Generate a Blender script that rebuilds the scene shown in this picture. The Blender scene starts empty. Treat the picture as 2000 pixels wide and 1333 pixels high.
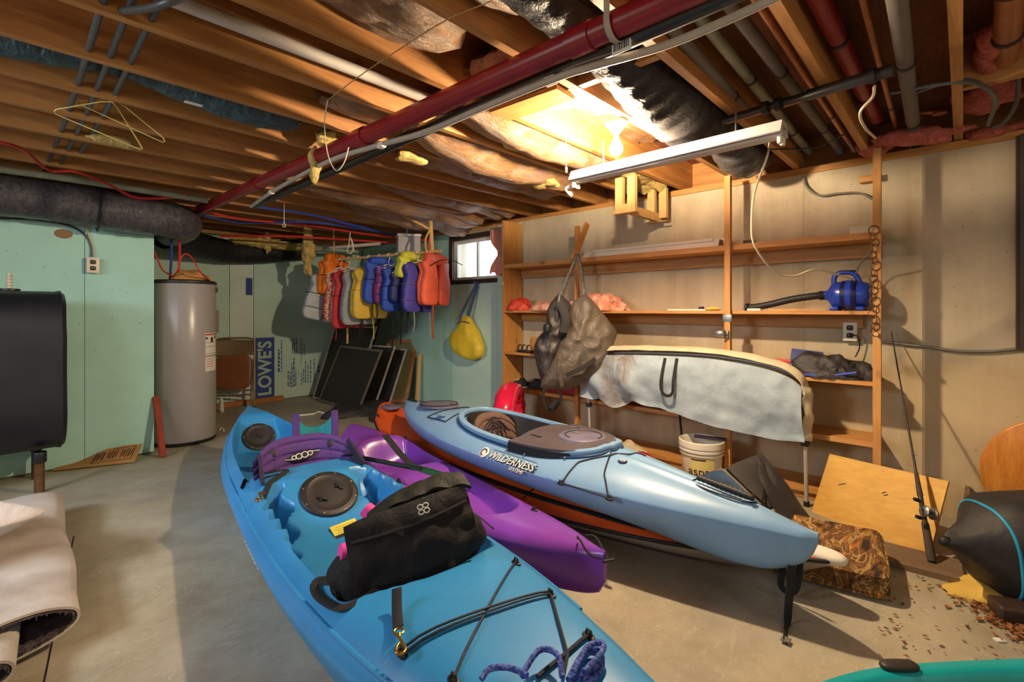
import bpy, bmesh, math, random
from mathutils import Vector, Matrix, noise
random.seed(7)
SC = bpy.context.scene
COL = SC.collection
PI = math.pi

# ------------------------------------------------------------------ camera
FX, FY = 0.7290, 0.6845            # viewing direction on the floor plan (x = towards shelf wall, y = along it)
EYE = Vector((0.0, 0.0, 1.2))
FOC, HOR = 938.0, 605.0            # focal length and horizon row, in pixels of the 2000 x 1333 frame
cam_d = bpy.data.cameras.new('camera')
cam = bpy.data.objects.new('camera', cam_d)
COL.objects.link(cam)
cam.location = EYE
cam.rotation_euler = (PI / 2, 0, math.atan2(FY, FX) - PI / 2)
cam_d.sensor_width = 36
cam_d.lens = 36 * FOC / 2000
cam_d.shift_y = -(1333 / 2 - HOR) / 2000
cam_d.clip_start = 0.02
SC.camera = cam

# ------------------------------------------------------------------ world, lamps, exposure
SC.view_settings.view_transform = 'Standard'
SC.view_settings.look = 'None'
SC.view_settings.gamma = 1
SC.view_settings.use_curve_mapping = False
SC.view_settings.exposure = 0.86
w = bpy.data.worlds.new('overcast_sky')
SC.world = w
w.use_nodes = True
bg = w.node_tree.nodes['Background']
bg.inputs['Color'].default_value = (0.80, 0.90, 1.0, 1)
bg.inputs['Strength'].default_value = 2.2


def lamp(name, kind, loc, energy, color, rot=(0, 0, 0), **kw):
    d = bpy.data.lights.new(name, kind)
    d.energy = energy
    d.color = color
    for k, v in kw.items():
        setattr(d, k, v)
    o = bpy.data.objects.new(name, d)
    o.location = loc
    o.rotation_euler = rot
    COL.objects.link(o)
    return o


BULB = Vector((2.167, 1.30, 2.03))
BULB_STRENGTH = 2300.0
# daylight that comes in by the basement windows behind the camera; the three point lamps are added fill
lamp('window_daylight', 'AREA', (-2.1, 2.7, 1.85), 15, (0.74, 0.85, 1.0), Vector((2.5, 0.35, -1.85)).to_track_quat('-Z', 'Y').to_euler(), shape='RECTANGLE', size=0.9, size_y=0.5, spread=math.radians(100))
lamp('fill_lamp_rear', 'POINT', (-0.55, -0.75, 1.85), 16, (1.0, 0.90, 0.76), shadow_soft_size=0.35)  # added fill behind the camera, not a lamp of the room
lamp('fill_lamp_left', 'POINT', (-1.2, 2.3, 1.95), 22, (0.94, 0.97, 1.0), shadow_soft_size=0.30)  # added cool fill that brightens the mint wall and oil tank
lamp('fill_lamp_right', 'POINT', (1.6, -1.3, 1.7), 7, (1.0, 0.86, 0.66), shadow_soft_size=0.30)  # added weak warm fill out of view, no real lamp there


# ------------------------------------------------------------------ measuring: points on real planes
def ray(u, v):
    t = (u - 1000) / FOC
    return Vector((FX + FY * t, FY - FX * t, (HOR - v) / FOC))


def on_z(u, v, z):
    r = ray(u, v)
    return EYE + r * ((z - EYE.z) / r.z)


def on_x(u, v, x):
    r = ray(u, v)
    return EYE + r * (x / r.x)


def on_y(u, v, y):
    r = ray(u, v)
    return EYE + r * (y / r.y)


def at_d(u, v, d):
    return EYE + ray(u, v) * d


# ------------------------------------------------------------------ materials
def srgb(r, g, b):
    f = lambda c: (c / 255 / 12.92) if c <= 10 else ((c / 255 + 0.055) / 1.055) ** 2.4
    return (f(r), f(g), f(b), 1)


class NT:
    def __init__(s, name):
        s.m = bpy.data.materials.new(name)
        s.m.use_nodes = True
        s.t = s.m.node_tree
        s.b = s.t.nodes['Principled BSDF']

    def n(s, kind, **kw):
        x = s.t.nodes.new(kind)
        for k, v in kw.items():
            if k[0] == '_':
                setattr(x, k[1:], v)
            else:
                x.inputs[k.replace('_', ' ')].default_value = v
        return x

    def l(s, a, b):
        s.t.links.new(a, b)

    def coord(s, scale=(1, 1, 1), rot=(0, 0, 0)):
        tc = s.n('ShaderNodeTexCoord')
        mp = s.n('ShaderNodeMapping')
        mp.inputs['Scale'].default_value = scale
        mp.inputs['Rotation'].default_value = rot
        s.l(tc.outputs['Object'], mp.inputs['Vector'])
        return mp.outputs['Vector']

    def noise(s, vec, scale, detail=4, rough=0.55, dist=0.0):
        x = s.n('ShaderNodeTexNoise', Scale=scale, Detail=detail, Roughness=rough, Distortion=dist)
        s.l(vec, x.inputs['Vector'])
        return x.outputs['Fac']

    def ramp(s, fac, stops):
        r = s.n('ShaderNodeValToRGB')
        e = r.color_ramp.elements
        e[0].position, e[0].color = stops[0]
        e[1].position, e[1].color = stops[-1]
        for p, c in stops[1:-1]:
            k = e.new(p)
            k.color = c
        s.l(fac, r.inputs['Fac'])
        return r.outputs['Color']

    def mix(s, fac, a, b, mode='MIX'):
        x = s.n('ShaderNodeMix', _data_type='RGBA', _blend_type=mode)
        for src, i in ((fac, 0), (a, 6), (b, 7)):
            if hasattr(src, 'links'):
                s.l(src, x.inputs[i])
            else:
                x.inputs[i].default_value = src
        return x.outputs[2]

    def bump(s, h, strength=0.3, dist=0.01):
        x = s.n('ShaderNodeBump', Strength=strength, Distance=dist)
        s.l(h, x.inputs['Height'])
        s.l(x.outputs['Normal'], s.b.inputs['Normal'])

    def done(s, color=None, rough=None, metal=None, **kw):
        for v, k in ((color, 'Base Color'), (rough, 'Roughness'), (metal, 'Metallic')):
            if v is None:
                continue
            if hasattr(v, 'links'):
                s.l(v, s.b.inputs[k])
            else:
                s.b.inputs[k].default_value = v
        for k, v in kw.items():
            s.b.inputs[k.replace('_', ' ')].default_value = v
        return s.m


def dim(c, k):
    return (c[0] * k, c[1] * k, c[2] * k, 1)


def plain(name, rgb, rough=0.5, metal=0.0, var=0.12, scale=9.0, bump=0.0, bscale=40.0, **kw):
    """a colour with a slight uneven tone and an optional fine relief"""
    t = NT(name)
    c = srgb(*rgb)
    v = t.coord()
    col = t.ramp(t.noise(v, scale, 5), [(0.3, dim(c, 1 - var)), (0.7, dim(c, 1 + var * 0.6))])
    if bump:
        t.bump(t.noise(v, bscale, 3), bump, 0.006)
    return t.done(col, rough, metal, **kw)


def wood(name, a, b, axis=0, rough=0.6, scale=1.0, knots=True):
    t = NT(name)
    sc = [16 * scale] * 3
    sc[axis] = 1.1 * scale
    v = t.coord(tuple(sc))
    n1 = t.noise(v, 1.6, 6, 0.6, 0.4)
    n2 = t.noise(v, 7.0, 4, 0.6)
    ca, cb = srgb(*a), srgb(*b)
    col = t.ramp(n1, [(0.28, cb), (0.5, tuple((x + y) / 2 for x, y in zip(ca, cb))), (0.68, ca)])
    col = t.mix(0.25, col, t.ramp(n2, [(0.35, dim(cb, 0.7)), (0.65, ca)]))
    if knots:
        ks = [3.1, 3.1, 3.1]
        ks[axis] = 2.2
        vo = t.n('ShaderNodeTexVoronoi', Scale=1.0)
        t.l(t.coord(tuple(ks)), vo.inputs['Vector'])
        col = t.mix(t.ramp(vo.outputs['Distance'], [(0.04, (0.75, 0.75, 0.75, 1)), (0.10, (0, 0, 0, 1))]), col, dim(cb, 0.35))
    big = t.noise(t.coord((1, 1, 1)), 2.2, 3)
    col = t.mix(t.ramp(big, [(0.35, (0.0, 0, 0, 1)), (0.75, (0.35, 0.35, 0.35, 1))]), col, dim(cb, 0.55))
    t.bump(n2, 0.12, 0.004)
    return t.done(col, rough)


M = {}
# pine and lumber
M['pine'] = wood('pine', (216, 162, 92), (184, 120, 58), 1)
M['pine_up'] = wood('pine_upright', (216, 162, 92), (184, 120, 58), 2)
M['joist'] = wood('joist_lumber', (208, 152, 84), (150, 92, 44), 0)
M['block'] = wood('block_lumber', (204, 152, 88), (160, 104, 54), 1)
M['pale_wood'] = wood('pale_lumber', (226, 190, 128), (196, 150, 88), 2, knots=False)
M['orange_ply'] = wood('varnished_pine', (232, 162, 72), (190, 108, 34), 2, 0.4, 0.7, False)
M['yellow_ply'] = wood('yellow_plywood', (226, 180, 84), (204, 150, 58), 1, 0.6, 0.35, False)
M['grey_plank'] = wood('weathered_plank', (140, 116, 92), (104, 82, 60), 1, 0.8)
M['red_stake'] = wood('red_stained_stake', (176, 74, 44), (132, 44, 26), 2, knots=False)


def subfloor():
    t = NT('brown_subfloor')
    v = t.coord((1, 1, 1))
    n = t.noise(v, 2.4, 6, 0.6)
    col = t.ramp(n, [(0.3, srgb(92, 50, 28)), (0.55, srgb(122, 70, 40)), (0.75, srgb(150, 92, 56))])
    f = t.noise(t.coord((3, 30, 3)), 3.0, 4)
    col = t.mix(0.25, col, t.ramp(f, [(0.3, srgb(70, 38, 22)), (0.7, srgb(160, 104, 64))]))
    return t.done(col, 0.85)


def concrete_wall():
    t = NT('cast_concrete_wall')
    v = t.coord((1, 1, 1))
    n = t.noise(v, 1.5, 8, 0.62, 0.4)
    st = t.noise(t.coord((1, 4.0, 0.35)), 2.2, 6, 0.6)
    col = t.ramp(n, [(0.28, srgb(150, 136, 112)), (0.5, srgb(190, 176, 150)), (0.72, srgb(212, 198, 170))])
    col = t.mix(0.26, col, t.ramp(st, [(0.3, srgb(158, 142, 114)), (0.6, srgb(206, 194, 170))]))
    sp = t.noise(v, 38, 2)
    col = t.mix(t.ramp(sp, [(0.24, (0.5, 0.5, 0.5, 1)), (0.30, (0, 0, 0, 1))]), col, srgb(90, 78, 62))
    # the lower pour is browner, with an uneven line between the two
    sx = t.n('ShaderNodeSeparateXYZ')
    t.l(v, sx.inputs[0])
    ad = t.n('ShaderNodeMath', _operation='MULTIPLY_ADD')
    t.l(t.noise(v, 2.0, 5), ad.inputs[0])
    ad.inputs[1].default_value = 0.35
    t.l(sx.outputs['Z'], ad.inputs[2])
    mr = t.n('ShaderNodeMapRange')
    t.l(ad.outputs[0], mr.inputs['Value'])
    mr.inputs['From Min'].default_value = 1.02
    mr.inputs['From Max'].default_value = 1.22
    mr.inputs['To Min'].default_value = 0.62
    mr.inputs['To Max'].default_value = 0.0
    col = t.mix(mr.outputs[0], col, (0.86, 0.74, 0.52, 1), 'MULTIPLY')
    t.bump(t.noise(v, 22, 6), 0.22, 0.006)
    return t.done(col, 0.85)


def concrete_floor():
    t = NT('worn_concrete_floor')
    v = t.coord((1, 1, 1))
    n = t.noise(v, 1.3, 8, 0.6, 0.5)
    n2 = t.noise(v, 6.0, 8, 0.65, 0.3)
    col = t.ramp(n, [(0.28, srgb(138, 126, 100)), (0.5, srgb(168, 156, 126)), (0.72, srgb(188, 178, 150))])
    col = t.mix(t.ramp(t.noise(v, 0.8, 4, 0.5), [(0.42, (0, 0, 0, 1)), (0.62, (0.6, 0.6, 0.6, 1))]), col, srgb(150, 152, 148))
    col = t.mix(0.30, col, t.ramp(n2, [(0.3, srgb(112, 100, 82)), (0.7, srgb(186, 178, 160))]))
    # pale paint or lime streaks
    s = t.noise(t.coord((0.8, 2.2, 1), (0, 0, 0.5)), 2.6, 5, 0.75, 1.2)
    col = t.mix(t.ramp(s, [(0.492, (0, 0, 0, 1)), (0.5, (0.30, 0.30, 0.30, 1)), (0.508, (0, 0, 0, 1))]), col, srgb(214, 206, 190))
    sp = t.noise(v, 60, 2)
    col = t.mix(t.ramp(sp, [(0.25, (0.45, 0.45, 0.45, 1)), (0.30, (0, 0, 0, 1))]), col, srgb(86, 74, 60))
    t.bump(n2, 0.08, 0.004)
    rg = t.ramp(n, [(0.3, (0.42, 0.42, 0.42, 1)), (0.7, (0.62, 0.62, 0.62, 1))])
    return t.done(col, rg)


def foam(name, rgb, var=1.0):
    t = NT(name)
    c = srgb(*rgb)
    v = t.coord((1, 1, 1))
    n = t.noise(v, 1.7, 6, 0.55)
    col = t.ramp(n, [(0.3, dim(c, 1 - 0.14 * var)), (0.7, dim(c, 1.06))])
    sp = t.noise(t.coord((1.6, 1.6, 1)), 26, 2, 0.5)
    col = t.mix(t.ramp(sp, [(0.24, (0.55, 0.55, 0.55, 1)), (0.29, (0, 0, 0, 1))]), col, dim(c, 0.45))
    t.bump(sp, 0.1, 0.004)
    return t.done(col, 0.7)


M['subfloor'] = subfloor()
M['wall'] = concrete_wall()
M['floor'] = concrete_floor()
M['mint'] = foam('mint_foam_board', (176, 226, 214))
M['sage'] = foam('sage_foam_board', (190, 220, 208))
M['sage_pale'] = foam('pale_sage_foam_board', (210, 226, 218))
M['sage_dark'] = foam('dull_green_foam_board', (164, 208, 194))


def film(name, rgb, rough=0.22, sc=(5, 22, 22), strength=0.9):
    """crinkled plastic film over duct insulation"""
    t = NT(name)
    c = srgb(*rgb)
    v = t.coord(sc)
    n = t.noise(v, 2.2, 5, 0.6, 0.8)
    col = t.ramp(n, [(0.3, dim(c, 0.55)), (0.7, dim(c, 1.35))])
    t.bump(n, strength, 0.02)
    return t.done(col, rough, 0.0, Specular_IOR_Level=0.3)


M['duct_black'] = film('black_duct_film', (36, 35, 39), 0.5, (9, 14, 14), 0.55)
M['duct_grey'] = film('smoky_duct_film', (74, 72, 76), 0.22, (16, 9, 9), 0.7)
M['duct_teal'] = film('teal_duct_film', (62, 84, 92), 0.2, (15, 10, 10), 0.8)


def kraft():
    t = NT('kraft_paper_facing')
    v = t.coord((3, 9, 9))
    n = t.noise(v, 1.6, 6, 0.65, 0.8)
    col = t.ramp(n, [(0.25, srgb(104, 70, 46)), (0.5, srgb(158, 116, 76)), (0.75, srgb(196, 156, 108))])
    g = t.noise(t.coord((2, 5, 5)), 2.6, 6, 0.7, 1.5)
    col = t.mix(t.ramp(g, [(0.48, (0, 0, 0, 1)), (0.64, (0.6, 0.6, 0.6, 1))]), col, srgb(150, 138, 140))
    wr = t.noise(t.coord((5, 16, 16)), 3.0, 7, 0.72, 1.6)
    t.bump(wr, 0.8, 0.03)
    return t.done(col, 0.42)


def fibre(name, a, b):
    t = NT(name)
    v = t.coord((1, 1, 1))
    n = t.noise(v, 26, 6, 0.7, 1.2)
    col = t.ramp(n, [(0.3, srgb(*b)), (0.65, srgb(*a))])
    t.bump(n, 0.9, 0.02)
    return t.done(col, 0.95)


M['kraft'] = kraft()
M['fibre'] = fibre('yellow_fibreglass', (232, 208, 130), (168, 132, 66))
M['fibre_pink'] = fibre('pink_fibreglass', (222, 128, 112), (160, 70, 60))
M['red_pipe'] = plain('red_painted_pipe', (138, 26, 34), 0.34, var=0.2)
M['black_pipe'] = plain('black_plastic_pipe', (38, 36, 38), 0.34)
M['white_pipe'] = plain('white_plastic_pipe', (206, 198, 190), 0.4)
M['grey_pipe'] = plain('grey_foam_pipe', (104, 98, 92), 0.7)
M['pale_pipe'] = plain('pale_grey_hose', (176, 164, 150), 0.5)
M['green_pipe'] = plain('verdigris_pipe', (138, 140, 116), 0.55, var=0.35)
M['copper'] = plain('copper_pipe', (170, 108, 66), 0.38, 0.6, var=0.3)
M['steel'] = plain('grey_steel', (150, 148, 146), 0.35, 0.85)
M['conduit'] = plain('grey_conduit', (92, 92, 96), 0.45, 0.4)
M['pex_red'] = plain('red_water_pipe', (206, 52, 48), 0.35)
M['pex_blue'] = plain('blue_water_pipe', (50, 74, 176), 0.35)
M['cord_cream'] = plain('cream_cord', (216, 200, 170), 0.5)
M['cord_grey'] = plain('grey_cord', (116, 110, 100), 0.55)
M['black_rub'] = plain('black_rubber', (26, 26, 28), 0.55)
M['black_web'] = plain('black_webbing', (30, 29, 32), 0.8, bump=0.3, bscale=180)
M['tank'] = plain('black_tank_paint', (30, 32, 36), 0.42, var=0.35, scale=5, bump=0.12, bscale=12)
M['heater'] = plain('grey_enamel', (164, 160, 158), 0.28, var=0.04)
M['white_enamel'] = plain('white_enamel', (226, 222, 214), 0.35, var=0.05)
M['white'] = plain('white_plastic', (228, 222, 206), 0.42, var=0.06)
M['paper'] = plain('white_paper', (232, 228, 218), 0.8, var=0.05)
M['ivory'] = plain('ivory_plastic', (222, 212, 190), 0.4, var=0.05)
M['black_ink'] = plain('black_print', (28, 26, 28), 0.7, var=0.1)
M['blue_ink'] = plain('blue_print', (48, 72, 146), 0.7, var=0.2, scale=40)
M['brown_steel'] = plain('brown_painted_steel', (60, 42, 34), 0.5)
M['porcelain'] = plain('white_porcelain', (236, 230, 216), 0.25, var=0.03)
M['cardboard'] = plain('cardboard', (178, 134, 82), 0.85, var=0.15)


def plastic(name, rgb, rough=0.34, scuff=0.25):
    """rotomoulded plastic: slightly orange-peel skin, faint pale scuffs"""
    t = NT(name)
    c = srgb(*rgb)
    v = t.coord((1, 1, 1))
    n = t.noise(v, 3.5, 5, 0.6)
    col = t.ramp(n, [(0.3, dim(c, 0.88)), (0.7, dim(c, 1.08))])
    s = t.noise(t.coord((2, 14, 6)), 4.0, 6, 0.75, 0.6)
    pale = tuple(min(1, x * 0.6 + 0.32) for x in c[:3]) + (1,)
    col = t.mix(t.ramp(s, [(0.62, (0, 0, 0, 1)), (0.74, (scuff, scuff, scuff, 1))]), col, pale)
    t.bump(t.noise(v, 90, 2), 0.05, 0.002)
    return t.done(col, rough)


M['k_blue'] = plastic('blue_boat_plastic', (54, 142, 202))
M['k_purple'] = plastic('purple_boat_plastic', (132, 66, 178), 0.28)
M['k_sky'] = plastic('sky_blue_boat_plastic', (126, 166, 204), 0.36)
M['k_orange'] = plastic('orange_boat_plastic', (206, 82, 30), 0.36)
M['k_grey'] = plastic('grey_boat_plastic', (168, 160, 152), 0.5)
M['k_teal'] = plastic('teal_boat_plastic', (16, 158, 164), 0.3)
M['hatch'] = plain('black_hatch_plastic', (44, 40, 38), 0.5, var=0.25, scale=14)
M['violet_grey'] = plain('violet_grey_hatch', (110, 104, 126), 0.42, var=0.2)


def cloth(name, rgb, rough=0.85, wrinkle=0.35, ws=7.0, var=0.15, sheen=0.0):
    t = NT(name)
    c = srgb(*rgb)
    v = t.coord((1, 1, 1))
    n = t.noise(v, ws, 5, 0.6, 0.7)
    col = t.ramp(n, [(0.3, dim(c, 1 - var)), (0.7, dim(c, 1 + var * 0.5))])
    t.bump(n, wrinkle, 0.03)
    return t.done(col, rough, Sheen_Weight=sheen)


def patterned(name, stops, scale=14, rough=0.8, dist=1.0, stretch=(1, 1, 1)):
    t = NT(name)
    n = t.noise(t.coord(stretch), scale, 3, 0.5, dist)
    r = t.ramp(n, [(p, srgb(*c)) for p, c in stops])
    return t.done(r, rough)


# ------------------------------------------------------------------ mesh builder and object bookkeeping
WM = {}                              # world matrix of every object, kept by hand


def tag(o, label=None, cat=None, group=None, kind=None):
    for k, v in (('label', label), ('category', cat), ('group', group), ('kind', kind)):
        if v:
            o[k] = v
    return o


def empty(name, loc, label=None, cat=None, group=None, rot=(0, 0, 0)):
    o = bpy.data.objects.new(name, None)
    o.empty_display_size = 0.05
    COL.objects.link(o)
    o.location = loc
    o.rotation_euler = rot
    WM[o.name] = Matrix.Translation(Vector(loc)) @ o.rotation_euler.to_matrix().to_4x4()
    return tag(o, label, cat, group)


def frame(loc, x, z=None):
    """matrix with local x along x and local z close to z"""
    x = Vector(x).normalized()
    z = Vector(z or (0, 0, 1))
    y = z.cross(x).normalized()
    z = x.cross(y)
    m = Matrix((x, y, z)).transposed().to_4x4()
    m.translation = Vector(loc)
    return m


def rotz(a):
    return Matrix.Rotation(a, 4, 'Z')


class MB:
    def __init__(s, T=None):
        s.v, s.f, s.T, s.sm = [], [], T or Matrix.Identity(4), []

    def add(s, vs, fs, smooth=False):
        b = len(s.v)
        s.v += [s.T @ Vector(p) for p in vs]
        s.f += [tuple(b + i for i in f) for f in fs]
        s.sm += [smooth] * len(fs)
        return s

    def box(s, c, size, R=None):
        hx, hy, hz = (k / 2 for k in size)
        R = R or Matrix.Identity(3)
        c = Vector(c)
        vs = [c + R @ Vector((x * hx, y * hy, z * hz)) for z in (-1, 1) for y in (-1, 1) for x in (-1, 1)]
        return s.add(vs, [(0, 2, 3, 1), (4, 5, 7, 6), (0, 1, 5, 4), (2, 6, 7, 3), (0, 4, 6, 2), (1, 3, 7, 5)])

    def span(s, lo, hi):
        return s.box([(a + b) / 2 for a, b in zip(lo, hi)], [abs(b - a) for a, b in zip(lo, hi)])

    def rbox(s, c, size, r=0.01, R=None, seg=3):
        """box with rounded vertical and horizontal edges"""
        bm = bmesh.new()
        bmesh.ops.create_cube(bm, size=1.0)
        for q in bm.verts:
            q.co = Vector((q.co.x * size[0], q.co.y * size[1], q.co.z * size[2]))
        bmesh.ops.bevel(bm, geom=bm.edges[:], offset=min(r, min(size) * 0.49), segments=seg, affect='EDGES', profile=0.5)
        R = R or Matrix.Identity(3)
        c = Vector(c)
        bm.verts.index_update()
        s.add([c + R @ q.co for q in bm.verts], [tuple(q.index for q in f.verts) for f in bm.faces], True)
        bm.free()
        return s

    def bar(s, a, b, wid, hei, up=(0, 0, 1)):
        """rectangular bar from a to b"""
        a, b = Vector(a), Vector(b)
        T = frame((a + b) / 2, b - a, up)
        return s.box(T.translation, ((b - a).length, wid, hei), T.to_3x3())

    def tube(s, pts, r, n=10, cap=True, flat=None, closed=False, up=None):
        pts = [Vector(p) for p in pts]
        m = len(pts)
        rs = r if isinstance(r, (list, tuple)) else [r] * m
        t0 = (pts[1] - pts[0]).normalized()
        nv = Vector(up) if up else (Vector((0, 0, 1)) if abs(t0.z) < 0.9 else Vector((1, 0, 0)))
        nv = (nv - t0 * nv.dot(t0)).normalized()
        vs, fs = [], []
        for i in range(m):
            if closed:
                t = (pts[(i + 1) % m] - pts[i - 1]).normalized()
            else:
                t = (pts[min(i + 1, m - 1)] - pts[max(i - 1, 0)]).normalized()
            nv = (nv - t * nv.dot(t))
            nv = nv.normalized() if nv.length > 1e-6 else t.orthogonal().normalized()
            bv = t.cross(nv)
            ra, rb = (rs[i], rs[i]) if flat is None else (flat[1], flat[0])
            for k in range(n):
                a = 2 * PI * k / n
                if flat is not None:
                    ca, sa = math.cos(a), math.sin(a)
                    ca = math.copysign(abs(ca) ** 0.4, ca)
                    sa = math.copysign(abs(sa) ** 0.4, sa)
                else:
                    ca, sa = math.cos(a), math.sin(a)
                vs.append(pts[i] + nv * ra * ca + bv * rb * sa)
        rng = m if closed else m - 1
        for i in range(rng):
            j = (i + 1) % m
            for k in range(n):
                fs.append((i * n + k, i * n + (k + 1) % n, j * n + (k + 1) % n, j * n + k))
        if cap and not closed:
            fs.append(tuple(range(n))[::-1])
            fs.append(tuple((m - 1) * n + k for k in range(n)))
        return s.add(vs, fs, True)

    def strap(s, pts, wid, th=0.003, up=None):
        return s.tube(pts, 0, 8, True, (wid / 2, th / 2), up=up)

    def lathe(s, prof, c=(0, 0, 0), n=28, R=None, cap=True, smooth=True):
        """profile of (radius, height) about local z"""
        R = R or Matrix.Identity(3)
        c = Vector(c)
        vs, fs = [], []
        for r, z in prof:
            for k in range(n):
                a = 2 * PI * k / n
                vs.append(c + R @ Vector((r * math.cos(a), r * math.sin(a), z)))
        for i in range(len(prof) - 1):
            for k in range(n):
                fs.append((i * n + k, i * n + (k + 1) % n, (i + 1) * n + (k + 1) % n, (i + 1) * n + k))
        if cap:
            fs.append(tuple(range(n))[::-1])
            fs.append(tuple((len(prof) - 1) * n + k for k in range(n)))
        return s.add(vs, fs, smooth)

    def grid(s, fn, nu, nv, th=0.0, smooth=True, wrap_v=False):
        """surface fn(a, b), a and b from 0 to 1; with thickness th it is a closed sheet"""
        P = [[Vector(fn(i / nu, j / nv)) for j in range(nv + 1)] for i in range(nu + 1)]
        idx = lambda i, j: i * (nv + 1) + j
        top = [p for row in P for p in row]
        fs = [(idx(i, j), idx(i + 1, j), idx(i + 1, j + 1), idx(i, j + 1)) for i in range(nu) for j in range(nv)]
        if not th:
            return s.add(top, fs, smooth)
        nrm = []
        for i in range(nu + 1):
            for j in range(nv + 1):
                a = P[min(i + 1, nu)][j] - P[max(i - 1, 0)][j]
                b = P[i][min(j + 1, nv)] - P[i][max(j - 1, 0)]
                q = a.cross(b)
                nrm.append(q.normalized() if q.length > 1e-9 else Vector((0, 0, 1)))
        N = len(top)
        vs = top + [p - q * th for p, q in zip(top, nrm)]
        fs += [tuple(N + k for k in f[::-1]) for f in fs]
        rim = [idx(i, 0) for i in range(nu)] + [idx(nu, j) for j in range(nv)] + [idx(i, nv) for i in range(nu, 0, -1)] + [idx(0, j) for j in range(nv, 0, -1)]
        for k in range(len(rim)):
            a, b = rim[k], rim[(k + 1) % len(rim)]
            fs.append((b, a, N + a, N + b))
        return s.add(vs, fs, smooth)

    def blob(s, c, r, e=(1, 1), nu=28, nv=18, fn=None, R=None):
        """superellipsoid; fn(p) moves the local point"""
        R = R or Matrix.Identity(3)
        c = Vector(c)
        pw = lambda x, k: math.copysign(abs(x) ** k, x)
        vs, fs = [], []
        for j in range(nv + 1):
            ph = -PI / 2 + PI * j / nv
            for i in range(nu):
                th = 2 * PI * i / nu
                p = Vector((r[0] * pw(math.cos(ph), e[0]) * pw(math.cos(th), e[1]),
                            r[1] * pw(math.cos(ph), e[0]) * pw(math.sin(th), e[1]),
                            r[2] * pw(math.sin(ph), e[0])))
                if fn:
                    p = Vector(fn(p))
                vs.append(c + R @ p)
        for j in range(nv):
            for i in range(nu):
                fs.append((j * nu + i, j * nu + (i + 1) % nu, (j + 1) * nu + (i + 1) % nu, (j + 1) * nu + i))
        return s.add(vs, fs, True)

    def poly(s, pts, n, th):
        """flat polygon (world points, planar) with thickness th along n"""
        n = Vector(n).normalized() * th
        k = len(pts)
        vs = [Vector(p) for p in pts] + [Vector(p) + n for p in pts]
        fs = [tuple(range(k))[::-1], tuple(range(k, 2 * k))]
        fs += [(i, (i + 1) % k, k + (i + 1) % k, k + i) for i in range(k)]
        return s.add(vs, fs)

    def build(s, name, mat, parent=None, label=None, cat=None, group=None, kind=None, weld=0.0, origin=None):
        me = bpy.data.meshes.new(name)
        vs = s.v
        if parent is not None:
            W = WM[parent.name]
            I = W.inverted()
            loc = Vector((0, 0, 0))
            vs = [I @ p for p in vs]
        else:
            xs, ys, zs = zip(*[(p.x, p.y, p.z) for p in vs])
            loc = Vector(origin) if origin else Vector(((min(xs) + max(xs)) / 2, (min(ys) + max(ys)) / 2, min(zs)))
            vs = [p - loc for p in vs]
        me.from_pydata([tuple(p) for p in vs], [], s.f)
        me.polygons.foreach_set('use_smooth', s.sm)
        bm = bmesh.new()
        bm.from_mesh(me)
        if weld:
            bmesh.ops.remove_doubles(bm, verts=bm.verts[:], dist=weld)
        bmesh.ops.recalc_face_normals(bm, faces=bm.faces[:])
        bm.to_mesh(me)
        bm.free()
        for m in (mat if isinstance(mat, list) else [mat]):
            me.materials.append(m)
        me.update()
        o = bpy.data.objects.new(name, me)
        COL.objects.link(o)
        if parent is not None:
            o.parent = parent
            WM[o.name] = WM[parent.name].copy()
        else:
            o.location = loc
            WM[o.name] = Matrix.Translation(loc)
        try:
            me.set_sharp_from_angle(angle=math.radians(48))
        except Exception:
            pass
        return tag(o, label, cat, group, kind)


def smooth_path(pts, n=8):
    """Catmull-Rom through the points"""
    P = [Vector(p) for p in pts]
    P = [P[0] * 2 - P[1]] + P + [P[-1] * 2 - P[-2]]
    out = []
    for i in range(1, len(P) - 2):
        a, b, c, d = P[i - 1:i + 3]
        for k in range(n):
            t = k / n
            out.append(0.5 * ((2 * b) + (c - a) * t + (2 * a - 5 * b + 4 * c - d) * t * t + (3 * b - a - 3 * c + d) * t ** 3))
    out.append(P[-2])
    return out


def lerp(a, b, t):
    return a + (b - a) * t


def interp(x, tab):
    if x <= tab[0][0]:
        return tab[0][1]
    for (x0, y0), (x1, y1) in zip(tab, tab[1:]):
        if x <= x1:
            t = (x - x0) / (x1 - x0)
            t = t * t * (3 - 2 * t)
            return y0 + (y1 - y0) * t
    return tab[-1][1]


def sstep(a, b, x):
    t = max(0.0, min(1.0, (x - a) / (b - a)))
    return t * t * (3 - 2 * t)


def nz(p, s=1.0, o=0.0):
    return noise.noise(Vector(p) * s + Vector((o, o * 1.7, -o)))


def copy_tree(o, parent=None):
    c = o.copy()
    COL.objects.link(c)
    c.parent = parent
    WM[c.name] = WM[o.name].copy()
    for ch in list(o.children):
        copy_tree(ch, c)
    return c


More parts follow.
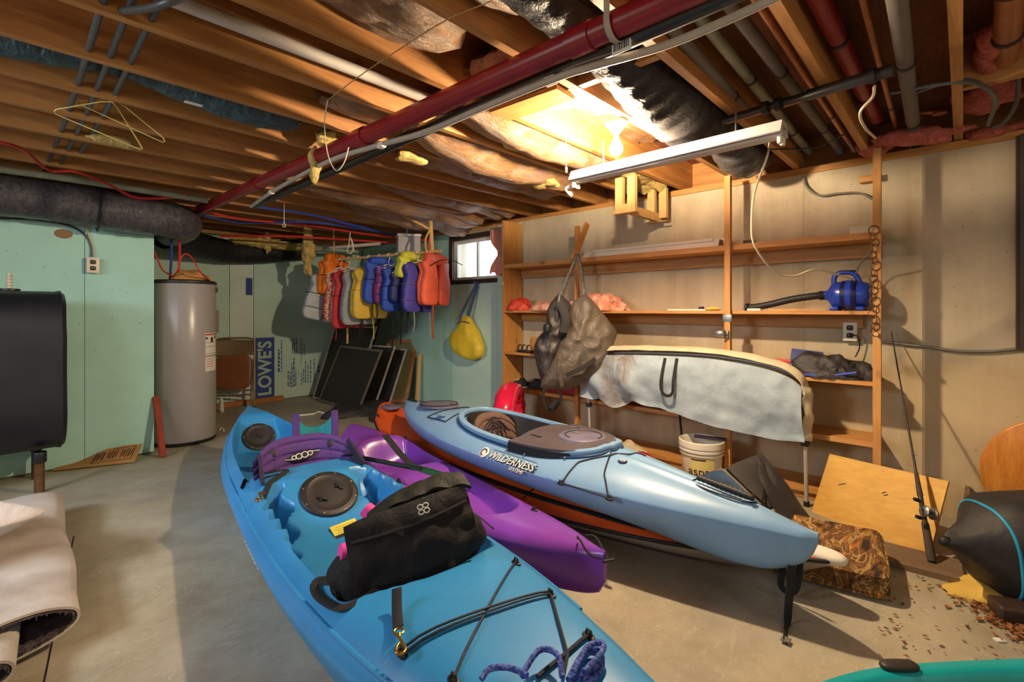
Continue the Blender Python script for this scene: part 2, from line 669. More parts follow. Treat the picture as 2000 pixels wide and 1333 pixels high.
def lettering(name, s, size, T, mat, parent, ext=0.0006, align='CENTER', spacing=1.0, shear=0.0, sx=1.0, bold=0.0):
    """printed letters lying in the xy plane of T, facing +z"""
    cu = bpy.data.curves.new(name, 'FONT')
    cu.body = s
    cu.size = size
    cu.extrude = ext
    cu.offset = bold
    cu.align_x = align
    cu.align_y = 'CENTER'
    cu.space_character = spacing
    cu.shear = shear
    cu.resolution_u = 3
    tmp = bpy.data.objects.new(name + '_tmp', cu)
    COL.objects.link(tmp)
    dg = bpy.context.evaluated_depsgraph_get()
    me = bpy.data.meshes.new_from_object(tmp.evaluated_get(dg))
    bpy.data.objects.remove(tmp)
    me.materials.clear()
    me.materials.append(mat)
    me.transform(WM[parent.name].inverted() @ T @ Matrix.Diagonal((sx, 1, 1, 1)))
    o = bpy.data.objects.new(name, me)
    COL.objects.link(o)
    o.parent = parent
    WM[o.name] = WM[parent.name].copy()
    return o


# ------------------------------------------------------------------ the room
WX, BY, LY, LX = 3.77, 6.65, 4.94, 0.88         # shelf wall, back wall, mint wall face, mint wall corner
TOP, JB, JT = 2.13, 2.17, 2.405                 # wall top, joist bottom, joist top
floor = MB().span((-2.6, -2.4, -0.12), (WX + 0.2, BY + 0.2, 0)).build('floor', M['floor'], kind='structure')
a, b = on_z(103, 1250, 0), on_z(86, 1333, 0)
MB().bar(a + (a - b) * 4 + Vector((0, 0, 0.0006)), b + (b - a) * 2 + Vector((0, 0, 0.0006)), 0.005, 0.001).build('control_joint', M['black_ink'], floor)

# shelf wall with the small window
WY0, WY1, WZ0, WZ1 = 3.74, 4.50, 1.55, 2.02
wr = MB()
wr.span((WX, -2.4, 0), (WX + 0.2, WY0, TOP)).span((WX, WY1, 0), (WX + 0.2, BY + 0.2, TOP))
wr.span((WX, WY0, 0), (WX + 0.2, WY1, WZ0)).span((WX, WY0, WZ1), (WX + 0.2, WY1, TOP))
wall_right = wr.build('wall_right', M['wall'], kind='structure')
for y in (2.72, 1.72, 1.30, 0.80, 0.18):        # marks of the form panels, slightly proud
    MB().span((WX - 0.003, y - 0.004, 0.0), (WX + 0.01, y + 0.004, TOP)).build('form_seam', M['wall'], wall_right)
for y0, y1, m in ((3.40, 3.735, 'sage'), (4.505, 5.30, 'sage_dark'), (5.305, BY - 0.03, 'sage_dark')):
    MB().span((WX - 0.026, y0, 0.01), (WX - 0.001, y1, 2.12)).build('foam_board', M[m], wall_right)
MB().span((WX - 0.026, 3.738, 0.01), (WX - 0.001, 4.502, WZ0 - 0.03)).build('foam_board', M['sage'], wall_right)
MB().span((WX - 0.0, 2.0, TOP), (WX + 0.2, 2.01, TOP + 0.001)).build('wall_cap', M['wall'], wall_right)

wall_back = MB().span((LX - 0.2, BY, 0), (WX + 0.2, BY + 0.2, TOP)).build('wall_back', M['wall'], kind='structure')
xs = [LX, on_y(447, 600, BY).x, on_y(494, 600, BY).x, WX - 0.03]
for k, m in enumerate(('sage', 'sage_pale', 'sage')):
    MB().span((xs[k] + 0.003, BY - 0.026, 0.01), (xs[k + 1] - 0.003, BY - 0.001, 2.11)).build('foam_board', M[m], wall_back)

wl = MB().span((-2.6, LY + 0.03, 0), (LX - 0.03, BY + 0.2, TOP))
wall_left = wl.build('wall_left', M['wall'], kind='structure')
sx = on_y(165, 700, LY).x
for x0, x1 in ((-2.6, -1.2), (-1.197, sx), (sx + 0.003, LX)):
    MB().span((x0, LY, 0.012), (x1, LY + 0.029, 2.12)).build('foam_board', M['mint'], wall_left)
MB().span((LX - 0.029, LY + 0.03, 0.012), (LX, BY - 0.03, 2.12)).build('foam_board', M['mint'], wall_left)
MB().span((-2.8, -2.4, 0), (-2.6, BY + 0.2, TOP)).build('wall_side', M['wall'], kind='structure')
MB().span((-2.8, -2.6, 0), (WX + 0.2, -2.4, TOP)).build('wall_front', M['wall'], kind='structure')

# ceiling: subfloor with its joists, sill plates, rim boards and blocking
ceiling = MB().span((-2.8, -2.6, JT), (WX + 0.2, BY + 0.2, JT + 0.03)).build('ceiling', M['subfloor'], kind='structure')
JY = [0.43 + 0.4064 * k for k in range(-6, 16)]
proto = None
for i, y in enumerate(JY):
    dy = 0.006 * math.sin(i * 2.3)
    if proto is None:
        proto = MB().span((-2.7, y - 0.019, JB), (WX + 0.16, y + 0.019, JT)).build('joist', M['joist'], ceiling)
        y_first = y
    else:
        c = proto.copy()
        c.location.y = y + dy - y_first
        c.location.x = -0.3 * (i % 3)if False else 0
        COL.objects.link(c)
        WM[c.name] = WM[proto.name]
MB().span((WX + 0.0, -2.4, TOP), (WX + 0.15, BY, TOP + 0.04)).build('sill_plate', M['pine'], ceiling)
MB().span((WX + 0.162, -2.4, TOP + 0.04), (WX + 0.2, BY, JT)).build('rim_board', M['block'], ceiling)
MB().span((LX, BY + 0.0, TOP), (WX, BY + 0.15, TOP + 0.04)).build('sill_plate', M['pine'], ceiling)
MB().span((WX - 0.02, -2.3, TOP - 0.005), (WX - 0.001, 1.9, TOP + 0.036)).build('sill_facing', M['pine'], ceiling)
for k, x in ((7, 1.72), (8, 1.72), (4, 2.9), (3, 2.9), (2, 2.6)):
    y0, y1 = JY[k] + 0.02, JY[k + 1] - 0.02
    MB().span((x, y0 + 0.002, JB + 0.004), (x + 0.038, y1 - 0.002, JT - 0.002)).build('blocking', M['block'], ceiling)
MB().span((LX - 0.2, BY + 0.16, TOP), (WX + 0.2, BY + 0.2, JT)).build('rim_board', M['block'], ceiling)
MB().span((-2.8, BY + 0.16, TOP), (LX - 0.2, BY + 0.2, JT)).build('rim_board', M['block'], ceiling)
MB().span((-2.8, -2.6, TOP), (WX + 0.2, -2.56, JT)).build('rim_board', M['block'], ceiling)
MB().span((-2.8, -2.5, TOP), (-2.76, BY, JT)).build('rim_board', M['block'], ceiling)
# flat blocking nailed under the joists by the lamp
a, b = on_z(975, 225, JB - 0.01), on_z(1105, 180, JB - 0.01)
MB().bar(a, b, 0.14, 0.02).build('nailing_board', M['pine'], ceiling)

# small window in the shelf wall
win = MB()
fw = 0.035
x0 = WX + 0.02
win.span((x0, WY0, WZ0), (x0 + 0.05, WY0 + fw, WZ1)).span((x0, WY1 - fw, WZ0), (x0 + 0.05, WY1, WZ1))
win.span((x0, WY0 + fw, WZ0), (x0 + 0.05, WY1 - fw, WZ0 + fw)).span((x0, WY0 + fw, WZ1 - fw), (x0 + 0.05, WY1 - fw, WZ1))
window_1 = win.build('window_1', M['white_enamel'], kind='structure')
MB().span((x0 + 0.01, (WY0 + WY1) / 2 - 0.014, WZ0 + fw), (x0 + 0.04, (WY0 + WY1) / 2 + 0.014, WZ1 - fw)).build('window_mullion', M['white_enamel'], window_1)
gl = NT('window_glass')
gl.b.inputs['Transmission Weight'].default_value = 1.0
M['glass'] = gl.done((0.95, 0.98, 1, 1), 0.25, IOR=1.05)
for k in (0, 1):
    yy = (WY0 + fw, (WY0 + WY1) / 2 - 0.014) if k == 0 else ((WY0 + WY1) / 2 + 0.014, WY1 - fw)
    MB().span((x0 + 0.022, yy[0], WZ0 + fw), (x0 + 0.026, yy[1], WZ1 - fw)).build('window_pane', M['glass'], window_1)
tr = MB()
for lo, hi in (((WX - 0.035, WY1, WZ0 - 0.05), (WX - 0.001, WY1 + 0.06, WZ1 + 0.06)), ((WX - 0.035, WY0 - 0.0, WZ0 - 0.05), (WX - 0.001, WY1, WZ0)), ((WX - 0.035, WY0 - 0.05, WZ1), (WX - 0.001, WY1, WZ1 + 0.06))):
    tr.span(lo, hi)
tr.build('window_casing', M['brown_steel'], window_1)
# brown steel upright at the far right of the shelf wall, ends above the conduit
tb = MB()
p = on_x(1984, 500, WX - 0.02)
tb.span((WX - 0.05, p.y - 0.09, 0.985), (WX - 0.002, p.y, TOP)).span((WX - 0.075, p.y - 0.04, 0.985), (WX - 0.05, p.y - 0.012, TOP))
tb.build('trim_1', M['brown_steel'], kind='structure')


# ------------------------------------------------------------------ lamp, bulb and the dead tube light
em = NT('glowing_glass')
em.b.inputs['Emission Color'].default_value = (1.0, 0.77, 0.50, 1)
em.b.inputs['Emission Strength'].default_value = BULB_STRENGTH
M['glow'] = em.done((1, 0.9, 0.75, 1), 0.3)
t = empty('ceiling_bulb', (BULB.x, BULB.y, JB), 'lit bare round bulb in a white porcelain holder under a joist', 'lamp')
MB().lathe([(0.001, 0.0), (0.052, -0.001), (0.058, -0.016), (0.04, -0.034), (0.026, -0.05), (0.024, -0.058), (0.001, -0.058)], (BULB.x, BULB.y, JB - 0.001), 24).build('lamp_holder', M['porcelain'], t)
MB().lathe([(0.001, 0.0), (0.013, 0.0), (0.014, -0.03), (0.001, -0.03)], (BULB.x, BULB.y, JB - 0.058), 16).build('screw_base', M['steel'], t)
MB().lathe([(0.001, 0.046), (0.014, 0.044), (0.022, 0.03), (0.032, 0.008), (0.034, -0.008), (0.028, -0.024), (0.016, -0.034), (0.001, -0.037)], BULB, 20).build('glass_bulb', M['glow'], t)
# no fitting is built for the added fill lamp behind the camera

FA, FB = on_z(1532, 258, 1.975), on_z(1122, 352, 1.975)
d = (FB - FA).normalized()
T = frame((FA + FB) / 2, d)
L = (FB - FA).length
t = empty('tube_light_fixture', ((FA + FB) / 2 + Vector((0, 0, 0.04))), 'long white tube light fixture without tubes, one end hanging low beside the bulb', 'light fixture')
f = MB(T)
pr = [(-0.035, 0.045), (0.035, 0.045), (0.062, -0.008), (0.058, -0.012), (0.032, 0.0), (0.03, -0.02), (-0.03, -0.02), (-0.032, 0.0), (-0.058, -0.012), (-0.062, -0.008)]
n = len(pr)
vs = [(x, y, z) for x in (-L / 2, L / 2) for y, z in pr]
f.add(vs, [tuple(range(n)), tuple(range(n, 2 * n))[::-1]] + [(i, (i + 1) % n, n + (i + 1) % n, n + i) for i in range(n)])
f.build('reflector', plain('aged_white_enamel', (196, 188, 186), 0.4), t)
for s in (-1, 1):
    for yy in (-0.02, 0.02):
        MB(T).rbox((s * (L / 2 - 0.012), yy, -0.035), (0.02, 0.026, 0.034), 0.006).build('tube_socket', M['white'], t)
sl = MB(T)
for yy in (-0.008, 0.012):
    sl.box((-L / 2 - 0.001, yy, 0.014), (0.002, 0.012, 0.012))
sl.build('end_slot', M['cord_grey'], t)
hg = MB(T)
for x in (-L * 0.32, L * 0.32):
    hg.tube([(x, 0, 0.044), (x, 0, JB - 1.975 - 0.002)], 0.004, 6)
hg.build('hanging_rod', M['steel'], t)
br = MB()
q = FB + Vector((0, 0.02, -0.02))
for k in range(3):
    br.tube(smooth_path([q, q + Vector((0.02 * k - 0.02, 0.03 + 0.01 * k, -0.03)), q + Vector((0.03 * k, 0.015 * k, -0.075 + 0.02 * k))], 4), [0.007] * 4 + [0.006] * 4 + [0.004], 7)
br.build('broken_socket', M['white'], t)

# ------------------------------------------------------------------ pipes along and across the joists


def pipe(name, pts, r, m, label, cat='pipe', group=None, n=14, sub=None):
    P = smooth_path(pts, 10) if len(pts) > 2 else pts
    return tag(MB().tube(P, r, n).build(name, M[m]), label, cat, group)


a, b = on_z(390, 410, 2.112), on_z(1310, 0, 2.112)
u = (b - a).normalized()
t = empty('drain_pipe', tuple((a + b) / 2), 'long red painted pipe hung under the joists, crossing the whole ceiling', 'pipe')
MB().tube([a, b + u * 1.1], 0.043, 18).build('pipe_run', M['red_pipe'], t)
for s in (0.30, 0.62, 0.93):
    c = a.lerp(b, s)
    MB().tube([c - u * 0.045, c + u * 0.045], 0.049, 18).build('coupling', M['red_pipe'], t)
st = MB()
c = on_z(1190, 40, 2.112)
c = a + u * (c - a).dot(u)
W_ = u.cross(Vector((0, 0, 1)))
for s in (0.0,):
    arc = [c + W_ * 0.052 * math.cos(q) + Vector((0, 0, 0.052 * math.sin(q))) for q in [math.radians(k) for k in range(-200, 21, 20)]]
    arc = [arc[0] + Vector((0, 0, 0.04))] + arc + [arc[-1] + Vector((0, 0, 0.04))]
    st.strap(arc, 0.022, 0.003, up=W_)
st.build('pipe_strap', M['pale_pipe'], t, 'pale plastic hanger strap')

a2, b2 = on_z(500, 400, 2.085), on_z(1400, 0, 2.085)
pipe('drain_pipe', [a2, b2 + (b2 - a2).normalized() * 0.8], 0.03, 'black_pipe', 'black plastic pipe running close beside the long red pipe')
c = on_z(1183, 72, 2.05)
T = frame(a2 + (b2 - a2).normalized() * ((c - a2).dot((b2 - a2).normalized())), b2 - a2)
tg = tag(MB(T).box((0, -0.024, -0.027), (0.07, 0.004, 0.042)).build('price_tag', M['paper']), 'small white barcode sticker on the black ceiling pipe', 'sticker')
bc = MB(T)
for k in range(9):
    bc.box((-0.026 + k * 0.0065, -0.0264, -0.026), (0.0028 if k % 3 else 0.0042, 0.001, 0.024))
bc.build('barcode_bars', M['black_ink'], tg)

P = [on_z(x, y, z) for x, y, z in ((490, 404, 2.04), (540, 370, 2.05), (640, 316, 2.055), (735, 285, 2.05), (830, 258, 2.05), (940, 212, 2.03), (1080, 155, 2.03), (1150, 132, 2.03), (1290, 92, 2.03), (1400, 48, 2.04), (1500, 2, 2.05), (1560, -30, 2.06))]
pipe('vacuum_hose', P, 0.013, 'pale_pipe', 'thin pale grey hose sagging along below the red and black pipes', 'hose')
for k, (x, y) in enumerate(((1075, 158), (745, 284), (530, 376))):
    c = on_z(x, y, 2.045)
    tag(MB().rbox(c, (0.03, 0.05, 0.03), 0.006).build('hose_clip', M['white']), ('white plastic hose clip near the middle of the ceiling hose', 'white plastic hose clip below the yellow insulation tuft', 'white plastic hose clip at the far low end of the hose')[k], 'clip', 'hose clips')

pipe('vent_pipe', [on_z(300, -16, 2.25), on_z(846, 197, 2.25)], 0.026, 'white_pipe', 'white plastic pipe lying between two joists above the red pipe')
pipe('vent_pipe', [on_z(500, -14, 2.26), on_z(912, 161, 2.26)], 0.03, 'black_pipe', 'dark plastic pipe in the next joist bay beside the white pipe')
for k, (x, y) in enumerate(((180, 60), (225, 75), (272, 80))):
    c = on_z(x, y, 2.197)
    pipe('wire_conduit', [(c.x, 1.66, 2.197), (c.x + 0.01, 3.2, 2.197), (c.x - 0.01, 5.0 - 0.4 * k, 2.197)], 0.0115, 'conduit', ('grey conduit through the joists, farthest of three from the red pipe', 'grey conduit through the joists, middle one of three', 'grey conduit through the joists that the wire hangers hook on')[k], 'conduit', 'conduits through the joists', n=8)
pipe('flexible_conduit', [on_z(x, y, z) for x, y, z in ((232, 22, 2.2), (290, 16, 2.12), (330, 4, 2.1), (380, -14, 2.14), (420, -40, 2.2))], 0.012, 'conduit', 'ribbed grey flexible conduit bending under the nearest joists', 'conduit')

# pipes in the bays towards the shelf wall
rp = [
    ('water_pipe', (1345, 75), (1560, 330), 2.25, 0.026, 'grey_pipe', 'grey foam wrapped pipe nearest the tube light'),
    ('water_pipe', (1375, 30), (1600, 318), 2.30, 0.024, 'green_pipe', 'greenish corroded pipe between two grey wrapped pipes'),
    ('water_pipe', (1420, 0), (1655, 312), 2.27, 0.025, 'grey_pipe', 'grey foam wrapped pipe beside the thin copper pipe'),
    ('water_pipe', (1478, 0), (1685, 318), 2.25, 0.014, 'copper', 'thin copper pipe hard against a joist'),
    ('waste_pipe', (1590, -15), (1712, 232), 2.28, 0.034, 'red_pipe', 'short red pipe in the bay above the shelf wall'),
    ('water_pipe', (1690, -20), (1760, 285), 2.24, 0.013, 'copper', 'thin copper pipe beside the upright grey pipe'),
    ('waste_pipe', (1762, -20), (1790, 288), 2.21, 0.030, 'grey_pipe', 'thick grey pipe with couplings near the shelf end'),
    ('water_pipe', (1968, -30), (1964, 112), 2.25, 0.042, 'copper', 'fat brown pipe end beside the pink insulation'),
]
for nm, p, q, z, r, m, lab in rp:
    A, B = on_z(p[0], p[1], z), on_z(q[0], q[1], z)
    yy = (A.y + B.y) / 2
    xb = min(B.x, WX + 0.10)
    A = Vector((A.x - 0.5, A.y, z))
    B = Vector((xb, B.y, z))
    t = empty(nm, tuple((A + B) / 2), lab, 'pipe')
    MB().tube([A, B], r, 14).build('pipe_run', M[m], t)
    for s in ((0.45, 0.8) if r > 0.02 else (0.7,)):
        c = A.lerp(B, s)
        dd = (B - A).normalized()
        MB().tube([c - dd * 0.012, c + dd * 0.012], r * 1.12, 14).build('joint_band', M['black_rub'], t)
A, B = on_z(1412, 236, 2.135), on_z(1745, 136, 2.135)
t = empty('cross_pipe', tuple((A + B) / 2), 'black taped pipe strapped across the grey pipes', 'pipe')
MB().tube([A, A.lerp(B, 0.55), A.lerp(B, 0.56), B], [0.018, 0.018, 0.024, 0.024], 12).build('pipe_run', M['black_pipe'], t)
MB().tube([A + Vector((0.055, 0, 0.01)), A.lerp(B, 0.5) + Vector((0.055, 0, 0.01))], 0.012, 10).build('copper_run', M['copper'], t)
for s in (0.3, 0.38, 0.9):
    c = A.lerp(B, s)
    u_ = (B - A).normalized()
    MB().tube([c - u_ * 0.012, c + u_ * 0.012], 0.030, 12).build('tape_wrap', M['black_rub'], t)
A, B = on_x(1730, 355, WX - 0.03), None

# ------------------------------------------------------------------ ducts


def duct(name, pts, rad, m, label, sag=0.10, rings=True, sq=1.0):
    P = smooth_path(pts, 14)
    n = 30
    mb = MB()
    vs, fs = [], []
    up = Vector((0, 0, 1))
    acc = 0
    for i, p in enumerate(P):
        tg_ = (P[min(i + 1, len(P) - 1)] - P[max(i - 1, 0)]).normalized()
        sd = tg_.cross(up).normalized()
        uu = sd.cross(tg_)
        acc += (P[i] - P[i - 1]).length if i else 0
        r = rad(i / (len(P) - 1)) if callable(rad) else rad
        for k in range(n):
            a = 2 * PI * k / n
            q = sd * math.cos(a) + uu * math.sin(a) * sq
            rr = r * (1 + 0.05 * nz(q * 1.5 + Vector((acc * 4, 0, 0)), 1.3, 3.3) + 0.025 * nz(p * 9 + q * 2) + (0.022 * math.sin(acc * 62 + 2 * nz(q * 2 + p)) if rings else 0))
            vs.append(p + q * rr)
    for i in range(len(P) - 1):
        for k in range(n):
            fs.append((i * n + k, i * n + (k + 1) % n, (i + 1) * n + (k + 1) % n, (i + 1) * n + k))
    fs += [tuple(range(n))[::-1], tuple((len(P) - 1) * n + k for k in range(n))]
    mb.add(vs, fs, True)
    return tag(mb.build(name, M[m]), label, 'duct')


duct('flexible_duct', [(0.35, 1.04, 2.30), (0.9, 1.04, 2.295), (1.30, 1.04, 2.29), (1.60, 1.036, 2.265), (1.95, 1.034, 2.235), (2.25, 1.034, 2.21), (2.5, 1.034, 2.205), (2.68, 1.034, 2.23), (2.78, 1.034, 2.26)],
     lambda s: 0.105 + 0.062 * sstep(0.34, 0.62, s) - 0.05 * sstep(0.9, 1.0, s), 'duct_black', 'big black insulated duct sagging out of the ceiling beside the bulb')
duct('flexible_duct', [(2.95, 1.034, 2.24), (3.1, 1.034, 2.20), (3.3, 1.034, 2.18), (3.5, 1.034, 2.24)], lambda s: 0.13 - 0.03 * abs(s - 0.5), 'duct_grey', 'crumpled grey end of duct behind the tube light')
d1 = duct('flexible_duct', [(-1.6, 4.74, 2.02), (-0.6, 4.73, 1.99), (0.25, 4.74, 1.975), (0.66, 4.74, 1.95), (0.94, 4.78, 1.945), (1.09, 4.98, 1.95), (1.13, 5.3, 1.955), (1.14, 5.62, 1.96)], 0.145, 'duct_grey', 'shiny dark duct along the top of the mint foam wall')
c = on_z(287, 420, 1.97)
bd = MB()
arc = [Vector((0.50, 4.745 + 0.152 * math.cos(q), 1.962 + 0.152 * math.sin(q))) for q in [2 * PI * k / 28 for k in range(29)]]
bd.tube(arc[:-1], 0, 8, False, (0.025, 0.003), closed=True, up=(1, 0, 0))
bd.build('duct_band', M['black_rub'], d1)
duct('flexible_duct', [(1.14, 5.85, 1.95), (1.5, 6.2, 1.92), (1.9, 6.42, 1.9), (2.4, 6.47, 1.95), (2.9, 6.48, 2.03)], 0.14, 'duct_black', 'black duct curving low across the back wall above the water heater')
P = on_z(1, 120, 2.24), on_z(490, 218, 2.24)
duct('flexible_duct', [(-1.4, 2.67, 2.245), (-0.3, 2.67, 2.24), (0.05, 2.667, 2.26), (0.33, 2.665, 2.302), (0.58, 2.665, 2.27), (0.82, 2.665, 2.24), (1.02, 2.665, 2.25), (1.16, 2.66, 2.30)], lambda s: 0.088 - 0.05 * sstep(0.9, 1, s), 'duct_teal', 'bluish wrapped duct lying between joists above the wire hangers')
T = frame(on_z(378, 203, 2.148), (1, 0, 0))
tag(MB(T).box((0, 0, 0), (0.07, 0.03, 0.002)).build('duct_label', M['paper']), 'small white label stuck on the bluish duct', 'sticker')

# ------------------------------------------------------------------ insulation batts in the bays


def batt(x0, x1, k, sag, m, label, seed, tear=0.0, z0=2.30, name='insulation_batt', wave=0.03, w0=0.02, drop=0.0):
    """paper faced batt between joist k and k + 1, hanging between them"""
    ya, yb_ = JY[k] + w0, JY[k + 1] - w0

    def fn(a, b):
        x = lerp(x0, x1, a)
        e = 0.04 * nz((a * 5, b * 3, seed))
        y = lerp(ya, yb_, b)
        s = math.sin(PI * b) ** 0.8 * math.sin(PI * min(1, max(0, a))) ** 0.45
        z = z0 - sag * s + wave * nz((x * 3.2, y * 7, seed)) + 0.014 * nz((x * 11, y * 20, seed)) - drop * a
        if tear and a > 0.75:
            z -= tear * (a - 0.75) * 4 * abs(math.sin(b * 9 + seed))
        return (x + (e if a in (0, 1) else 0) + 0.05 * nz((b * 6, seed, a)) * (a > 0.96 or a < 0.04), y, min(z, JT - 0.012))
    t = MB()
    t.grid(fn, 36, 12, 0.035)
    return tag(t.build(name, M[m]), label, 'insulation', 'insulation between the joists' if 'insul' in name else None)


K = 6                                              # JY[6] is the joist over the shelf wall's second post
batt(0.45, 1.22, 8, 0.06, 'kraft', 'tan paper faced insulation batt just before the red pipe, nearest the eye', 1.0)
batt(0.62, 1.28, 7, 0.05, 'kraft', 'brown paper insulation in the bay beside the big nearby duct', 2.0)
batt(1.15, 2.2, 10, 0.05, 'kraft', 'brown paper insulation above the sagging part of the red pipe', 3.0)
batt(1.42, 2.05, 8, 0.05, 'kraft', 'brightly lit tan insulation behind the nailing board', 4.0)
batt(2.1, 3.0, 8, 0.02, 'kraft', 'brown paper faced batt in the bay nearest the bulb', 5.0, z0=2.37, wave=0.015)
pipe('waste_pipe', [on_z(1015, 212, 2.255), on_z(1215, 303, 2.255)], 0.026, 'white_pipe', 'pale pipe in the joist bay right beside the lit bulb')
batt(1.5, 3.0, 9, 0.15, 'kraft', 'torn brown paper batt bulging down over the white fixture end', 6.0, 0.1)
batt(1.55, 3.1, 10, 0.20, 'kraft', 'long sagging silvery brown batt below the joists, middle of the ceiling', 7.0, 0.08, 2.31)
batt(1.9, 3.4, 11, 0.10, 'kraft', 'drooping brown batt in the bay behind the long sagging one', 8.0, 0.05)
batt(2.2, 3.6, 13, 0.12, 'kraft', 'dark brown batt above the life jacket rail', 9.0, 0.1)
batt(1.6, 3.5, 14, 0.13, 'kraft', 'loose paper batt before the small window, edge hanging', 10.0, 0.15, 2.27)
batt(2.3, 3.7, 15, 0.15, 'kraft', 'loose paper batt nearest the small window', 11.0, 0.15, 2.26)
batt(3.05, 3.6, 9, 0.04, 'fibre', 'yellow batt end above the hanging wooden box', 12.0, 0.1, 2.26)
batt(-0.4, 0.9, 16, 0.03, 'fibre', 'dusty yellow batt high over the mint wall', 13.0)


def tuft(name, c, r, m, label, seed, k=1.0, cat='insulation'):
    def fn(p):
        q = p * (1 + 0.55 * nz(p * (5 / max(r)) * 0.16, 2.2, seed) + 0.35 * nz(p, 16, seed + 4) * k)
        return q
    return tag(MB().blob(c, r, (1, 1), 30, 20, fn).build(name, M[m]), label, cat)


tuft('insulation_tuft', on_z(615, 300, 2.13) + Vector((0, 0, -0.06)), (0.035, 0.03, 0.09), 'fibre', 'yellow insulation tuft hanging over the red pipe', 1.0)
tuft('insulation_tuft', on_z(612, 335, 2.06) + Vector((0, 0, -0.02)), (0.022, 0.025, 0.055), 'fibre', 'pale insulation shred dangling below the black ceiling pipe', 2.0)
tuft('insulation_tuft', on_z(640, 270, 2.2), (0.06, 0.05, 0.05), 'fibre', 'yellow insulation scrap poking from the joist bay by the string', 9.0)
tuft('insulation_tuft', on_z(225, 278, 2.15), (0.14, 0.03, 0.025), 'fibre', 'yellow insulation scrap caught behind the wire hangers', 3.0)
tuft('insulation_tuft', on_z(1065, 358, 2.13), (0.10, 0.10, 0.03), 'fibre', 'pale yellow insulation tongue hanging beside the white pull knob', 4.0)
tuft('insulation_tuft', on_z(1005, 285, 2.19), (0.09, 0.05, 0.03), 'fibre', 'yellow insulation torn open before the nailing board', 5.0)
tuft('insulation_tuft', on_z(800, 308, 2.13), (0.10, 0.06, 0.03), 'fibre', 'yellow insulation edge under the thin hose', 6.0)
tuft('insulation_tuft', Vector((2.28, 6.30, 2.02)), (0.45, 0.14, 0.06), 'fibre', 'yellow insulation lying along the black duct at the back wall', 7.0, 1.4)
tuft('insulation_tuft', at_d(602, 505, 5.7) + Vector((0, 0, 0.09)), (0.07, 0.07, 0.29), 'fibre', 'ragged yellow insulation strip hanging before the back wall', 8.0, 1.6)
tuft('insulation_tuft', at_d(522, 478, 5.9), (0.04, 0.04, 0.12), 'fibre', 'small ragged insulation strip over the third back wall board', 12.0, 1.6)
for k, (x, y, z, r, lab) in enumerate(((1710, 285, 2.2, (0.06, 0.09, 0.06), 'pink insulation wad at the end of the red pipe'), (1795, 265, 2.17, (0.05, 0.22, 0.05), 'pink insulation strip along the wall top'), (1940, 258, 2.19, (0.10, 0.14, 0.04), 'pink insulation wad over the bare concrete'), (1945, 90, 2.28, (0.20, 0.07, 0.06), 'pink insulation between the last joist and the brown pipe'), (1930, 190, 2.3, (0.16, 0.12, 0.06), 'pink insulation scrap above the grey cables'))):
    tuft('insulation_wad', on_z(x, y, z), r, 'fibre_pink', lab, 20 + k, 0.8)
tuft('insulation_wad', on_z(1900, 280, 2.2), (0.08, 0.35, 0.05), 'fibre', 'yellow insulation lying on the wall top by the pink wads', 31, 0.8)


# ------------------------------------------------------------------ small things hung under the ceiling


def wire(name, pts, r, m, label, cat, group=None, n=7, sub=8, parent=None):
    P = smooth_path(pts, sub) if len(pts) > 2 else pts
    o = MB().tube(P, r, n).build(name, M[m], parent)
    return tag(o, label, cat, group)


M['hanger'] = plain('yellow_coated_wire', (206, 186, 104), 0.35, 0.2)
M['hanger_white'] = plain('white_coated_wire', (220, 216, 210), 0.35)


def coat_hanger(hook, ax, tilt, m, label, group, w=0.41, h=0.13, r=0.0026, name='coat_hanger'):
    """hook: point over which the hook lies; ax: horizontal direction of the bar"""
    ax = Vector(ax).normalized()
    dn = Vector((0, 0, -1)) + ax.cross(Vector((0, 0, 1))) * tilt
    dn.normalize()
    q = lambda a, b: hook + ax * a + dn * b
    rc = 0.019
    hk = [q(-rc * math.cos(s) , rc - rc * math.sin(s) - r) for s in [math.radians(k) for k in range(-40, 181, 20)]]
    hk += [q(rc * 0.9, rc + 0.012), q(0.003, rc + 0.035), q(0, 0.075)]
    t = empty(name, tuple(hook), label, 'hanger', group)
    MB().tube(hk, r, 7).build('hook', M[m], t)
    b = 0.075
    tri = [q(0, b), q(0.05, b + 0.012), q(0.09, b + 0.045), q(w / 2 - 0.01, b + h - 0.018), q(w / 2, b + h - 0.008), q(w / 2 - 0.008, b + h), q(0, b + h), q(-w / 2 + 0.008, b + h), q(-w / 2, b + h - 0.008), q(-w / 2 + 0.01, b + h - 0.018), q(-0.09, b + 0.045), q(-0.05, b + 0.012)]
    MB().tube(tri, r, 7, closed=True).build('shoulder_wire', M[m], t)
    return t




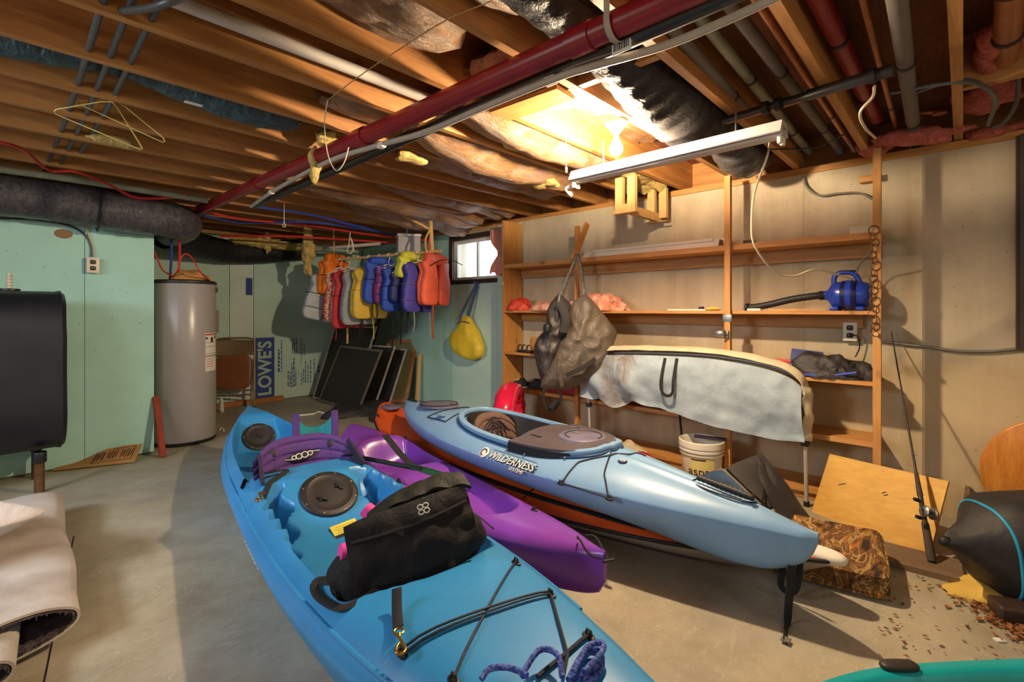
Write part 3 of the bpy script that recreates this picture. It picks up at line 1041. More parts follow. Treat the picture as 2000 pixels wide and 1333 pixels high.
def wire_hanger(hook, nk, Lp, Rp, m, label):
    t = empty('coat_hanger', tuple(hook), label, 'hanger')
    up = Vector((0, 0, 1))
    ax = (Rp - Lp)
    ax.z = 0
    ax.normalize()
    hk = [hook + ax * 0.017 * math.cos(s) + up * (0.017 * math.sin(s) - 0.004) for s in [math.radians(k) for k in range(200, -41, -20)]]
    MB().tube(smooth_path(hk[::3] + [hook.lerp(nk, 0.5) + ax * 0.004, nk], 4), 0.0026, 7).build('hook', M[m], t)
    b0 = Lp.lerp(Rp, 0.5)
    s1, s2 = nk.lerp(Lp, 0.34) + up * 0.012, nk.lerp(Rp, 0.34) + up * 0.012
    e = (Rp - Lp).normalized()
    tri = [nk, nk.lerp(s1, 0.6) + up * 0.004, s1, Lp + up * 0.022 + e * 0.012, Lp + up * 0.008, Lp + e * 0.012, b0, Rp - e * 0.012, Rp + up * 0.008, Rp + up * 0.022 - e * 0.012, s2, nk.lerp(s2, 0.6) + up * 0.004]
    MB().tube(tri, 0.0027, 7, closed=True).build('shoulder_wire', M[m], t)


hx0 = on_z(272, 80, 2.197).x
hy0 = on_z(232, 185, 2.2).y
wire_hanger(Vector((hx0 + 0.006, hy0, 2.2)), at_d(219, 199, 2.24), at_d(106, 222, 2.20), at_d(278, 294, 2.10), 'hanger', 'yellow wire hanger on the conduit, the lower one of two')
wire_hanger(Vector((hx0 + 0.006, hy0 + 0.03, 2.2)), at_d(226, 197, 2.28), at_d(154, 203, 2.32), at_d(322, 280, 2.22), 'hanger', 'yellow wire hanger on the conduit, crossing behind the lower hanger')

P = [on_z(x, y, z) for x, y, z in ((-30, 272, 2.1), (40, 290, 2.11), (95, 332, 2.10), (150, 336, 2.10), (215, 362, 2.08), (265, 386, 2.06), (330, 387, 2.09), (365, 382, 2.12))]
wire('red_water_tube', P, 0.009, 'pex_red', 'red plastic water tube snaking under the joists by the black duct', 'tube')
P = [on_z(x, y, z) for x, y, z in ((-20, 328, 2.11), (150, 352, 2.11), (405, 392, 2.11))]
pipe('conduit_pipe', P, 0.024, 'green_pipe', 'pale green painted pipe below the joists beside the dark duct')
pp = on_z(372, 400, 2.1)
pipe('conduit_pipe', [on_z(430, 392, 2.1), on_z(345, 436, 2.1)], 0.02, 'green_pipe', 'short pale green pipe crossing behind the end of the dark duct')
# eye hooks
for k, (x, y, z) in enumerate(((56, 345, 2.17), (555, 437, 2.12), (500, 405, 2.16))):
    c = on_z(x, y, z) if k != 1 else at_d(555, 437, 4.4)
    t_ = MB()
    t_.tube([Vector((c.x, c.y, max(JB, c.z + 0.05))), c + Vector((0, 0, 0.0))], 0.003, 6)
    arc = [c + Vector((0.014 * math.cos(s) * 0.7, -0.014 * math.cos(s) * 0.7, -0.016 + 0.016 * math.sin(s))) for s in [2 * PI * q / 14 for q in range(14)]]
    t_.tube(arc, 0.003, 6, closed=True)
    if k < 2:
        tag(t_.build('screw_eye', M['white']), ('white screw eye under the joist before the green pipe', 'white screw eye hanging by the red and blue tubes')[k], 'hook')

# red and blue water tubes over to the heater and along to the back
hx, hy = 1.16, 5.19
dR = [on_z(x, y, z) for x, y, z in ((352, 425, 2.10), (470, 428, 2.10), (600, 440, 2.09), (760, 463, 2.08))]
R0 = Vector((1.10, 5.18, 1.47))
wire('red_water_tube', [R0, Vector((1.10, 5.12, 1.75)), Vector((1.06, 5.02, 2.05)), Vector((1.12, 4.97, 2.10))] + [on_z(x, y, z) for x, y, z in ((470, 428, 2.09), (600, 440, 2.09), (720, 458, 2.08), (840, 470, 2.07))], 0.0105, 'pex_red', 'bright red water tube rising from the heater then along under the joists', 'tube')
wire('blue_water_tube', [R0 + Vector((-0.05, 0.05, 0)), Vector((1.055, 5.2, 1.75)), Vector((1.03, 5.12, 2.04)), Vector((1.14, 5.06, 2.075))] + [on_z(x, y, z) for x, y, z in ((470, 435, 2.085), (600, 434, 2.09), (700, 446, 2.10), (860, 475, 2.10))], 0.0105, 'pex_blue', 'blue water tube rising from the heater beside the red one', 'tube')
wire('red_water_tube', [on_z(430, 462, 2.0), on_z(560, 462, 2.02), on_z(700, 470, 2.03), on_z(840, 480, 2.04)], 0.012, 'pex_red', 'dark red water tube lowest of the tubes before the back wall', 'tube')
wire('blue_water_tube', [on_z(505, 405, 2.12), on_z(600, 418, 2.12), on_z(690, 440, 2.1), on_z(740, 452, 2.1)], 0.011, 'pex_blue', 'dark blue water tube in shade behind the end of the red pipe', 'tube')

# strings and cords
wire('string', [on_z(x, y, z) for x, y, z in ((960, 2, 2.15), (870, 40, 2.12), (780, 96, 2.12), (700, 150, 2.12), (640, 196, 2.14))], 0.0022, 'cardboard', 'brown twine slung from the joists in front of the white pipe', 'string', None, 5)
wire('string', [on_z(640, 196, 2.14), at_d(634, 240, 2.25), at_d(640, 300, 2.3), at_d(656, 333, 2.3), at_d(672, 318, 2.3), at_d(681, 288, 2.3)], 0.0025, 'cord_cream', 'pale cord loop dangling beside the red ceiling pipe', 'string', None, 5)
pk = at_d(1106, 300, 2.75)
t_ = MB().tube([pk, at_d(1106, 326, 2.75)], 0.0016, 5)
t_.lathe([(0.001, 0), (0.008, -0.004), (0.006, -0.03), (0.001, -0.034)], at_d(1106, 326, 2.75), 10)
t_.tube([pk, Vector((pk.x, pk.y, JB))], 0.0016, 5)
tag(t_.build('pull_cord', M['white']), 'white pull cord with a knob hanging left of the white fixture end', 'cord')
wire('power_cord', [on_z(1503, 280, 2.02), at_d(1497, 310, 2.3), at_d(1474, 375, 2.45), at_d(1468, 435, 2.55), at_d(1474, 480, 2.62), at_d(1510, 528, 2.7), at_d(1548, 540, 2.75), at_d(1592, 527, 2.8), at_d(1640, 538, 2.86), at_d(1665, 546, 2.9)], 0.0055, 'cord_cream', 'cream power cord looping from the tube light down to the blue blower', 'cord')
wire('power_cord', [on_x(1568, 345, WX - 0.03), on_x(1575, 365, WX - 0.03), on_x(1600, 382, WX - 0.03), on_x(1640, 378, WX - 0.03), on_x(1680, 378, WX - 0.03), on_x(1712, 394, WX - 0.04)], 0.007, 'cord_grey', 'grey cable along the top of the concrete behind the last post', 'cord')
wire('power_cord', [on_z(1500, 292, 2.13), on_z(1590, 288, 2.13), on_z(1650, 262, 2.13)], 0.004, 'black_rub', 'black cord crossing under the grey pipes', 'cord')
wire('power_cord', [on_z(1708, 168, 2.12), on_z(1704, 190, 2.10), on_z(1680, 220, 2.06), on_z(1690, 250, 2.06), on_z(1710, 270, 2.09)], 0.006, 'cord_cream', 'cream cable end dangling by the red pipe end', 'cord')
for k, (pts, lab) in enumerate((
        (((1790, 180, 2.2), (1850, 160, 2.19), (1900, 158, 2.18), (1935, 180, 2.17), (1940, 215, 2.15), (1930, 245, 2.13)), 'grey cable bundle bending past the last joist, upper strand'),
        (((1740, 182, 2.2), (1830, 165, 2.18), (1900, 162, 2.16), (1945, 190, 2.15), (1932, 240, 2.12)), 'grey cable bundle bending past the last joist, lower strand'),
        (((1990, 150, 2.2), (1985, 200, 2.16), (1965, 235, 2.14), (1940, 250, 2.13)), 'grey cable slanting down at the frame edge'))):
    wire('electric_cable', [on_z(*p) for p in pts], 0.009, 'conduit', lab, 'cable', 'grey cables near the last joist')
# brass valve cluster in shade
t_ = MB()
c = on_z(1815, 215, 2.25)
t_.tube([c + Vector((-0.1, 0.05, 0)), c + Vector((0.1, 0.05, 0))], 0.012, 10)
t_.tube([c + Vector((0, 0.05, 0)), c + Vector((0, -0.04, -0.02))], 0.012, 10)
t_.lathe([(0.001, 0), (0.03, 0.002), (0.03, 0.012), (0.001, 0.014)], c + Vector((0, -0.04, -0.035)), 14)
t_.lathe([(0.02, -0.03), (0.024, 0), (0.02, 0.03)], c + Vector((0.04, 0.05, 0)), 12)
tag(t_.build('pipe_valve', M['copper']), 'small brass pipe valve between the thick grey pipe and last joist', 'valve')

# wooden box frame hung below the joists, by the wall
t = empty('hanging_wood_frame', (3.42, 1.80, JB), 'small pale lumber frame hanging below the joists above the top shelf', 'frame')
ux, uy = 3.12, 1.80
for (x, y) in ((ux, 1.84), (ux, 1.74), (3.62, 1.84), (3.62, 1.74)):
    MB().span((x - 0.019, y - 0.03, 1.93), (x + 0.019, y + 0.03, JB - 0.003)).build('upright', M['pale_wood'], t)
MB().span((ux - 0.02, 1.77, 1.905), (3.64, 1.81, 1.968)).build('rail', M['pale_wood'], t)
MB().span((ux - 0.03, 1.70, 1.90), (ux + 0.03, 1.88, 1.9295)).build('cross_piece', M['pale_wood'], t)
MB().span((3.59, 1.70, 1.90), (3.65, 1.88, 1.9045)).build('cross_piece', M['pale_wood'], t)


# ------------------------------------------------------------------ shelving on the long wall
SF = 3.475                                        # front of the shelves
PY = [0.36, 1.188, 2.46, 3.372]                   # post lines, the last is the end board
SZ = [0.078, 0.425, 0.775, 1.192, 1.652]          # tops of the shelves
t = empty('wall_shelving', (3.6, 1.85, 0), 'long pine wall shelving with five levels on lumber posts', 'shelving')
for y in PY[:3]:
    MB().span((SF - 0.038, y - 0.019, 0.002), (SF, y + 0.019, TOP - 0.004 if y < 1.5 else 1.93)).build('post', M['pine_up'], t)
MB().span((SF - 0.005, PY[3], 0.002), (WX - 0.03, PY[3] + 0.024, 2.10)).build('end_board', M['pine_up'], t)
th = [0.03, 0.03, 0.022, 0.022, 0.038]
for k, z in enumerate(SZ):
    for y0, y1 in (((PY[0] + 0.02, PY[1] + 0.4), (PY[1] + 0.402, PY[3] - 0.002)) if k < 4 else ((PY[0] - 0.0, PY[1] + 0.02), (PY[1] + 0.022, PY[3] - 0.002))):
        MB().span((SF + 0.001, y0, z - th[k]), (WX - 0.004, y1, z)).build('shelf_board', M['pine'], t)
for k, z in enumerate(SZ[3:]):
    MB().span((WX - 0.045, PY[0] + (0.10, 0.02)[k], z - th[3 + k] - 0.088), (WX - 0.005, PY[3] - 0.01, z - th[3 + k] - 0.001)).build('cleat', M['block'], t)
MB().span((SF + 0.02, PY[0] + 0.06, SZ[0] - 0.03 - 0.045), (SF + 0.058, PY[3] - 0.01, SZ[0] - 0.031)).build('cleat', M['block'], t)
# diagonal brace the big bag hangs on
a, b = at_d(1147, 437, 4.05), at_d(1120, 508, 4.0)
MB().bar(a, b, 0.018, 0.06, (1, 0, 0)).build('brace', M['pine'], t)
MB().rbox((SF - 0.0385, PY[1], 1.14), (0.003, 0.06, 0.05), 0.001).build('mending_plate', M['steel'], t)
MB().rbox((SF - 0.006, PY[3] + 0.012, 1.46), (0.002, 0.022, 0.03), 0.0008).build('price_sticker', plain('yellow_sticker', (214, 204, 80), 0.6), t)
MB().rbox(on_x(1698, 350, 3.73), (0.05, 0.10, 0.04), 0.004).build('top_block', M['pine'], t)

# white tube light battens stored on the top shelf
y0, y1 = on_x(1416, 470, 3.56).y + 0.03, on_x(1140, 490, 3.56).y
for k, (dx, z0, lab) in enumerate(((3.56, 0.001, 'long white tube light batten lying in front on the top shelf'), (3.66, 0.001, 'long white tube light batten behind the front one on the top shelf'))):
    tt = empty('stored_light_batten', (dx, (y0 + y1) / 2, SZ[4] + z0), lab, 'light fixture', 'light battens on the top shelf')
    q = MB()
    pr = [(-0.045, 0), (0.045, 0), (0.045, 0.02), (0.02, 0.055 + 0.02 * k), (-0.02, 0.055 + 0.02 * k), (-0.045, 0.02)]
    n = len(pr)
    vs = [(dx + a, y, SZ[4] + 0.001 + b) for y in (y0 - 0.03 * k, y1 - 0.08 * k) for a, b in pr]
    q.add(vs, [tuple(range(n)), tuple(range(n, 2 * n))[::-1]] + [(i, (i + 1) % n, n + (i + 1) % n, n + i) for i in range(n)])
    q.build('channel', M['white_enamel'], tt)
    MB().tube([(dx - 0.033, y0 + 0.04, SZ[4] + 0.052), (dx - 0.033, y1 - 0.12, SZ[4] + 0.052)], 0.013, 10).build('tube', M['white'], tt)
    MB().rbox((dx, y0 - 0.03 * k - 0.004, SZ[4] + 0.028), (0.07, 0.006, 0.045), 0.002).build('end_cap', M['cord_grey'], tt)
tag(MB().rbox((3.58, PY[1] - 0.10, SZ[4] + 0.016), (0.08, 0.06, 0.03), 0.006).build('dark_bracket', M['brown_steel']), 'small dark metal bracket on the top shelf beside the middle post', 'bracket')
p = on_x(1685, 447, 3.62)
tag(MB().rbox((3.62, p.y, SZ[4] + 0.03), (0.06, 0.13, 0.058), 0.004).build('paper_box', M['ivory']), 'small cream box at the end of the top shelf by the last post', 'box')

# blue air pump with its hose
c = on_x(1657, 580, 3.58)
base = Vector((3.58, c.y, SZ[3]))
t = empty('air_pump', tuple(base), 'royal blue electric air pump with handle and black hose', 'pump')
pb = plain('royal_blue_plastic', (36, 66, 176), 0.26)
pd = plain('dark_blue_plastic', (26, 30, 84), 0.3)
Ry = Matrix.Rotation(-PI / 2, 3, 'X')             # local z of the lathe to +y
MB().lathe([(0.001, -0.115), (0.05, -0.113), (0.072, -0.098), (0.083, -0.06), (0.085, 0.0), (0.083, 0.05), (0.07, 0.085), (0.045, 0.10), (0.03, 0.112), (0.028, 0.13), (0.001, 0.13)], base + Vector((0, 0, 0.098)), 32, Ry).build('housing', pb, t)
MB().lathe([(0.084, -0.048), (0.089, -0.045), (0.089, 0.03), (0.084, 0.034)], base + Vector((0, 0, 0.098)), 32, Ry, cap=False).build('motor_band', pd, t)
MB().lathe([(0.086, -0.022), (0.0915, -0.02), (0.0915, 0.008), (0.086, 0.01)], base + Vector((0, 0, 0.098)), 32, Ry, cap=False).build('trim_band', pb, t)
MB().tube(smooth_path([base + Vector((0, 0.075, 0.165)), base + Vector((0, 0.07, 0.215)), base + Vector((0, 0.03, 0.238)), base + Vector((0, -0.03, 0.225)), base + Vector((0, -0.06, 0.17))], 6), 0.015, 10).build('handle', pb, t)
for s in (-1, 1):
    MB().rbox(base + Vector((0.0, s * 0.065, 0.014)), (0.15, 0.045, 0.026), 0.008).build('foot', pb, t)
MB().rbox(base + Vector((0, -0.0, 0.245)), (0.03, 0.075, 0.012), 0.005).build('handle_grip', M['black_rub'], t)
ho = MB()
hp = smooth_path([base + Vector((0, 0.125, 0.098)), base + Vector((-0.02, 0.17, 0.095)), base + Vector((-0.03, 0.30, 0.075)), base + Vector((-0.035, 0.42, 0.045)), base + Vector((-0.035, 0.52, 0.026)), base + Vector((-0.03, 0.585, 0.022))], 10)
ho.tube(hp, [0.021 + (0.0028 if i % 2 else 0) + (0.006 if i < 8 or i > 46 else 0) for i in range(len(hp))], 12)
ho.build('hose', M['black_rub'], t)
# thin slats and a card lying on the same shelf
y = on_x(1560, 600, 3.6).y
tag(MB().bar((3.53, y + 0.17, SZ[3] + 0.006), (3.60, y - 0.15, SZ[3] + 0.006), 0.035, 0.01).build('lath_strip', M['pale_wood']), 'thin dark edged slat lying under the pump hose', 'slat')
y = on_x(1475, 600, 3.5).y
tag(MB().bar((3.51, y + 0.05, SZ[3] + 0.008), (3.52, y - 0.03, SZ[3] + 0.008), 0.05, 0.014).build('white_card', M['paper']), 'white card edge lying just past the middle post, end of hose', 'card')
y = on_x(1350, 602, 3.55).y
tag(MB().bar((3.52, y + 0.16, SZ[3] + 0.006), (3.54, y - 0.12, SZ[3] + 0.006), 0.06, 0.01).build('paper_strip', M['paper']), 'flat white paper strip on the shelf level with the pump', 'paper')
c = on_x(1395, 600, 3.55)
tag(MB().blob((3.55, c.y, SZ[3] + 0.014), (0.03, 0.05, 0.013), (0.8, 0.8), 14, 8, lambda p: p * (1 + 0.3 * nz(p, 40))).build('yellow_rag', plain('yellow_rag', (222, 200, 96), 0.9)), 'small yellow rag on the shelf by the middle post', 'rag')
c = on_x(1372, 598, 3.68)
tag(MB().lathe([(0.001, 0.03), (0.018, 0.028), (0.024, 0.012), (0.024, 0.0), (0.001, 0)], (3.66, c.y, SZ[3] + 0.001), 14).build('black_knob', M['black_rub']), 'small black knob standing behind the yellow rag', 'knob')  # a loose black knob on the shelf

# red bag and pink cloth on the pump's shelf, far bay


def heap(name, c, r, m, label, cat, seed, amp=0.5, fl=0.0, nu=40, nv=24, R=None, e=(0.9, 0.9), freq=None, parent=None):
    """a soft crumpled thing resting on height c.z"""
    f = freq or 1.6 / max(r)

    def fn(p):
        n1 = nz(p, f * 1.3, seed)
        rd = 1 - abs(nz(p, f * 2.6, seed + 9)) * 1.6
        q = p * (1 + amp * (0.6 * n1 + 0.35 * rd))
        if q.z < 0:
            q.z *= fl
        return q
    mb = MB().blob(c, r, e, nu, nv, fn, R)
    zmin = min(p.z for p in mb.v)
    for p in mb.v:
        p.z += c[2] - zmin
    return tag(mb.build(name, m if not isinstance(m, str) else M[m], parent), label, cat)


M['red_bag'] = cloth('red_nylon', (222, 70, 48), 0.5, 0.5, 9)
M['pink_cloth'] = patterned('pink_and_cream_cloth', [(0.3, (206, 104, 84)), (0.5, (232, 168, 142)), (0.7, (238, 206, 176))], 9, 0.9, 2.0)
c = on_x(1017, 600, 3.58)
heap('red_stuff_sack', Vector((3.56, c.y, SZ[3])), (0.09, 0.11, 0.10), 'red_bag', 'small red nylon sack on the shelf against the end board', 'bag', 1.0, 0.5)
c = on_x(1075, 600, 3.6)
heap('pink_cloth', Vector((3.59, c.y - 0.02, SZ[3])), (0.13, 0.20, 0.075), 'pink_cloth', 'pink and cream folded cloth beside the red sack', 'cloth', 2.0, 0.6)
c = on_x(1165, 600, 3.6)
heap('pink_cloth', Vector((3.60, c.y, SZ[3])), (0.12, 0.26, 0.12), 'pink_cloth', 'pink and cream cloth piled behind the hanging grey bag', 'cloth', 5.0, 0.7)

# shoes on the lower shelves


def shoe(c, yaw, L, up, sole, label, name, cat='shoe'):
    T = Matrix.Translation(Vector(c)) @ rotz(yaw)
    t = empty(name, c, label, cat)

    def fn(p):
        x, y, z = p.x / (L / 2), p.y, p.z
        wd = 0.8 + 0.2 * math.cos((x + 0.35) * 2.2)
        h = 0.55 + 0.45 * sstep(0.35, -0.5, x)
        return (p.x, y * wd, max(0.018, z * h + 0.018))
    MB(T).blob((0, 0, 0.0), (L / 2, 0.042, 0.075), (0.8, 0.9), 22, 14, fn).build('upper', up, t)
    MB(T).blob((0, 0, 0.012), (L / 2 + 0.006, 0.046, 0.012), (0.5, 0.85), 22, 8).build('sole', sole, t)
    MB(T).blob((-L * 0.18, 0, 0.088), (L * 0.17, 0.022, 0.007), (0.8, 0.8), 14, 6).build('opening', M['black_rub'], t)
    la = MB(T)
    for k in range(4):
        x = 0.0 + k * 0.025
        la.tube([(x, -0.024, 0.079 - k * 0.006), (x + 0.004, 0, 0.086 - k * 0.007), (x, 0.024, 0.079 - k * 0.006)], 0.003, 5)
    la.build('laces', sole, t)
    return t


M['shoe_white'] = plain('worn_white_rubber', (196, 186, 168), 0.7)
M['shoe_black'] = cloth('black_canvas', (40, 36, 38), 0.8)
c = on_x(1013, 755, 3.54)
shoe((3.56, c.y, SZ[1] + 0.0), 1.3, 0.25, M['shoe_black'], M['shoe_white'], 'black canvas shoe with white sole on a low shelf by the end board', 'canvas_shoe')
c = on_x(1036, 752, 3.56)
shoe((3.60, c.y, SZ[1] + 0.0), 1.7, 0.25, M['shoe_black'], M['brown_steel'], 'plain dark shoe next to the white soled one', 'canvas_shoe')
c = on_x(1024, 690, 3.54)
t = empty('water_sandal', (3.55, c.y, SZ[2]), 'black strappy sandal on the shelf above the canvas shoes', 'shoe')
T = Matrix.Translation((3.55, c.y, SZ[2] + 0.013)) @ rotz(1.45)
MB(T).blob((0, 0, 0), (0.12, 0.042, 0.012), (0.5, 0.85), 20, 8).build('sole', M['black_rub'], t)
for k, x in enumerate((-0.07, 0.0, 0.06)):
    MB(T).strap(smooth_path([(x, -0.04, 0.0), (x + 0.01, -0.025, 0.05), (x + 0.012, 0.0, 0.06), (x + 0.01, 0.025, 0.05), (x, 0.04, 0.0)], 4), 0.018, 0.003, up=(0, 0, 1)).build('strap', M['shoe_black'], t)
c = on_x(1045, 672, 3.74)
tag(MB().rbox((3.742, c.y, SZ[2] + 0.075), (0.02, 0.10, 0.14), 0.003).build('wood_offcut', M['pine']), 'small square wood offcut standing against the wall on the sandal shelf', 'wood block')
# red and blue boxes half hidden under the bag
c = on_x(1108, 770, 3.6)
tag(MB().rbox((3.62, c.y, SZ[1] + 0.042), (0.22, 0.36, 0.08), 0.01).build('red_box', plain('dull_red_plastic', (142, 34, 40), 0.5)), 'flat dark red box on the low shelf under the hanging bag', 'box')
c = on_x(1143, 765, 3.56)
MBc = MB().lathe([(0.001, 0), (0.05, 0), (0.055, 0.02), (0.055, 0.12), (0.03, 0.15), (0.001, 0.15)], (3.585, c.y - 0.02, SZ[1] + 0.001), 20)
tag(MBc.build('blue_jar', plain('blue_plastic_jar', (40, 70, 150), 0.4)), 'small blue plastic jar behind the canopy leg', 'jar')

# folded black and blue gear, red stick on the shelf below the pump
M['black_nylon'] = cloth('black_nylon', (44, 40, 40), 0.6, 0.6, 8)
c = on_x(1640, 735, 3.58)
t = heap('black_gear_bag', Vector((3.60, c.y + 0.06, SZ[2] + 0.001)), (0.11, 0.20, 0.115), 'black_nylon', 'crumpled black nylon bag with blue edging below the outlet', 'bag', 8.0, 0.7, nu=56, nv=30)
pp = [Vector((3.475, c.y + q, SZ[2] + 0.012 + h)) for q, h in ((0.17, 0.0), (0.10, 0.004), (0.02, 0.012), (-0.08, 0.034), (-0.10, 0.04))]
MB().tube(smooth_path(pp, 6), 0.008, 7).build('edging', M['pex_blue'], t)
c = on_x(1575, 700, 3.66)
T = Matrix.Translation((3.65, c.y, SZ[2] + 0.085)) @ Matrix.Rotation(0.5, 4, 'Y') @ rotz(0.2)
bk = MB(T).rbox((0, 0, 0), (0.02, 0.18, 0.15), 0.004).build('blue_box', plain('blue_card', (58, 68, 128), 0.6))
tag(bk, 'blue printed box tilted behind the red stick', 'box')
a, b = at_d(1510, 709, 3.27), at_d(1552, 710, 3.14)
MB().box
tag(MB().rbox((a + b) / 2 + Vector((0.1, 0, 0)), (0.03, 0.20, 0.03), 0.006, frame((0, 0, 0), (0, 1, 0)).to_3x3() if False else None).build('red_handle', plain('red_plastic_handle', (210, 60, 44), 0.4)), 'red plastic handle resting on the canopy and black bag', 'handle')  # a loose red handle lying like a stick

# outlets and cables on the wall


def outlet(c, n, label, m='ivory'):
    """duplex outlet box; n: outward normal"""
    T = frame(c, Vector((0, 0, 1)).cross(Vector(n)), (0, 0, 1)) if False else None
    n = Vector(n)
    sd = Vector((0, 0, 1)).cross(n)
    R = Matrix((sd, n, Vector((0, 0, 1)))).transposed()
    t = empty('wall_outlet', tuple(c), label, 'outlet')
    MB().rbox(c + n * 0.022, (0.07, 0.044, 0.115), 0.006, R).build('box', M['steel'], t)
    MB().rbox(c + n * 0.046, (0.076, 0.004, 0.12), 0.0015, R).build('cover_plate', M[m], t)
    for s in (-1, 1):
        r = MB()
        r.blob(c + n * 0.0485 + Vector((0, 0, s * 0.024)), (0.018, 0.003, 0.0165), (0.5, 0.7), 16, 8, None, R)
        rr = r.build('receptacle', M['black_rub'], t)
        sl = MB()
        for q in (-1, 1):
            sl.box(c + n * 0.052 + sd * 0.006 * q + Vector((0, 0, s * 0.024 + 0.003)), (0.002, 0.001, 0.008), R)
        sl.build('slot', M['ivory'], rr)
    return t


c = on_x(1661, 648, WX - 0.03)
outlet(Vector((WX - 0.002, c.y, c.z)), (-1, 0, 0), 'double wall outlet on the concrete under the pump shelf')
wire('plug_cord', [Vector((WX - 0.06, c.y - 0.005, c.z - 0.02)), Vector((WX - 0.07, c.y - 0.045, c.z - 0.03)), Vector((WX - 0.05, c.y - 0.05, c.z - 0.10)), Vector((WX - 0.06, c.y - 0.03, c.z - 0.16))], 0.004, 'black_rub', 'short black cord with a plug hanging from the concrete wall outlet', 'cord')
wire('power_cord', [on_x(1655, 628, WX - 0.02), on_x(1650, 615, WX - 0.02), on_x(1652, 600, 3.70)], 0.005, 'steel', 'grey conduit stub rising from the concrete wall outlet', 'conduit')
wire('power_cord', [on_x(1668, 545, 3.58), on_x(1680, 515, 3.55), on_x(1700, 492, 3.47), on_x(1704, 478, 3.45)], 0.005, 'cord_grey', 'dark cord from the pump up to the chain', 'cord')
wire('wall_conduit', [on_x(1725, 668, WX - 0.02), on_x(1800, 677, WX - 0.02), on_x(1870, 686, WX - 0.02), on_x(1930, 687, WX - 0.02), on_x(1985, 682, WX - 0.02)], 0.008, 'steel', 'thin grey conduit running along the bare concrete', 'conduit')

# pencil sharpener on the middle post
c = on_x(1413, 653, SF - 0.05)
t = empty('pencil_sharpener', (SF - 0.06, PY[1], c.z), 'grey metal pencil sharpener with crank screwed to the middle post', 'sharpener')
MB().lathe([(0.001, -0.0), (0.02, 0.0), (0.03, 0.008), (0.032, 0.035), (0.03, 0.075), (0.02, 0.085), (0.001, 0.086)], (SF - 0.065, PY[1] + 0.0, c.z + 0.003), 20, Ry).build('housing', M['steel'], t)
MB().rbox((SF - 0.05, PY[1] - 0.004, c.z), (0.022, 0.02, 0.05), 0.004).build('bracket', M['steel'], t)
MB().tube([(SF - 0.07, PY[1] - 0.002, c.z), (SF - 0.07, PY[1] - 0.022, c.z), (SF - 0.075, PY[1] - 0.024, c.z - 0.035), (SF - 0.075, PY[1] - 0.044, c.z - 0.037)], 0.004, 8).build('crank', M['brown_steel'], t)

# chain with rings hanging on the end post
t = empty('hanging_chain', (SF - 0.05, PY[0], SZ[4]), 'rusty chain of rings hanging down the last shelving post', 'chain')
M['rust'] = plain('rusty_steel', (120, 86, 56), 0.5, 0.5, 0.35)
z = 1.655
k = 0
while z > 1.06:
    off = 0.008 * math.sin(k * 1.9)
    R = 0.020 if k % 3 else 0.026
    c = Vector((SF - 0.046, PY[0] + 0.012 + off, z))
    a = 0.5 if k % 2 else 1.2
    ring = [c + Vector((0.35 * R * math.cos(s) * (1 if k % 2 else -1), R * math.cos(s) * math.sin(a), R * math.sin(s))) for s in [2 * PI * q / 14 for q in range(14)]]
    MB().tube(ring, 0.0032, 6, closed=True).build('link', M['rust'], t)
    z -= R * 1.55
    k += 1
MB().tube([(SF - 0.07, PY[0], 1.648), (SF - 0.03, PY[0], 1.652)], 0.012, 12).build('peg', M['pale_wood'], t)
MB().tube([(SF - 0.07, PY[0], 1.06), (SF - 0.03, PY[0], 1.06)], 0.011, 12).build('peg', M['pale_wood'], t)


# ------------------------------------------------------------------ boats
def boat_shell(T, L, beam, edge, keel, deck, ns=150, nd=64, nh=22, p=0.62, q=2.4, which='both', yoff=None):
    """beam, edge and keel are functions of the distance x from the stern; deck(x, y, b, e) is the height of the deck"""
    mb = MB(T)
    rows = []
    for i in range(ns + 1):
        a = i / ns
        x = L * (0.5 - 0.5 * math.cos(PI * a)) if False else L * a
        b, e, k = max(0.004, beam(x)), edge(x), keel(x)
        row = []
        if which in ('both', 'deck'):
            for j in range(nd + 1):
                y = -b + 2 * b * j / nd
                row.append((x, y, deck(x, y, b, e)))
        if which in ('both', 'hull'):
            rng = range(1, nh) if which == 'both' else range(0, nh + 1)
            for j in rng:
                ph = PI * j / nh
                c, s = math.cos(ph), math.sin(ph)
                row.append((x, math.copysign(abs(c) ** p, c) * b, e - (e - k) * (abs(s) ** (1 / p) if s > 0 else 0) ** (q / 2.4)))
        rows.append(row)
    n = len(rows[0])
    wrap = which == 'both'
    vs = [v for r in rows for v in r]
    fs = []
    for i in range(ns):
        for j in range(n if wrap else n - 1):
            jj = (j + 1) % n
            fs.append((i * n + j, (i + 1) * n + j, (i + 1) * n + jj, i * n + jj))
    if wrap:
        fs += [tuple(range(n)), tuple(ns * n + k for k in range(n))[::-1]]
    return mb.add(vs, fs, True)


def tab(t):
    """smooth curve through a table"""
    def f(x):
        if x <= t[0][0]:
            return t[0][1]
        for i in range(len(t) - 1):
            (x0, y0), (x1, y1) = t[i], t[i + 1]
            if x <= x1:
                ym = t[i - 1] if i else (2 * x0 - x1, y0)
                yp = t[i + 2] if i + 2 < len(t) else (2 * x1 - x0, y1)
                m0 = (y1 - ym[1]) / (x1 - ym[0]) * (x1 - x0)
                m1 = (yp[1] - y0) / (yp[0] - x0) * (x1 - x0)
                s = (x - x0) / (x1 - x0)
                return (2 * s ** 3 - 3 * s * s + 1) * y0 + (s ** 3 - 2 * s * s + s) * m0 + (-2 * s ** 3 + 3 * s * s) * y1 + (s ** 3 - s * s) * m1
        return t[-1][1]
    return f


def smin(a, b, k=0.03):
    h = max(k - abs(a - b), 0) / k
    return min(a, b) - h * h * k / 4


def smax(a, b, k=0.03):
    return -smin(-a, -b, k)


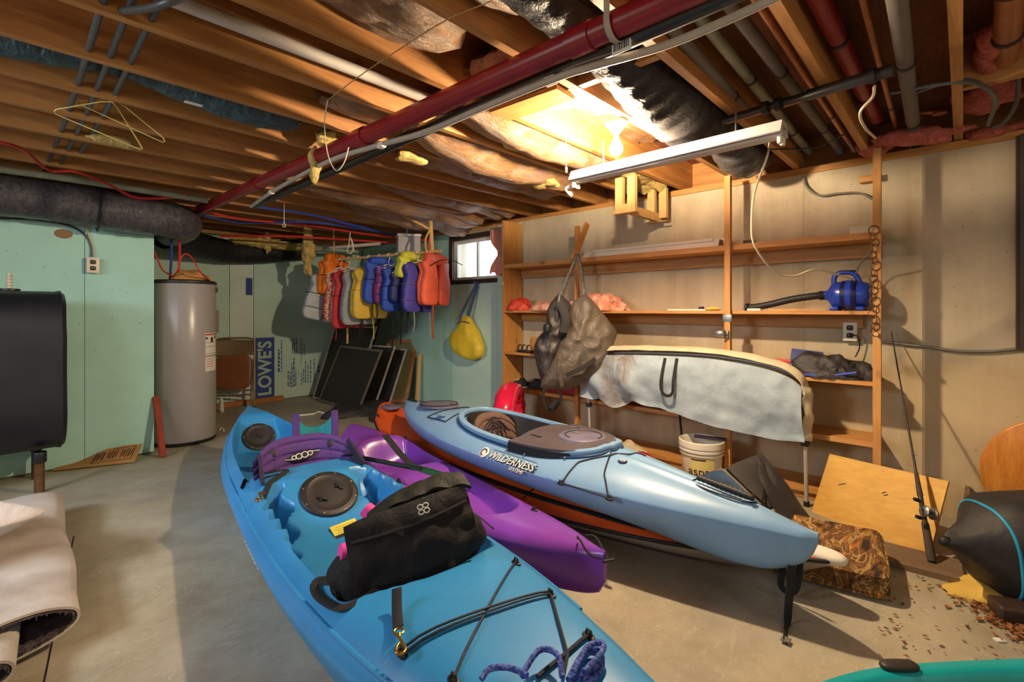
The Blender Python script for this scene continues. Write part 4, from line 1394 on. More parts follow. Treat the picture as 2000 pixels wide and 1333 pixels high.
def local(T):
    return lambda x, y, z: T @ Vector((x, y, z))


def pad_eye(T, p, parent, name='pad_eye', s=1.0):
    m = MB(T)
    m.blob(p, (0.02 * s, 0.011 * s, 0.006 * s), (0.6, 0.8), 12, 6)
    m.tube([Vector(p) + Vector((-0.01 * s, 0, 0.003)), Vector(p) + Vector((-0.006 * s, 0, 0.016 * s)), Vector(p) + Vector((0.006 * s, 0, 0.016 * s)), Vector(p) + Vector((0.01 * s, 0, 0.003))], 0.0035 * s, 6)
    return m.build(name, M['black_rub'], parent)


# ---- blue two seat sit-on-top, in front
OB = Vector((1.385, 4.257, 0))
TB = frame(OB, (-0.1423, -0.9898, 0))
bB = tab([(0, 0.012), (0.25, 0.135), (0.6, 0.25), (1.1, 0.335), (1.8, 0.372), (2.5, 0.382), (3.0, 0.356), (3.4, 0.295), (3.75, 0.20), (3.98, 0.10), (4.08, 0.02)])
eB = tab([(0, 0.36), (0.3, 0.29), (0.8, 0.235), (1.6, 0.225), (2.6, 0.235), (3.3, 0.27), (3.8, 0.31), (4.08, 0.34)])
kB = tab([(0, 0.24), (0.06, 0.16), (0.25, 0.05), (0.6, 0.006), (2.0, 0.002), (3.4, 0.006), (3.8, 0.05), (4.0, 0.13), (4.08, 0.22)])
LB = 4.08
rimB = tab([(0, 0.41), (0.3, 0.40), (0.8, 0.345), (1.6, 0.345), (2.4, 0.355), (3.05, 0.375), (3.4, 0.375), (3.8, 0.38), (4.08, 0.385)])


def deckB(x, y, b, e):
    u = min(1.0, abs(y) / b)
    r = rimB(x)
    # outside: rises from the wide edge to the rim, then flat
    z = e + (r - e) * (1 - u ** 5.0) ** 0.75
    fore = sstep(3.0, 3.35, x)
    z += fore * 0.012 * (1 - u * u)
    z += (1 - sstep(0.0, 0.45, x)) * 0.015 * (1 - u)
    # well
    inner = b * 0.80 - 0.012
    ribz = sstep(1.80, 1.90, x) * (1 - sstep(2.44, 2.54, x))
    inner -= 0.030 * (0.5 + 0.5 * math.cos((x - 1.88) * 2 * PI / 0.125)) * ribz * sstep(0.30, 0.24, rimB(x) - 0.10)
    m = sstep(inner + 0.010, inner - 0.022, abs(y)) * sstep(0.30, 0.36, x) * (1 - sstep(3.0, 3.10, x + 1.0 * y * y))
    if m > 0:
        ya = abs(y)
        if x < 1.62:
            f = max(0.165, min(0.36, 0.247 - 1.12 * (x - 0.44)))
            f = lerp(f, 0.19, sstep(0.95, 1.3, x))
        else:
            f = smax(0.345 - 0.58 * (x - 1.845), 0.150, 0.06)
            # heel wells with ribs on both sides of the hatch
            wx = sstep(1.82, 1.90, x) * (1 - sstep(2.40, 2.48, x))
            scal = 0.034 * math.cos((x - 1.84) * 2 * PI / 0.135)
            wi = 0.185 + 0.045 * sstep(2.0, 2.35, x) - 0.7 * scal
            wy = sstep(wi - 0.02, wi + 0.02, ya)
            f = lerp(f, min(f, 0.085 + 0.4 * abs(scal) + 0.05 * sstep(2.2, 2.45, x)), wx * wy)
        bridge = r - 0.012 - 4.2 * (x - 1.735 + 0.25 * y * y) ** 2 * (1 if x > 1.735 else 5)
        f = smax(f, min(bridge, r - 0.006), 0.03) if 1.5 < x < 2.1 else f
        z = lerp(z, min(z, f), m)
    return z


t = empty('tandem_kayak', tuple(OB), 'big bright blue open kayak with two seats, lying on the bare floor', 'kayak')
kay_blue = t
boat_shell(TB, LB, bB, eB, kB, deckB, 300, 116, 24).build('hull', M['k_blue'], t)
# raised line along the outside of the hull
for s in (-1, 1):
    pts = [(x, s * (bB(x) * 0.93), deckB(x, bB(x) * 0.93, bB(x), eB(x)) + 0.001) for x in [0.5 + 0.06 * i for i in range(50)]]
    MB(TB).tube(pts, 0.008, 8).build('side_ridge', M['k_blue'], t)


def hatch(T, c, r, parent, knobs=((0, 0),), screws=8, m='hatch'):
    h = MB(T).lathe([(0.001, 0.012), (r * 0.55, 0.012), (r * 0.74, 0.010), (r * 0.78, 0.013), (r * 0.80, 0.010), (r * 0.84, 0.010), (r * 0.97, 0.008), (r, 0.003), (r, -0.012), (0.001, -0.012)], c, 40).build('hatch', M[m], parent)
    for kx, ky in knobs:
        k = MB(T)
        a = 0.6 + kx * 9
        k.rbox(Vector(c) + Vector((kx, ky, 0.017)), (0.055, 0.013, 0.012), 0.004, Matrix.Rotation(a, 3, 'Z'))
        k.rbox(Vector(c) + Vector((kx, ky, 0.016)), (0.04, 0.011, 0.010), 0.004, Matrix.Rotation(a + 1.2, 3, 'Z'))
        k.lathe([(0.001, 0.026), (0.008, 0.025), (0.009, 0.012), (0.001, 0.012)], Vector(c) + Vector((kx, ky, 0)), 10)
        k.build('latch', M['black_rub'], h)
    s = MB(T)
    for i in range(screws):
        a = 2 * PI * (i + 0.4) / screws
        s.lathe([(0.001, 0.011), (0.004, 0.010), (0.005, 0.007), (0.001, 0.007)], Vector(c) + Vector((r * 0.9 * math.cos(a), r * 0.9 * math.sin(a), 0)), 8)
    s.build('screws', M['steel'], h)
    return h


hatch(TB @ Matrix.Translation((0.44, -0.005, 0.252)) @ Matrix.Rotation(0.842, 4, 'Y'), (0, 0, 0), 0.112, t, ((0, 0.0),), 6)
hatch(TB @ Matrix.Translation((1.965, 0.02, 0.281)) @ Matrix.Rotation(0.525, 4, 'Y'), (0, 0, 0), 0.140, t, ((-0.02, 0.05), (0.035, -0.045)), 8)
# yellow warning sticker
Ts = TB @ Matrix.Translation((2.17, 0.03, 0.176)) @ Matrix.Rotation(0.42, 4, 'Y') @ rotz(-1.45)
s_ = MB(Ts).box((0, 0, 0), (0.125, 0.075, 0.002)).build('warning_sticker', plain('yellow_label', (222, 206, 66), 0.6, var=0.05), t)
MB(Ts).box((0, 0.03, 0.0012), (0.125, 0.017, 0.001)).build('sticker_band', M['black_ink'], s_)
ln = MB(Ts)
for i in range(4):
    ln.box((-0.004 * (i % 2), 0.012 - i * 0.011, 0.0012), (0.10 - 0.012 * (i % 2), 0.0025, 0.0006))
ln.build('sticker_print', plain('brown_print', (150, 130, 50), 0.7), s_)
# bungee on the front deck: points on the deck, laid slightly above it


def onB(x, y, dz=0.006):
    return (x, y, deckB(x, y, bB(x), eB(x)) + dz)


def toB(u, v, z=0.37):
    p = TB.inverted() @ on_z(u, v, z)
    return (p.x, p.y)


M['bungee'] = plain('black_shock_cord', (30, 34, 48), 0.6, var=0.3, scale=120)
E = {k: toB(*v) for k, v in dict(a=(1008, 1100), b=(1075, 1168), c=(785, 1268), d=(886, 1331), e=(1150, 1256)).items()}
for k in E:
    x, y = E[k]
    pad_eye(TB, onB(x, y, 0.002), t)


def cord(pts, r=0.0034, name='bungee', m='bungee', n=6, lift=0.007):
    P = []
    for (x0, y0), (x1, y1) in zip(pts, pts[1:]):
        for i in range(10):
            P.append(onB(lerp(x0, x1, i / 10), lerp(y0, y1, i / 10), lift))
    P.append(onB(*pts[-1], lift))
    return MB(TB).tube(P, r, n).build(name, M[m], t)


cord([E['a'], E['d']])
cord([E['b'], E['c']], lift=0.014)
cord([(E['b'][0] + 0.006, E['b'][1] - 0.002), (E['c'][0] + 0.012, E['c'][1] + 0.003)], lift=0.010)
cord([E['b'], toB(1090, 1230), toB(1108, 1300), toB(1100, 1345)], 0.0045)
cord([E['e'], toB(1110, 1295), toB(1050, 1345)], 0.005)
pad_eye(TB, onB(2.95, -0.28), t)
pad_eye(TB, onB(2.1, 0.33), t)
# blue rope coiled on the front deck: a thing of its own
M['rope'] = patterned('blue_braided_rope', [(0.40, (30, 44, 120)), (0.5, (60, 84, 170)), (0.66, (110, 130, 196))], 130, 0.8, 0.5)
rp_ = MB(TB)
loops = [((1120, 1345), (1135, 1300), (1150, 1275), (1168, 1278), (1176, 1300), (1170, 1330), (1140, 1350)),
         ((1110, 1350), (1130, 1310), (1152, 1286), (1170, 1292), (1165, 1322), (1130, 1345)),
         ((1020, 1345), (1030, 1325), (1052, 1306), (1075, 1305), (1092, 1322), (1098, 1350)),
         ((940, 1345), (955, 1331), (985, 1330), (1010, 1338), (1030, 1350)),
         ((1140, 1352), (1175, 1310), (1178, 1290), (1160, 1290), (1140, 1310), (1120, 1352))]
for j, lp in enumerate(loops):
    P = [onB(*toB(u_, v_, 0.385), 0.012 + 0.006 * j + (0.012 if j == 2 and 1 < i < 5 else 0)) for i, (u_, v_) in enumerate(lp)]
    rp_.tube(smooth_path(P, 8), 0.0065, 8)
tag(rp_.build('rope', M['rope']), 'blue braided rope coiled on the front deck of the big blue kayak', 'rope')

# purple seat back in the rear well
M['seat_purple'] = cloth('purple_seat_cloth', (86, 54, 126), 0.8, 0.2, 30)
M['seat_dark'] = cloth('dark_seat_cloth', (46, 36, 58), 0.85, 0.2, 30)


def seat_back(T, w, h, th, curve, m, parent, name='seat_back', ribs=4):
    """curved padded back: y across, z up, local x is the thickness"""
    def fn(a, b):
        y = (a - 0.5) * w
        ed = (2 * abs(a - 0.5)) ** 3
        top = h * (1 - 0.42 * ed)
        z = b * top
        puff = th * (1 - (2 * abs(a - 0.5)) ** 4) ** 0.6 * (1 - (2 * abs(b - 0.5)) ** 6) ** 0.6
        puff *= 1 + 0.0 * a
        groove = 0.010 * sum(math.exp(-((b - (k + 1) / (ribs + 1) - 0.05 * math.cos(PI * (a - 0.5))) / 0.022) ** 2) for k in range(ribs))
        return (curve * (2 * (a - 0.5)) ** 2 + puff - groove, y, z)

    def bk(a, b):
        x, y, z = fn(1 - a, b)
        return (curve * (2 * (0.5 - a)) ** 2 - 0.012, y, z)
    mb = MB(T)
    mb.grid(fn, 40, 40)
    mb.grid(bk, 40, 40)
    return mb.build(name, m, parent, weld=0.0006)


ts = empty('kayak_seat', tuple(TB @ Vector((1.62, 0, 0.2))), 'purple padded kayak seat back strapped in the blue kayak behind the round hatch', 'seat')
TS = TB @ Matrix.Translation((1.60, -0.005, 0.215)) @ Matrix.Rotation(-0.36, 4, 'Y')
seat_back(TS, 0.52, 0.285, 0.03, 0.12, M['seat_purple'], ts)
MB(TB).blob((1.62, -0.005, 0.20), (0.12, 0.22, 0.03), (0.5, 0.5), 24, 10).build('seat_pad', M['seat_dark'], ts)
for s in (-1, 1):
    sw = MB(TS)
    sw.grid(lambda a, b: (0.10 + 0.16 * a + 0.01, s * (0.235 + 0.02 * a - 0.05 * (1 - b) * 0), lerp(0.02 + 0.03 * a, 0.21 - 0.16 * a, b)), 10, 10, 0.014)
    sw.build('wing', M['seat_dark'], ts)
    MB(TS).strap([(0.052, s * 0.165, 0.24), (0.060, s * 0.165, 0.16), (0.062, s * 0.16, 0.03)], 0.04, 0.004, up=(1, 0, 0)).build('strap', M['black_web'], ts)
    MB(TS).rbox((0.066, s * 0.165, 0.20), (0.012, 0.052, 0.036), 0.004).build('buckle', M['black_rub'], ts)
TLg = TS @ Matrix.Translation((0.046, 0.0, 0.165)) @ Matrix(((0, 0, 1, 0), (1, 0, 0, 0), (0, 1, 0, 0), (0, 0, 0, 1)))
lg = MB(TLg)
lg.poly([(-0.10, -0.012, 0), (-0.03, -0.024, 0), (0.04, -0.018, 0), (0.10, 0.012, 0), (0.03, 0.024, 0), (-0.04, 0.018, 0)], (0, 0, 1), 0.002)
lo = lg.build('logo_patch', M['black_ink'], ts)
li = MB(TLg)
for k, (x, r) in enumerate(((-0.045, 0.010), (-0.02, 0.014), (0.012, 0.015), (0.04, 0.011))):
    li.tube([(x + r * math.cos(q) * 1.15, 0.12 * x + r * math.sin(q), 0.0032) for q in [2 * PI * i / 16 for i in range(16)]], 0.0028, 5, closed=True)
li.tube([(-0.095, -0.010, 0.003), (-0.05, -0.016, 0.003)], 0.002, 5).tube([(0.05, 0.014, 0.003), (0.095, 0.011, 0.003)], 0.002, 5)
li.build('logo_mark', M['paper'], lo)
# straps from the seat to the rim with snap hooks
def drape(u, v, d, g=0.008):
    """the point lies on the boat's skin"""
    q = TB.inverted() @ at_d(u, v, d)
    y_ = max(-bB(q.x) * 0.97, min(bB(q.x) * 0.97, q.y))
    return TB @ Vector((q.x, y_, deckB(q.x, y_, bB(q.x), eB(q.x)) + g))


S1 = [TS @ Vector((0.17, -0.22, 0.10)), drape(560, 950, 2.50, 0.02), drape(545, 962, 2.44), drape(528, 982, 2.36), drape(514, 1000, 2.30)]
MB().strap(smooth_path(S1, 6), 0.026, 0.004).build('side_strap', M['black_web'], ts)
M['brass'] = plain('brass', (176, 136, 66), 0.3, 0.9)


def snap(a, b, parent):
    a, b = Vector(a), Vector(b)
    d = (b - a)
    L = d.length
    T = frame(a, d)
    m = MB(T)
    m.tube([(0.012 + 0.012 * math.cos(q), 0.012 * math.sin(q), 0) for q in [2 * PI * i / 14 for i in range(14)]], 0.003, 7, closed=True)
    m.tube([(0.024, 0, 0), (0.034, 0, 0)], [0.007, 0.005], 8)
    m.tube(smooth_path([(0.034, 0, 0), (L * 0.6, 0.006, 0), (L * 0.85, 0.012, 0), (L, 0.004, 0), (L * 0.92, -0.010, 0), (L * 0.75, -0.009, 0), (L * 0.6, -0.002, 0)], 5), 0.0042, 8)
    return m.build('snap_hook', M['brass'], parent)


snap(drape(512, 1003, 2.28, 0.006), drape(503, 1024, 2.20, 0.006), ts)
S2 = [TS @ Vector((0.16, 0.22, 0.12)), drape(668, 880, 2.78), drape(700, 878, 2.83), drape(735, 880, 2.86)]
MB().strap(smooth_path(S2, 6), 0.022, 0.004).build('side_strap', M['black_web'], ts)
S3 = [TS @ Vector((0.17, -0.23, 0.05)), drape(498, 950, 2.52), drape(482, 962, 2.46), drape(472, 985, 2.40)]
MB().strap(smooth_path(S3, 6), 0.022, 0.004).build('strap_tail', M['black_web'], ts)

# teal lined back rest folded behind the purple seat
tt = empty('back_rest', tuple(TB @ Vector((1.18, 0.17, 0.2))), 'teal lined back rest with purple edges standing behind the purple seat', 'back rest')
TT = TB @ Matrix.Translation((1.22, 0.17, 0.275)) @ rotz(-0.15) @ Matrix.Rotation(-0.15, 4, 'Y')
MB(TT).grid(lambda a, b: (0.055 * (2 * a - 1) ** 2, (a - 0.5) * 0.22, b * (0.17 + 0.09 * (2 * abs(a - 0.5)) ** 3)), 20, 10, 0.018).build('panel', plain('teal_foam', (24, 150, 160), 0.6), tt)
for s in (-1, 1):
    MB(TT).tube([(0.055, s * 0.115, -0.02), (0.055, s * 0.115, 0.265)], 0, 8, True, (0.022, 0.018)).build('edge', M['seat_purple'], tt)
TL2 = TT @ Matrix.Translation((0.022, 0.0, 0.095)) @ Matrix(((0, 0, 1, 0), (1, 0, 0, 0), (0, 1, 0, 0), (0, 0, 0, 1)))
q_ = MB(TL2).lathe([(0.001, 0.003), (0.03, 0.003), (0.032, 0.0), (0.001, 0)], (0, 0, 0), 24).build('badge', M['black_ink'], tt)
MB(TL2).tube([(0.022 * math.cos(k), 0.009 * math.sin(k), 0.004) for k in [2 * PI * i / 18 for i in range(18)]], 0.002, 5, closed=True).build('badge_mark', M['paper'], q_)

# black seat with pink padded ends, leaning on the front of the cockpit
M['seat_black'] = cloth('black_pack_cloth', (15, 13, 15), 0.8, 0.4, 11, 0.3)
M['seat_green'] = cloth('black_green_cloth', (14, 20, 13), 0.7, 0.3, 9, 0.3)
M['pink_foam'] = plain('pink_foam', (232, 70, 170), 0.7)
tk = empty('kayak_seat', tuple(TB @ Vector((2.9, 0, 0.21))), 'bulky black kayak seat with pink padded ends at the front of the blue kayak', 'seat')
TKc = (at_d(660, 1108, 1.52) + at_d(905, 1013, 1.71)) / 2
ax_ = (at_d(905, 1013, 1.71) - at_d(660, 1108, 1.52)).normalized()
TK = frame(TKc, ax_, Vector((0.10, 0.45, 1.0)))     # x across the boat, z up along the back, -y faces the bow


def pack(p):
    f = 1 - 0.16 * sstep(0.0, 1.0, abs(p.x) / 0.25) * (1 if p.z > 0 else 0.4)
    q = Vector((p.x * (1 - 0.12 * sstep(0.02, 0.17, p.z) - 0.22 * sstep(-0.02, -0.2, p.z)), p.y, p.z * f))
    q.z -= 0.07 * sstep(-0.02, -0.22, p.x) * sstep(-0.05, 0.1, p.z)
    q += q * (0.17 * nz(p, 8, 2.0) + 0.07 * nz(p, 22, 5.0))
    return q


MB(TK).blob((0, 0, -0.015), (0.255, 0.095, 0.155), (0.55, 0.5), 48, 32, pack).build('back_pack', M['seat_black'], tk)
MB(TK).grid(lambda a, b: (-0.09 + a * 0.33, 0.075 - 0.17 * b + 0.008 * nz((a * 6, b * 6, 3)), 0.115 + 0.05 * math.sin(PI * b) * (0.5 + 0.7 * a) - 0.03 * (2 * abs(a - 0.5)) ** 3 + 0.008 * nz((a * 7, b * 5, 1))), 30, 14, 0.012).build('top_flap', M['seat_green'], tk)
MB(TK).grid(lambda a, b: ((a - 0.5) * 0.40 + 0.02, -0.098 - 0.028 * math.sin(PI * a) * math.sin(PI * b) ** 0.5 + 0.012 * nz((a * 6, b * 4, 8)), lerp(0.105, -0.07, b) - 0.03 * math.sin(PI * a) * b), 30, 16, 0.012).build('front_pocket', M['seat_black'], tk)
zp = [(-0.19 + 0.38 * i / 20 + 0.02, -0.118 - 0.020 * math.sin(PI * i / 20), 0.055 - 0.012 * math.sin(PI * i / 20)) for i in range(21)]
MB(TK).tube(zp, 0.005, 6).build('pocket_zip', M['black_rub'], tk)
TL3 = TK @ Matrix.Translation((0.06, -0.142, 0.078)) @ Matrix(((1, 0, 0, 0), (0, 0, -1, 0), (0, 1, 0, 0), (0, 0, 0, 1)))
lg3 = MB(TL3)
for k in range(4):
    lg3.tube([((k % 2) * 0.018 - 0.009 + 0.009 * math.cos(q), (k // 2) * 0.016 - 0.008 + 0.007 * math.sin(q), 0.001) for q in [2 * PI * i / 10 for i in range(10)]], 0.0018, 5, closed=True)
lg3.build('logo_mark', M['paper'], tk, 'small white mark on the pocket')
for (px, d_, dz) in (((714, 994), 1.66, 0.05), ((746, 984), 1.70, 0.05), ((797, 956), 1.76, 0.05), ((664, 1080), 1.50, 0.06)):
    c = at_d(px[0], px[1], d_)
    dr = (TKc + Vector((0, 0, -0.02)) - c).normalized()
    MB().tube([c, c + dr * 0.02, c + dr * 0.075], [0.025, 0.028, 0.032], 14).build('pink_roll', M['pink_foam'], tk)
    MB().tube([c + dr * 0.03, c + dr * 0.05, c + dr * 0.14], [0.034, 0.038, 0.05], 14).build('roll_sleeve', M['seat_black'], tk)
piping = smooth_path([at_d(842 - 120, 1010, 1.73), at_d(735, 1016, 1.70), at_d(760, 1006, 1.72), at_d(785, 978, 1.78)], 6)
MB().tube(piping, 0.0035, 6).build('piping', M['cord_grey'], tk)
# straps and snap hook in front
S4 = [on_z(775, 1150, 0.42), on_z(775, 1180, 0.40), on_z(776, 1205, 0.390), on_z(778, 1226, 0.386)]
MB().strap(smooth_path(S4, 5), 0.028, 0.004, up=(-FX, -FY, 0.5)).build('front_strap', M['black_web'], tk)
snap(on_z(778, 1228, 0.388), on_z(783, 1278, 0.384), tk)
S5 = [at_d(690, 1130, 1.50), at_d(650, 1135, 1.48), at_d(615, 1138, 1.50), at_d(622, 1165, 1.44), at_d(665, 1188, 1.37), at_d(712, 1168, 1.40), at_d(735, 1150, 1.44)]
MB().strap(smooth_path(S5, 6), 0.026, 0.004, up=(-FX, -FY, 0.9)).build('side_strap', M['black_web'], tk)
S6 = [on_z(900, 1035, 0.43), on_z(912, 1006, 0.42), on_z(930, 1006, 0.40), on_z(962, 1032, 0.385)]
MB().strap(smooth_path(S6, 6), 0.022, 0.004, up=(0, 0, 1)).build('side_strap', M['black_web'], tk)
snap(on_z(905, 1040, 0.42), on_z(918, 1008, 0.41), tk)
# white mark on the outside of the hull
lm = MB()
for k, (u_, v_) in enumerate(((483, 1032), (487, 1040), (490, 1048), (494, 1057))):
    pw = TB.inverted() @ at_d(u_, v_, 1.9)
    xx = pw.x
    zc = 0.16
    yy = -bB(xx) * (1 - (1 - (zc - kB(xx)) / (eB(xx) - kB(xx))) ** 2.2 * 0.35) - 0.004
lm = MB(TB)
for k in range(6):
    xx = 2.02 + 0.045 * k
    b_ = bB(xx)
    for j in range(2):
        z_ = 0.175 - 0.02 * j
        ph = math.asin(min(1, ((eB(xx) - z_) / (eB(xx) - kB(xx))) ** 0.62))
        y_ = -b_ * math.cos(ph) ** 0.62 - 0.001
        lm.tube([(xx + 0.012 * math.cos(q), y_ - 0.001, z_ + 0.010 * math.sin(q)) for q in [2 * PI * i / 8 for i in range(6 + j)]], 0.0025, 5)
lm.build('hull_mark', M['paper'], t, 'small white mark low on the hull side')

# ---- purple open kayak beside it
A, B = Vector((1.965, 3.63, 0)), Vector((1.515, 0.955, 0))
LP = (B - A).length
TP = frame(A, B - A)
bP = tab([(0, 0.05), (0.12, 0.13), (0.4, 0.20), (0.9, 0.235), (1.6, 0.238), (2.1, 0.19), (2.45, 0.11), (LP - 0.06, 0.035), (LP, 0.012)])
eP = tab([(0, 0.22), (0.5, 0.19), (1.3, 0.175), (2.0, 0.20), (2.5, 0.255), (LP, 0.29)])
kP = tab([(0, 0.09), (0.2, 0.03), (0.6, 0.004), (1.8, 0.004), (2.3, 0.05), (2.55, 0.10), (LP - 0.03, 0.15), (LP, 0.20)])
rP = tab([(0, 0.265), (0.35, 0.25), (0.62, 0.29), (0.9, 0.255), (1.4, 0.245), (2.0, 0.26), (2.4, 0.29), (LP, 0.305)])


def deckP(x, y, b, e):
    u = min(1, abs(y) / b)
    z = e + (rP(x) - e) * (1 - u ** 3.2) ** 0.7
    # ridge to the bow
    z += 0.012 * sstep(2.2, 2.6, x) * (1 - u)
    inner = b * 0.78
    # seat bowl, then the long foot trough
    m = sstep(inner + 0.015, inner - 0.03, abs(y)) * sstep(0.60, 0.72, x) * (1 - sstep(1.08, 1.22, x))
    z = lerp(z, min(z, 0.10 + 0.05 * u), m)
    m = sstep(inner * 0.86 + 0.015, inner * 0.86 - 0.03, abs(y)) * sstep(1.30, 1.46, x) * (1 - sstep(2.04 - y * y * 6, 2.14 - y * y * 6, x))
    z = lerp(z, min(z, 0.175 - 0.055 * sstep(1.4, 2.0, x)), m)
    return z


t = empty('purple_kayak', tuple(A), 'small glossy purple open kayak between the two blue kayaks', 'kayak')
boat_shell(TP, LP, bP, eP, kP, deckP, 190, 64, 22).build('hull', M['k_purple'], t)
for x, y in ((0.62, 0.2), (2.2, 0.10)):
    pad_eye(TP, (x, y * 0.9, deckP(x, y * 0.9, bP(x), eP(x)) + 0.001), t)
tog = MB(TP)
tip = Vector((LP - 0.05, 0, rP(LP) + 0.012))
tog.tube(smooth_path([tip + Vector((-0.07, -0.02, 0.004)), tip + Vector((-0.05, -0.035, 0.02)), tip + Vector((0.0, -0.035, -0.02)), tip + Vector((0.04, -0.012, -0.03)), tip + Vector((0.065, 0.0, -0.025))], 6), 0.004, 6)
tog.tube(smooth_path([tip + Vector((-0.07, 0.02, 0.004)), tip + Vector((-0.03, 0.035, 0.01)), tip + Vector((0.04, 0.012, -0.02)), tip + Vector((0.065, 0.0, -0.025))], 6), 0.004, 6)
tog.tube([tip + Vector((0.06, -0.02, -0.03)), tip + Vector((0.075, 0.02, -0.03))], 0.006, 8)
tog.build('bow_loop', M['black_rub'], t)
# black strap over its seat, and the green paddle blade between the boats
st = [at_d(752, 850, 3.0), at_d(780, 885, 2.8), at_d(806, 912, 2.66)]
tag(MB().strap(st, 0.045, 0.006, up=(0, 0, 1)).build('webbing_strap', M['black_web']), 'black webbing strap lying across the seat of the purple kayak', 'strap')
p0, p1 = at_d(800, 912, 2.60), at_d(918, 950, 2.36)
TPd = frame((p0 + p1) / 2, p1 - p0, (0.2, -0.3, 1))
PLn = (p1 - p0).length
pd_ = empty('paddle', tuple((p0 + p1) / 2), 'dark green paddle blade wedged between the blue and purple kayaks', 'paddle')
MB(TPd).grid(lambda a, b: ((a - 0.5) * PLn, (b - 0.5) * 0.085 * math.sin(PI * min(1, 0.08 + 0.92 * a)) ** 0.5 if a < 0.999 else 0, 0.012 * (2 * b - 1) ** 2), 24, 8, 0.006).build('blade', plain('dark_green_plastic', (14, 74, 44), 0.35), pd_)
MB(TPd).tube([(-PLn * 0.5 - 0.55, 0.0, -0.05), (-PLn * 0.3, 0, 0.006)], 0.013, 10).build('shaft', M['black_rub'], pd_)

# ---- orange and grey kayak on the floor, under the sky blue one
A, B = Vector((2.42, 3.86, 0)), Vector((2.315, 0.36, 0))
LO = (B - A).length
TO = frame(A, B - A)
bO = tab([(0, 0.10), (0.1, 0.17), (0.5, 0.27), (1.1, 0.345), (2.2, 0.35), (2.8, 0.235), (3.2, 0.11), (LO - 0.05, 0.05), (LO, 0.015)])
eO = tab([(0, 0.24), (0.3, 0.16), (0.8, 0.10), (2.2, 0.095), (3.0, 0.125), (LO, 0.19)])
kO = tab([(0, 0.12), (0.2, 0.04), (0.5, 0.004), (2.4, 0.003), (3.0, 0.03), (3.35, 0.10), (LO, 0.17)])


def deckO(x, y, b, e):
    u = min(1, abs(y) / b)
    h = interp(x, [(0, 0.11), (0.25, 0.09), (0.6, 0.08), (1.0, 0.08), (2.3, 0.08), (2.8, 0.05), (3.2, 0.03), (LO, 0.015)])
    return e + h * (1 - u ** 3) ** 0.7


t = empty('orange_kayak', tuple(A), 'orange kayak with pale grey underside, lying beneath the sky blue kayak', 'kayak')
boat_shell(TO, LO, bO, eO, kO, deckO, 110, 30, 20, which='deck').build('deck', M['k_orange'], t)
boat_shell(TO, LO, bO, eO, kO, deckO, 110, 30, 24, which='hull').build('hull', M['k_grey'], t, 'pale grey underside')
sm_ = MB(TO)
for s in (-1, 1):
    sm_.tube([(LO * i / 80, s * (bO(LO * i / 80) + 0.001), eO(LO * i / 80)) for i in range(81)], 0.009, 8)
sm_.build('seam_trim', M['black_rub'], t)
for s in (-1,):
    pts = [(x, s * bO(x) * (0.80 - 0.02 * abs(x - 2.1)), deckO(x, bO(x) * 0.80, bO(x), eO(x)) + 0.003) for x in [1.3 + 0.05 * i for i in range(30)]]
    MB(TO).tube(pts, 0, 8, True, (0.028, 0.004), up=(0, 0, 1)).build('side_band', M['black_rub'], t)
for k, (x, y0) in enumerate(((2.05, -0.30), (0.9, 0.25))):
    MB(TO).tube([(x, y0 * q, deckO(x, abs(y0 * q), bO(x), eO(x)) + 0.004) for q in (0.7, 0.85, 1.0, 1.1)], 0.003, 6).build('deck_line', M['black_rub'], t)
# grab handles at the raised stern
for x_, z in ((0.16, 0.30), (0.10, 0.22)):
    b_ = bO(x_) + 0.004
    MB(TO).strap(smooth_path([(x_ - 0.06, -b_ * 0.90, z - 0.02), (x_ - 0.03, -b_ * 0.93 - 0.02, z), (x_ + 0.03, -b_ * 0.95 - 0.02, z), (x_ + 0.06, -b_ * 1.0, z - 0.02)], 5), 0.022, 0.008).build('grab_handle', M['black_rub'], t)
MB(TO).blob((LO - 0.075, 0, 0.190), (0.10, 0.05, 0.026), (0.8, 0.8), 18, 10).build('bow_cap', M['paper'], t)
MB(TO).blob((0.12, -0.02, 0.325), (0.10, 0.07, 0.02), (0.7, 0.8), 18, 8).build('stern_plate', M['violet_grey'], t)

# ---- sky blue sit-inside kayak resting on the orange one
A, B = Vector((2.36, 3.446, 0)), Vector((2.085, 0.392, 0))
LS = (B - A).length
TSk = frame(A, B - A)
bS = tab([(0, 0.012), (0.12, 0.09), (0.5, 0.225), (1.0, 0.335), (1.6, 0.36), (2.0, 0.325), (2.45, 0.215), (2.85, 0.09), (LS - 0.05, 0.04), (LS, 0.012)])
eS = tab([(0, 0.395), (0.5, 0.37), (1.3, 0.365), (2.0, 0.36), (2.6, 0.345), (LS, 0.345)])
kS = tab([(0, 0.30), (0.1, 0.25), (0.35, 0.208), (0.8, 0.194), (2.0, 0.192), (2.4, 0.172), (2.7, 0.150), (2.88, 0.165), (3.0, 0.225), (LS - 0.02, 0.275), (LS, 0.33)])
cS = tab([(0, 0.035), (0.5, 0.085), (1.0, 0.115), (1.6, 0.115), (2.2, 0.11), (2.6, 0.08), (2.9, 0.045), (LS, 0.022)])


def inS(x, y, g=0.0):
    """cockpit outline: below 1 is inside"""
    xc, a, bb = 1.53, 0.58 + g, 0.245 + g
    return (abs(x - xc) / a) ** 2.6 + (abs(y) / bb) ** 2.4


def topS(x, y, b, e):
    u = min(1, abs(y) / b)
    z = e + cS(x) * (1 - u ** 2.2) ** 0.8
    z += 0.012 * math.exp(-((abs(y) - 0.06 * (LS - x) * 0.8) / 0.02) ** 2) * sstep(1.9, 2.3, x) * (1 - sstep(2.8, 3.0, x))
    return z


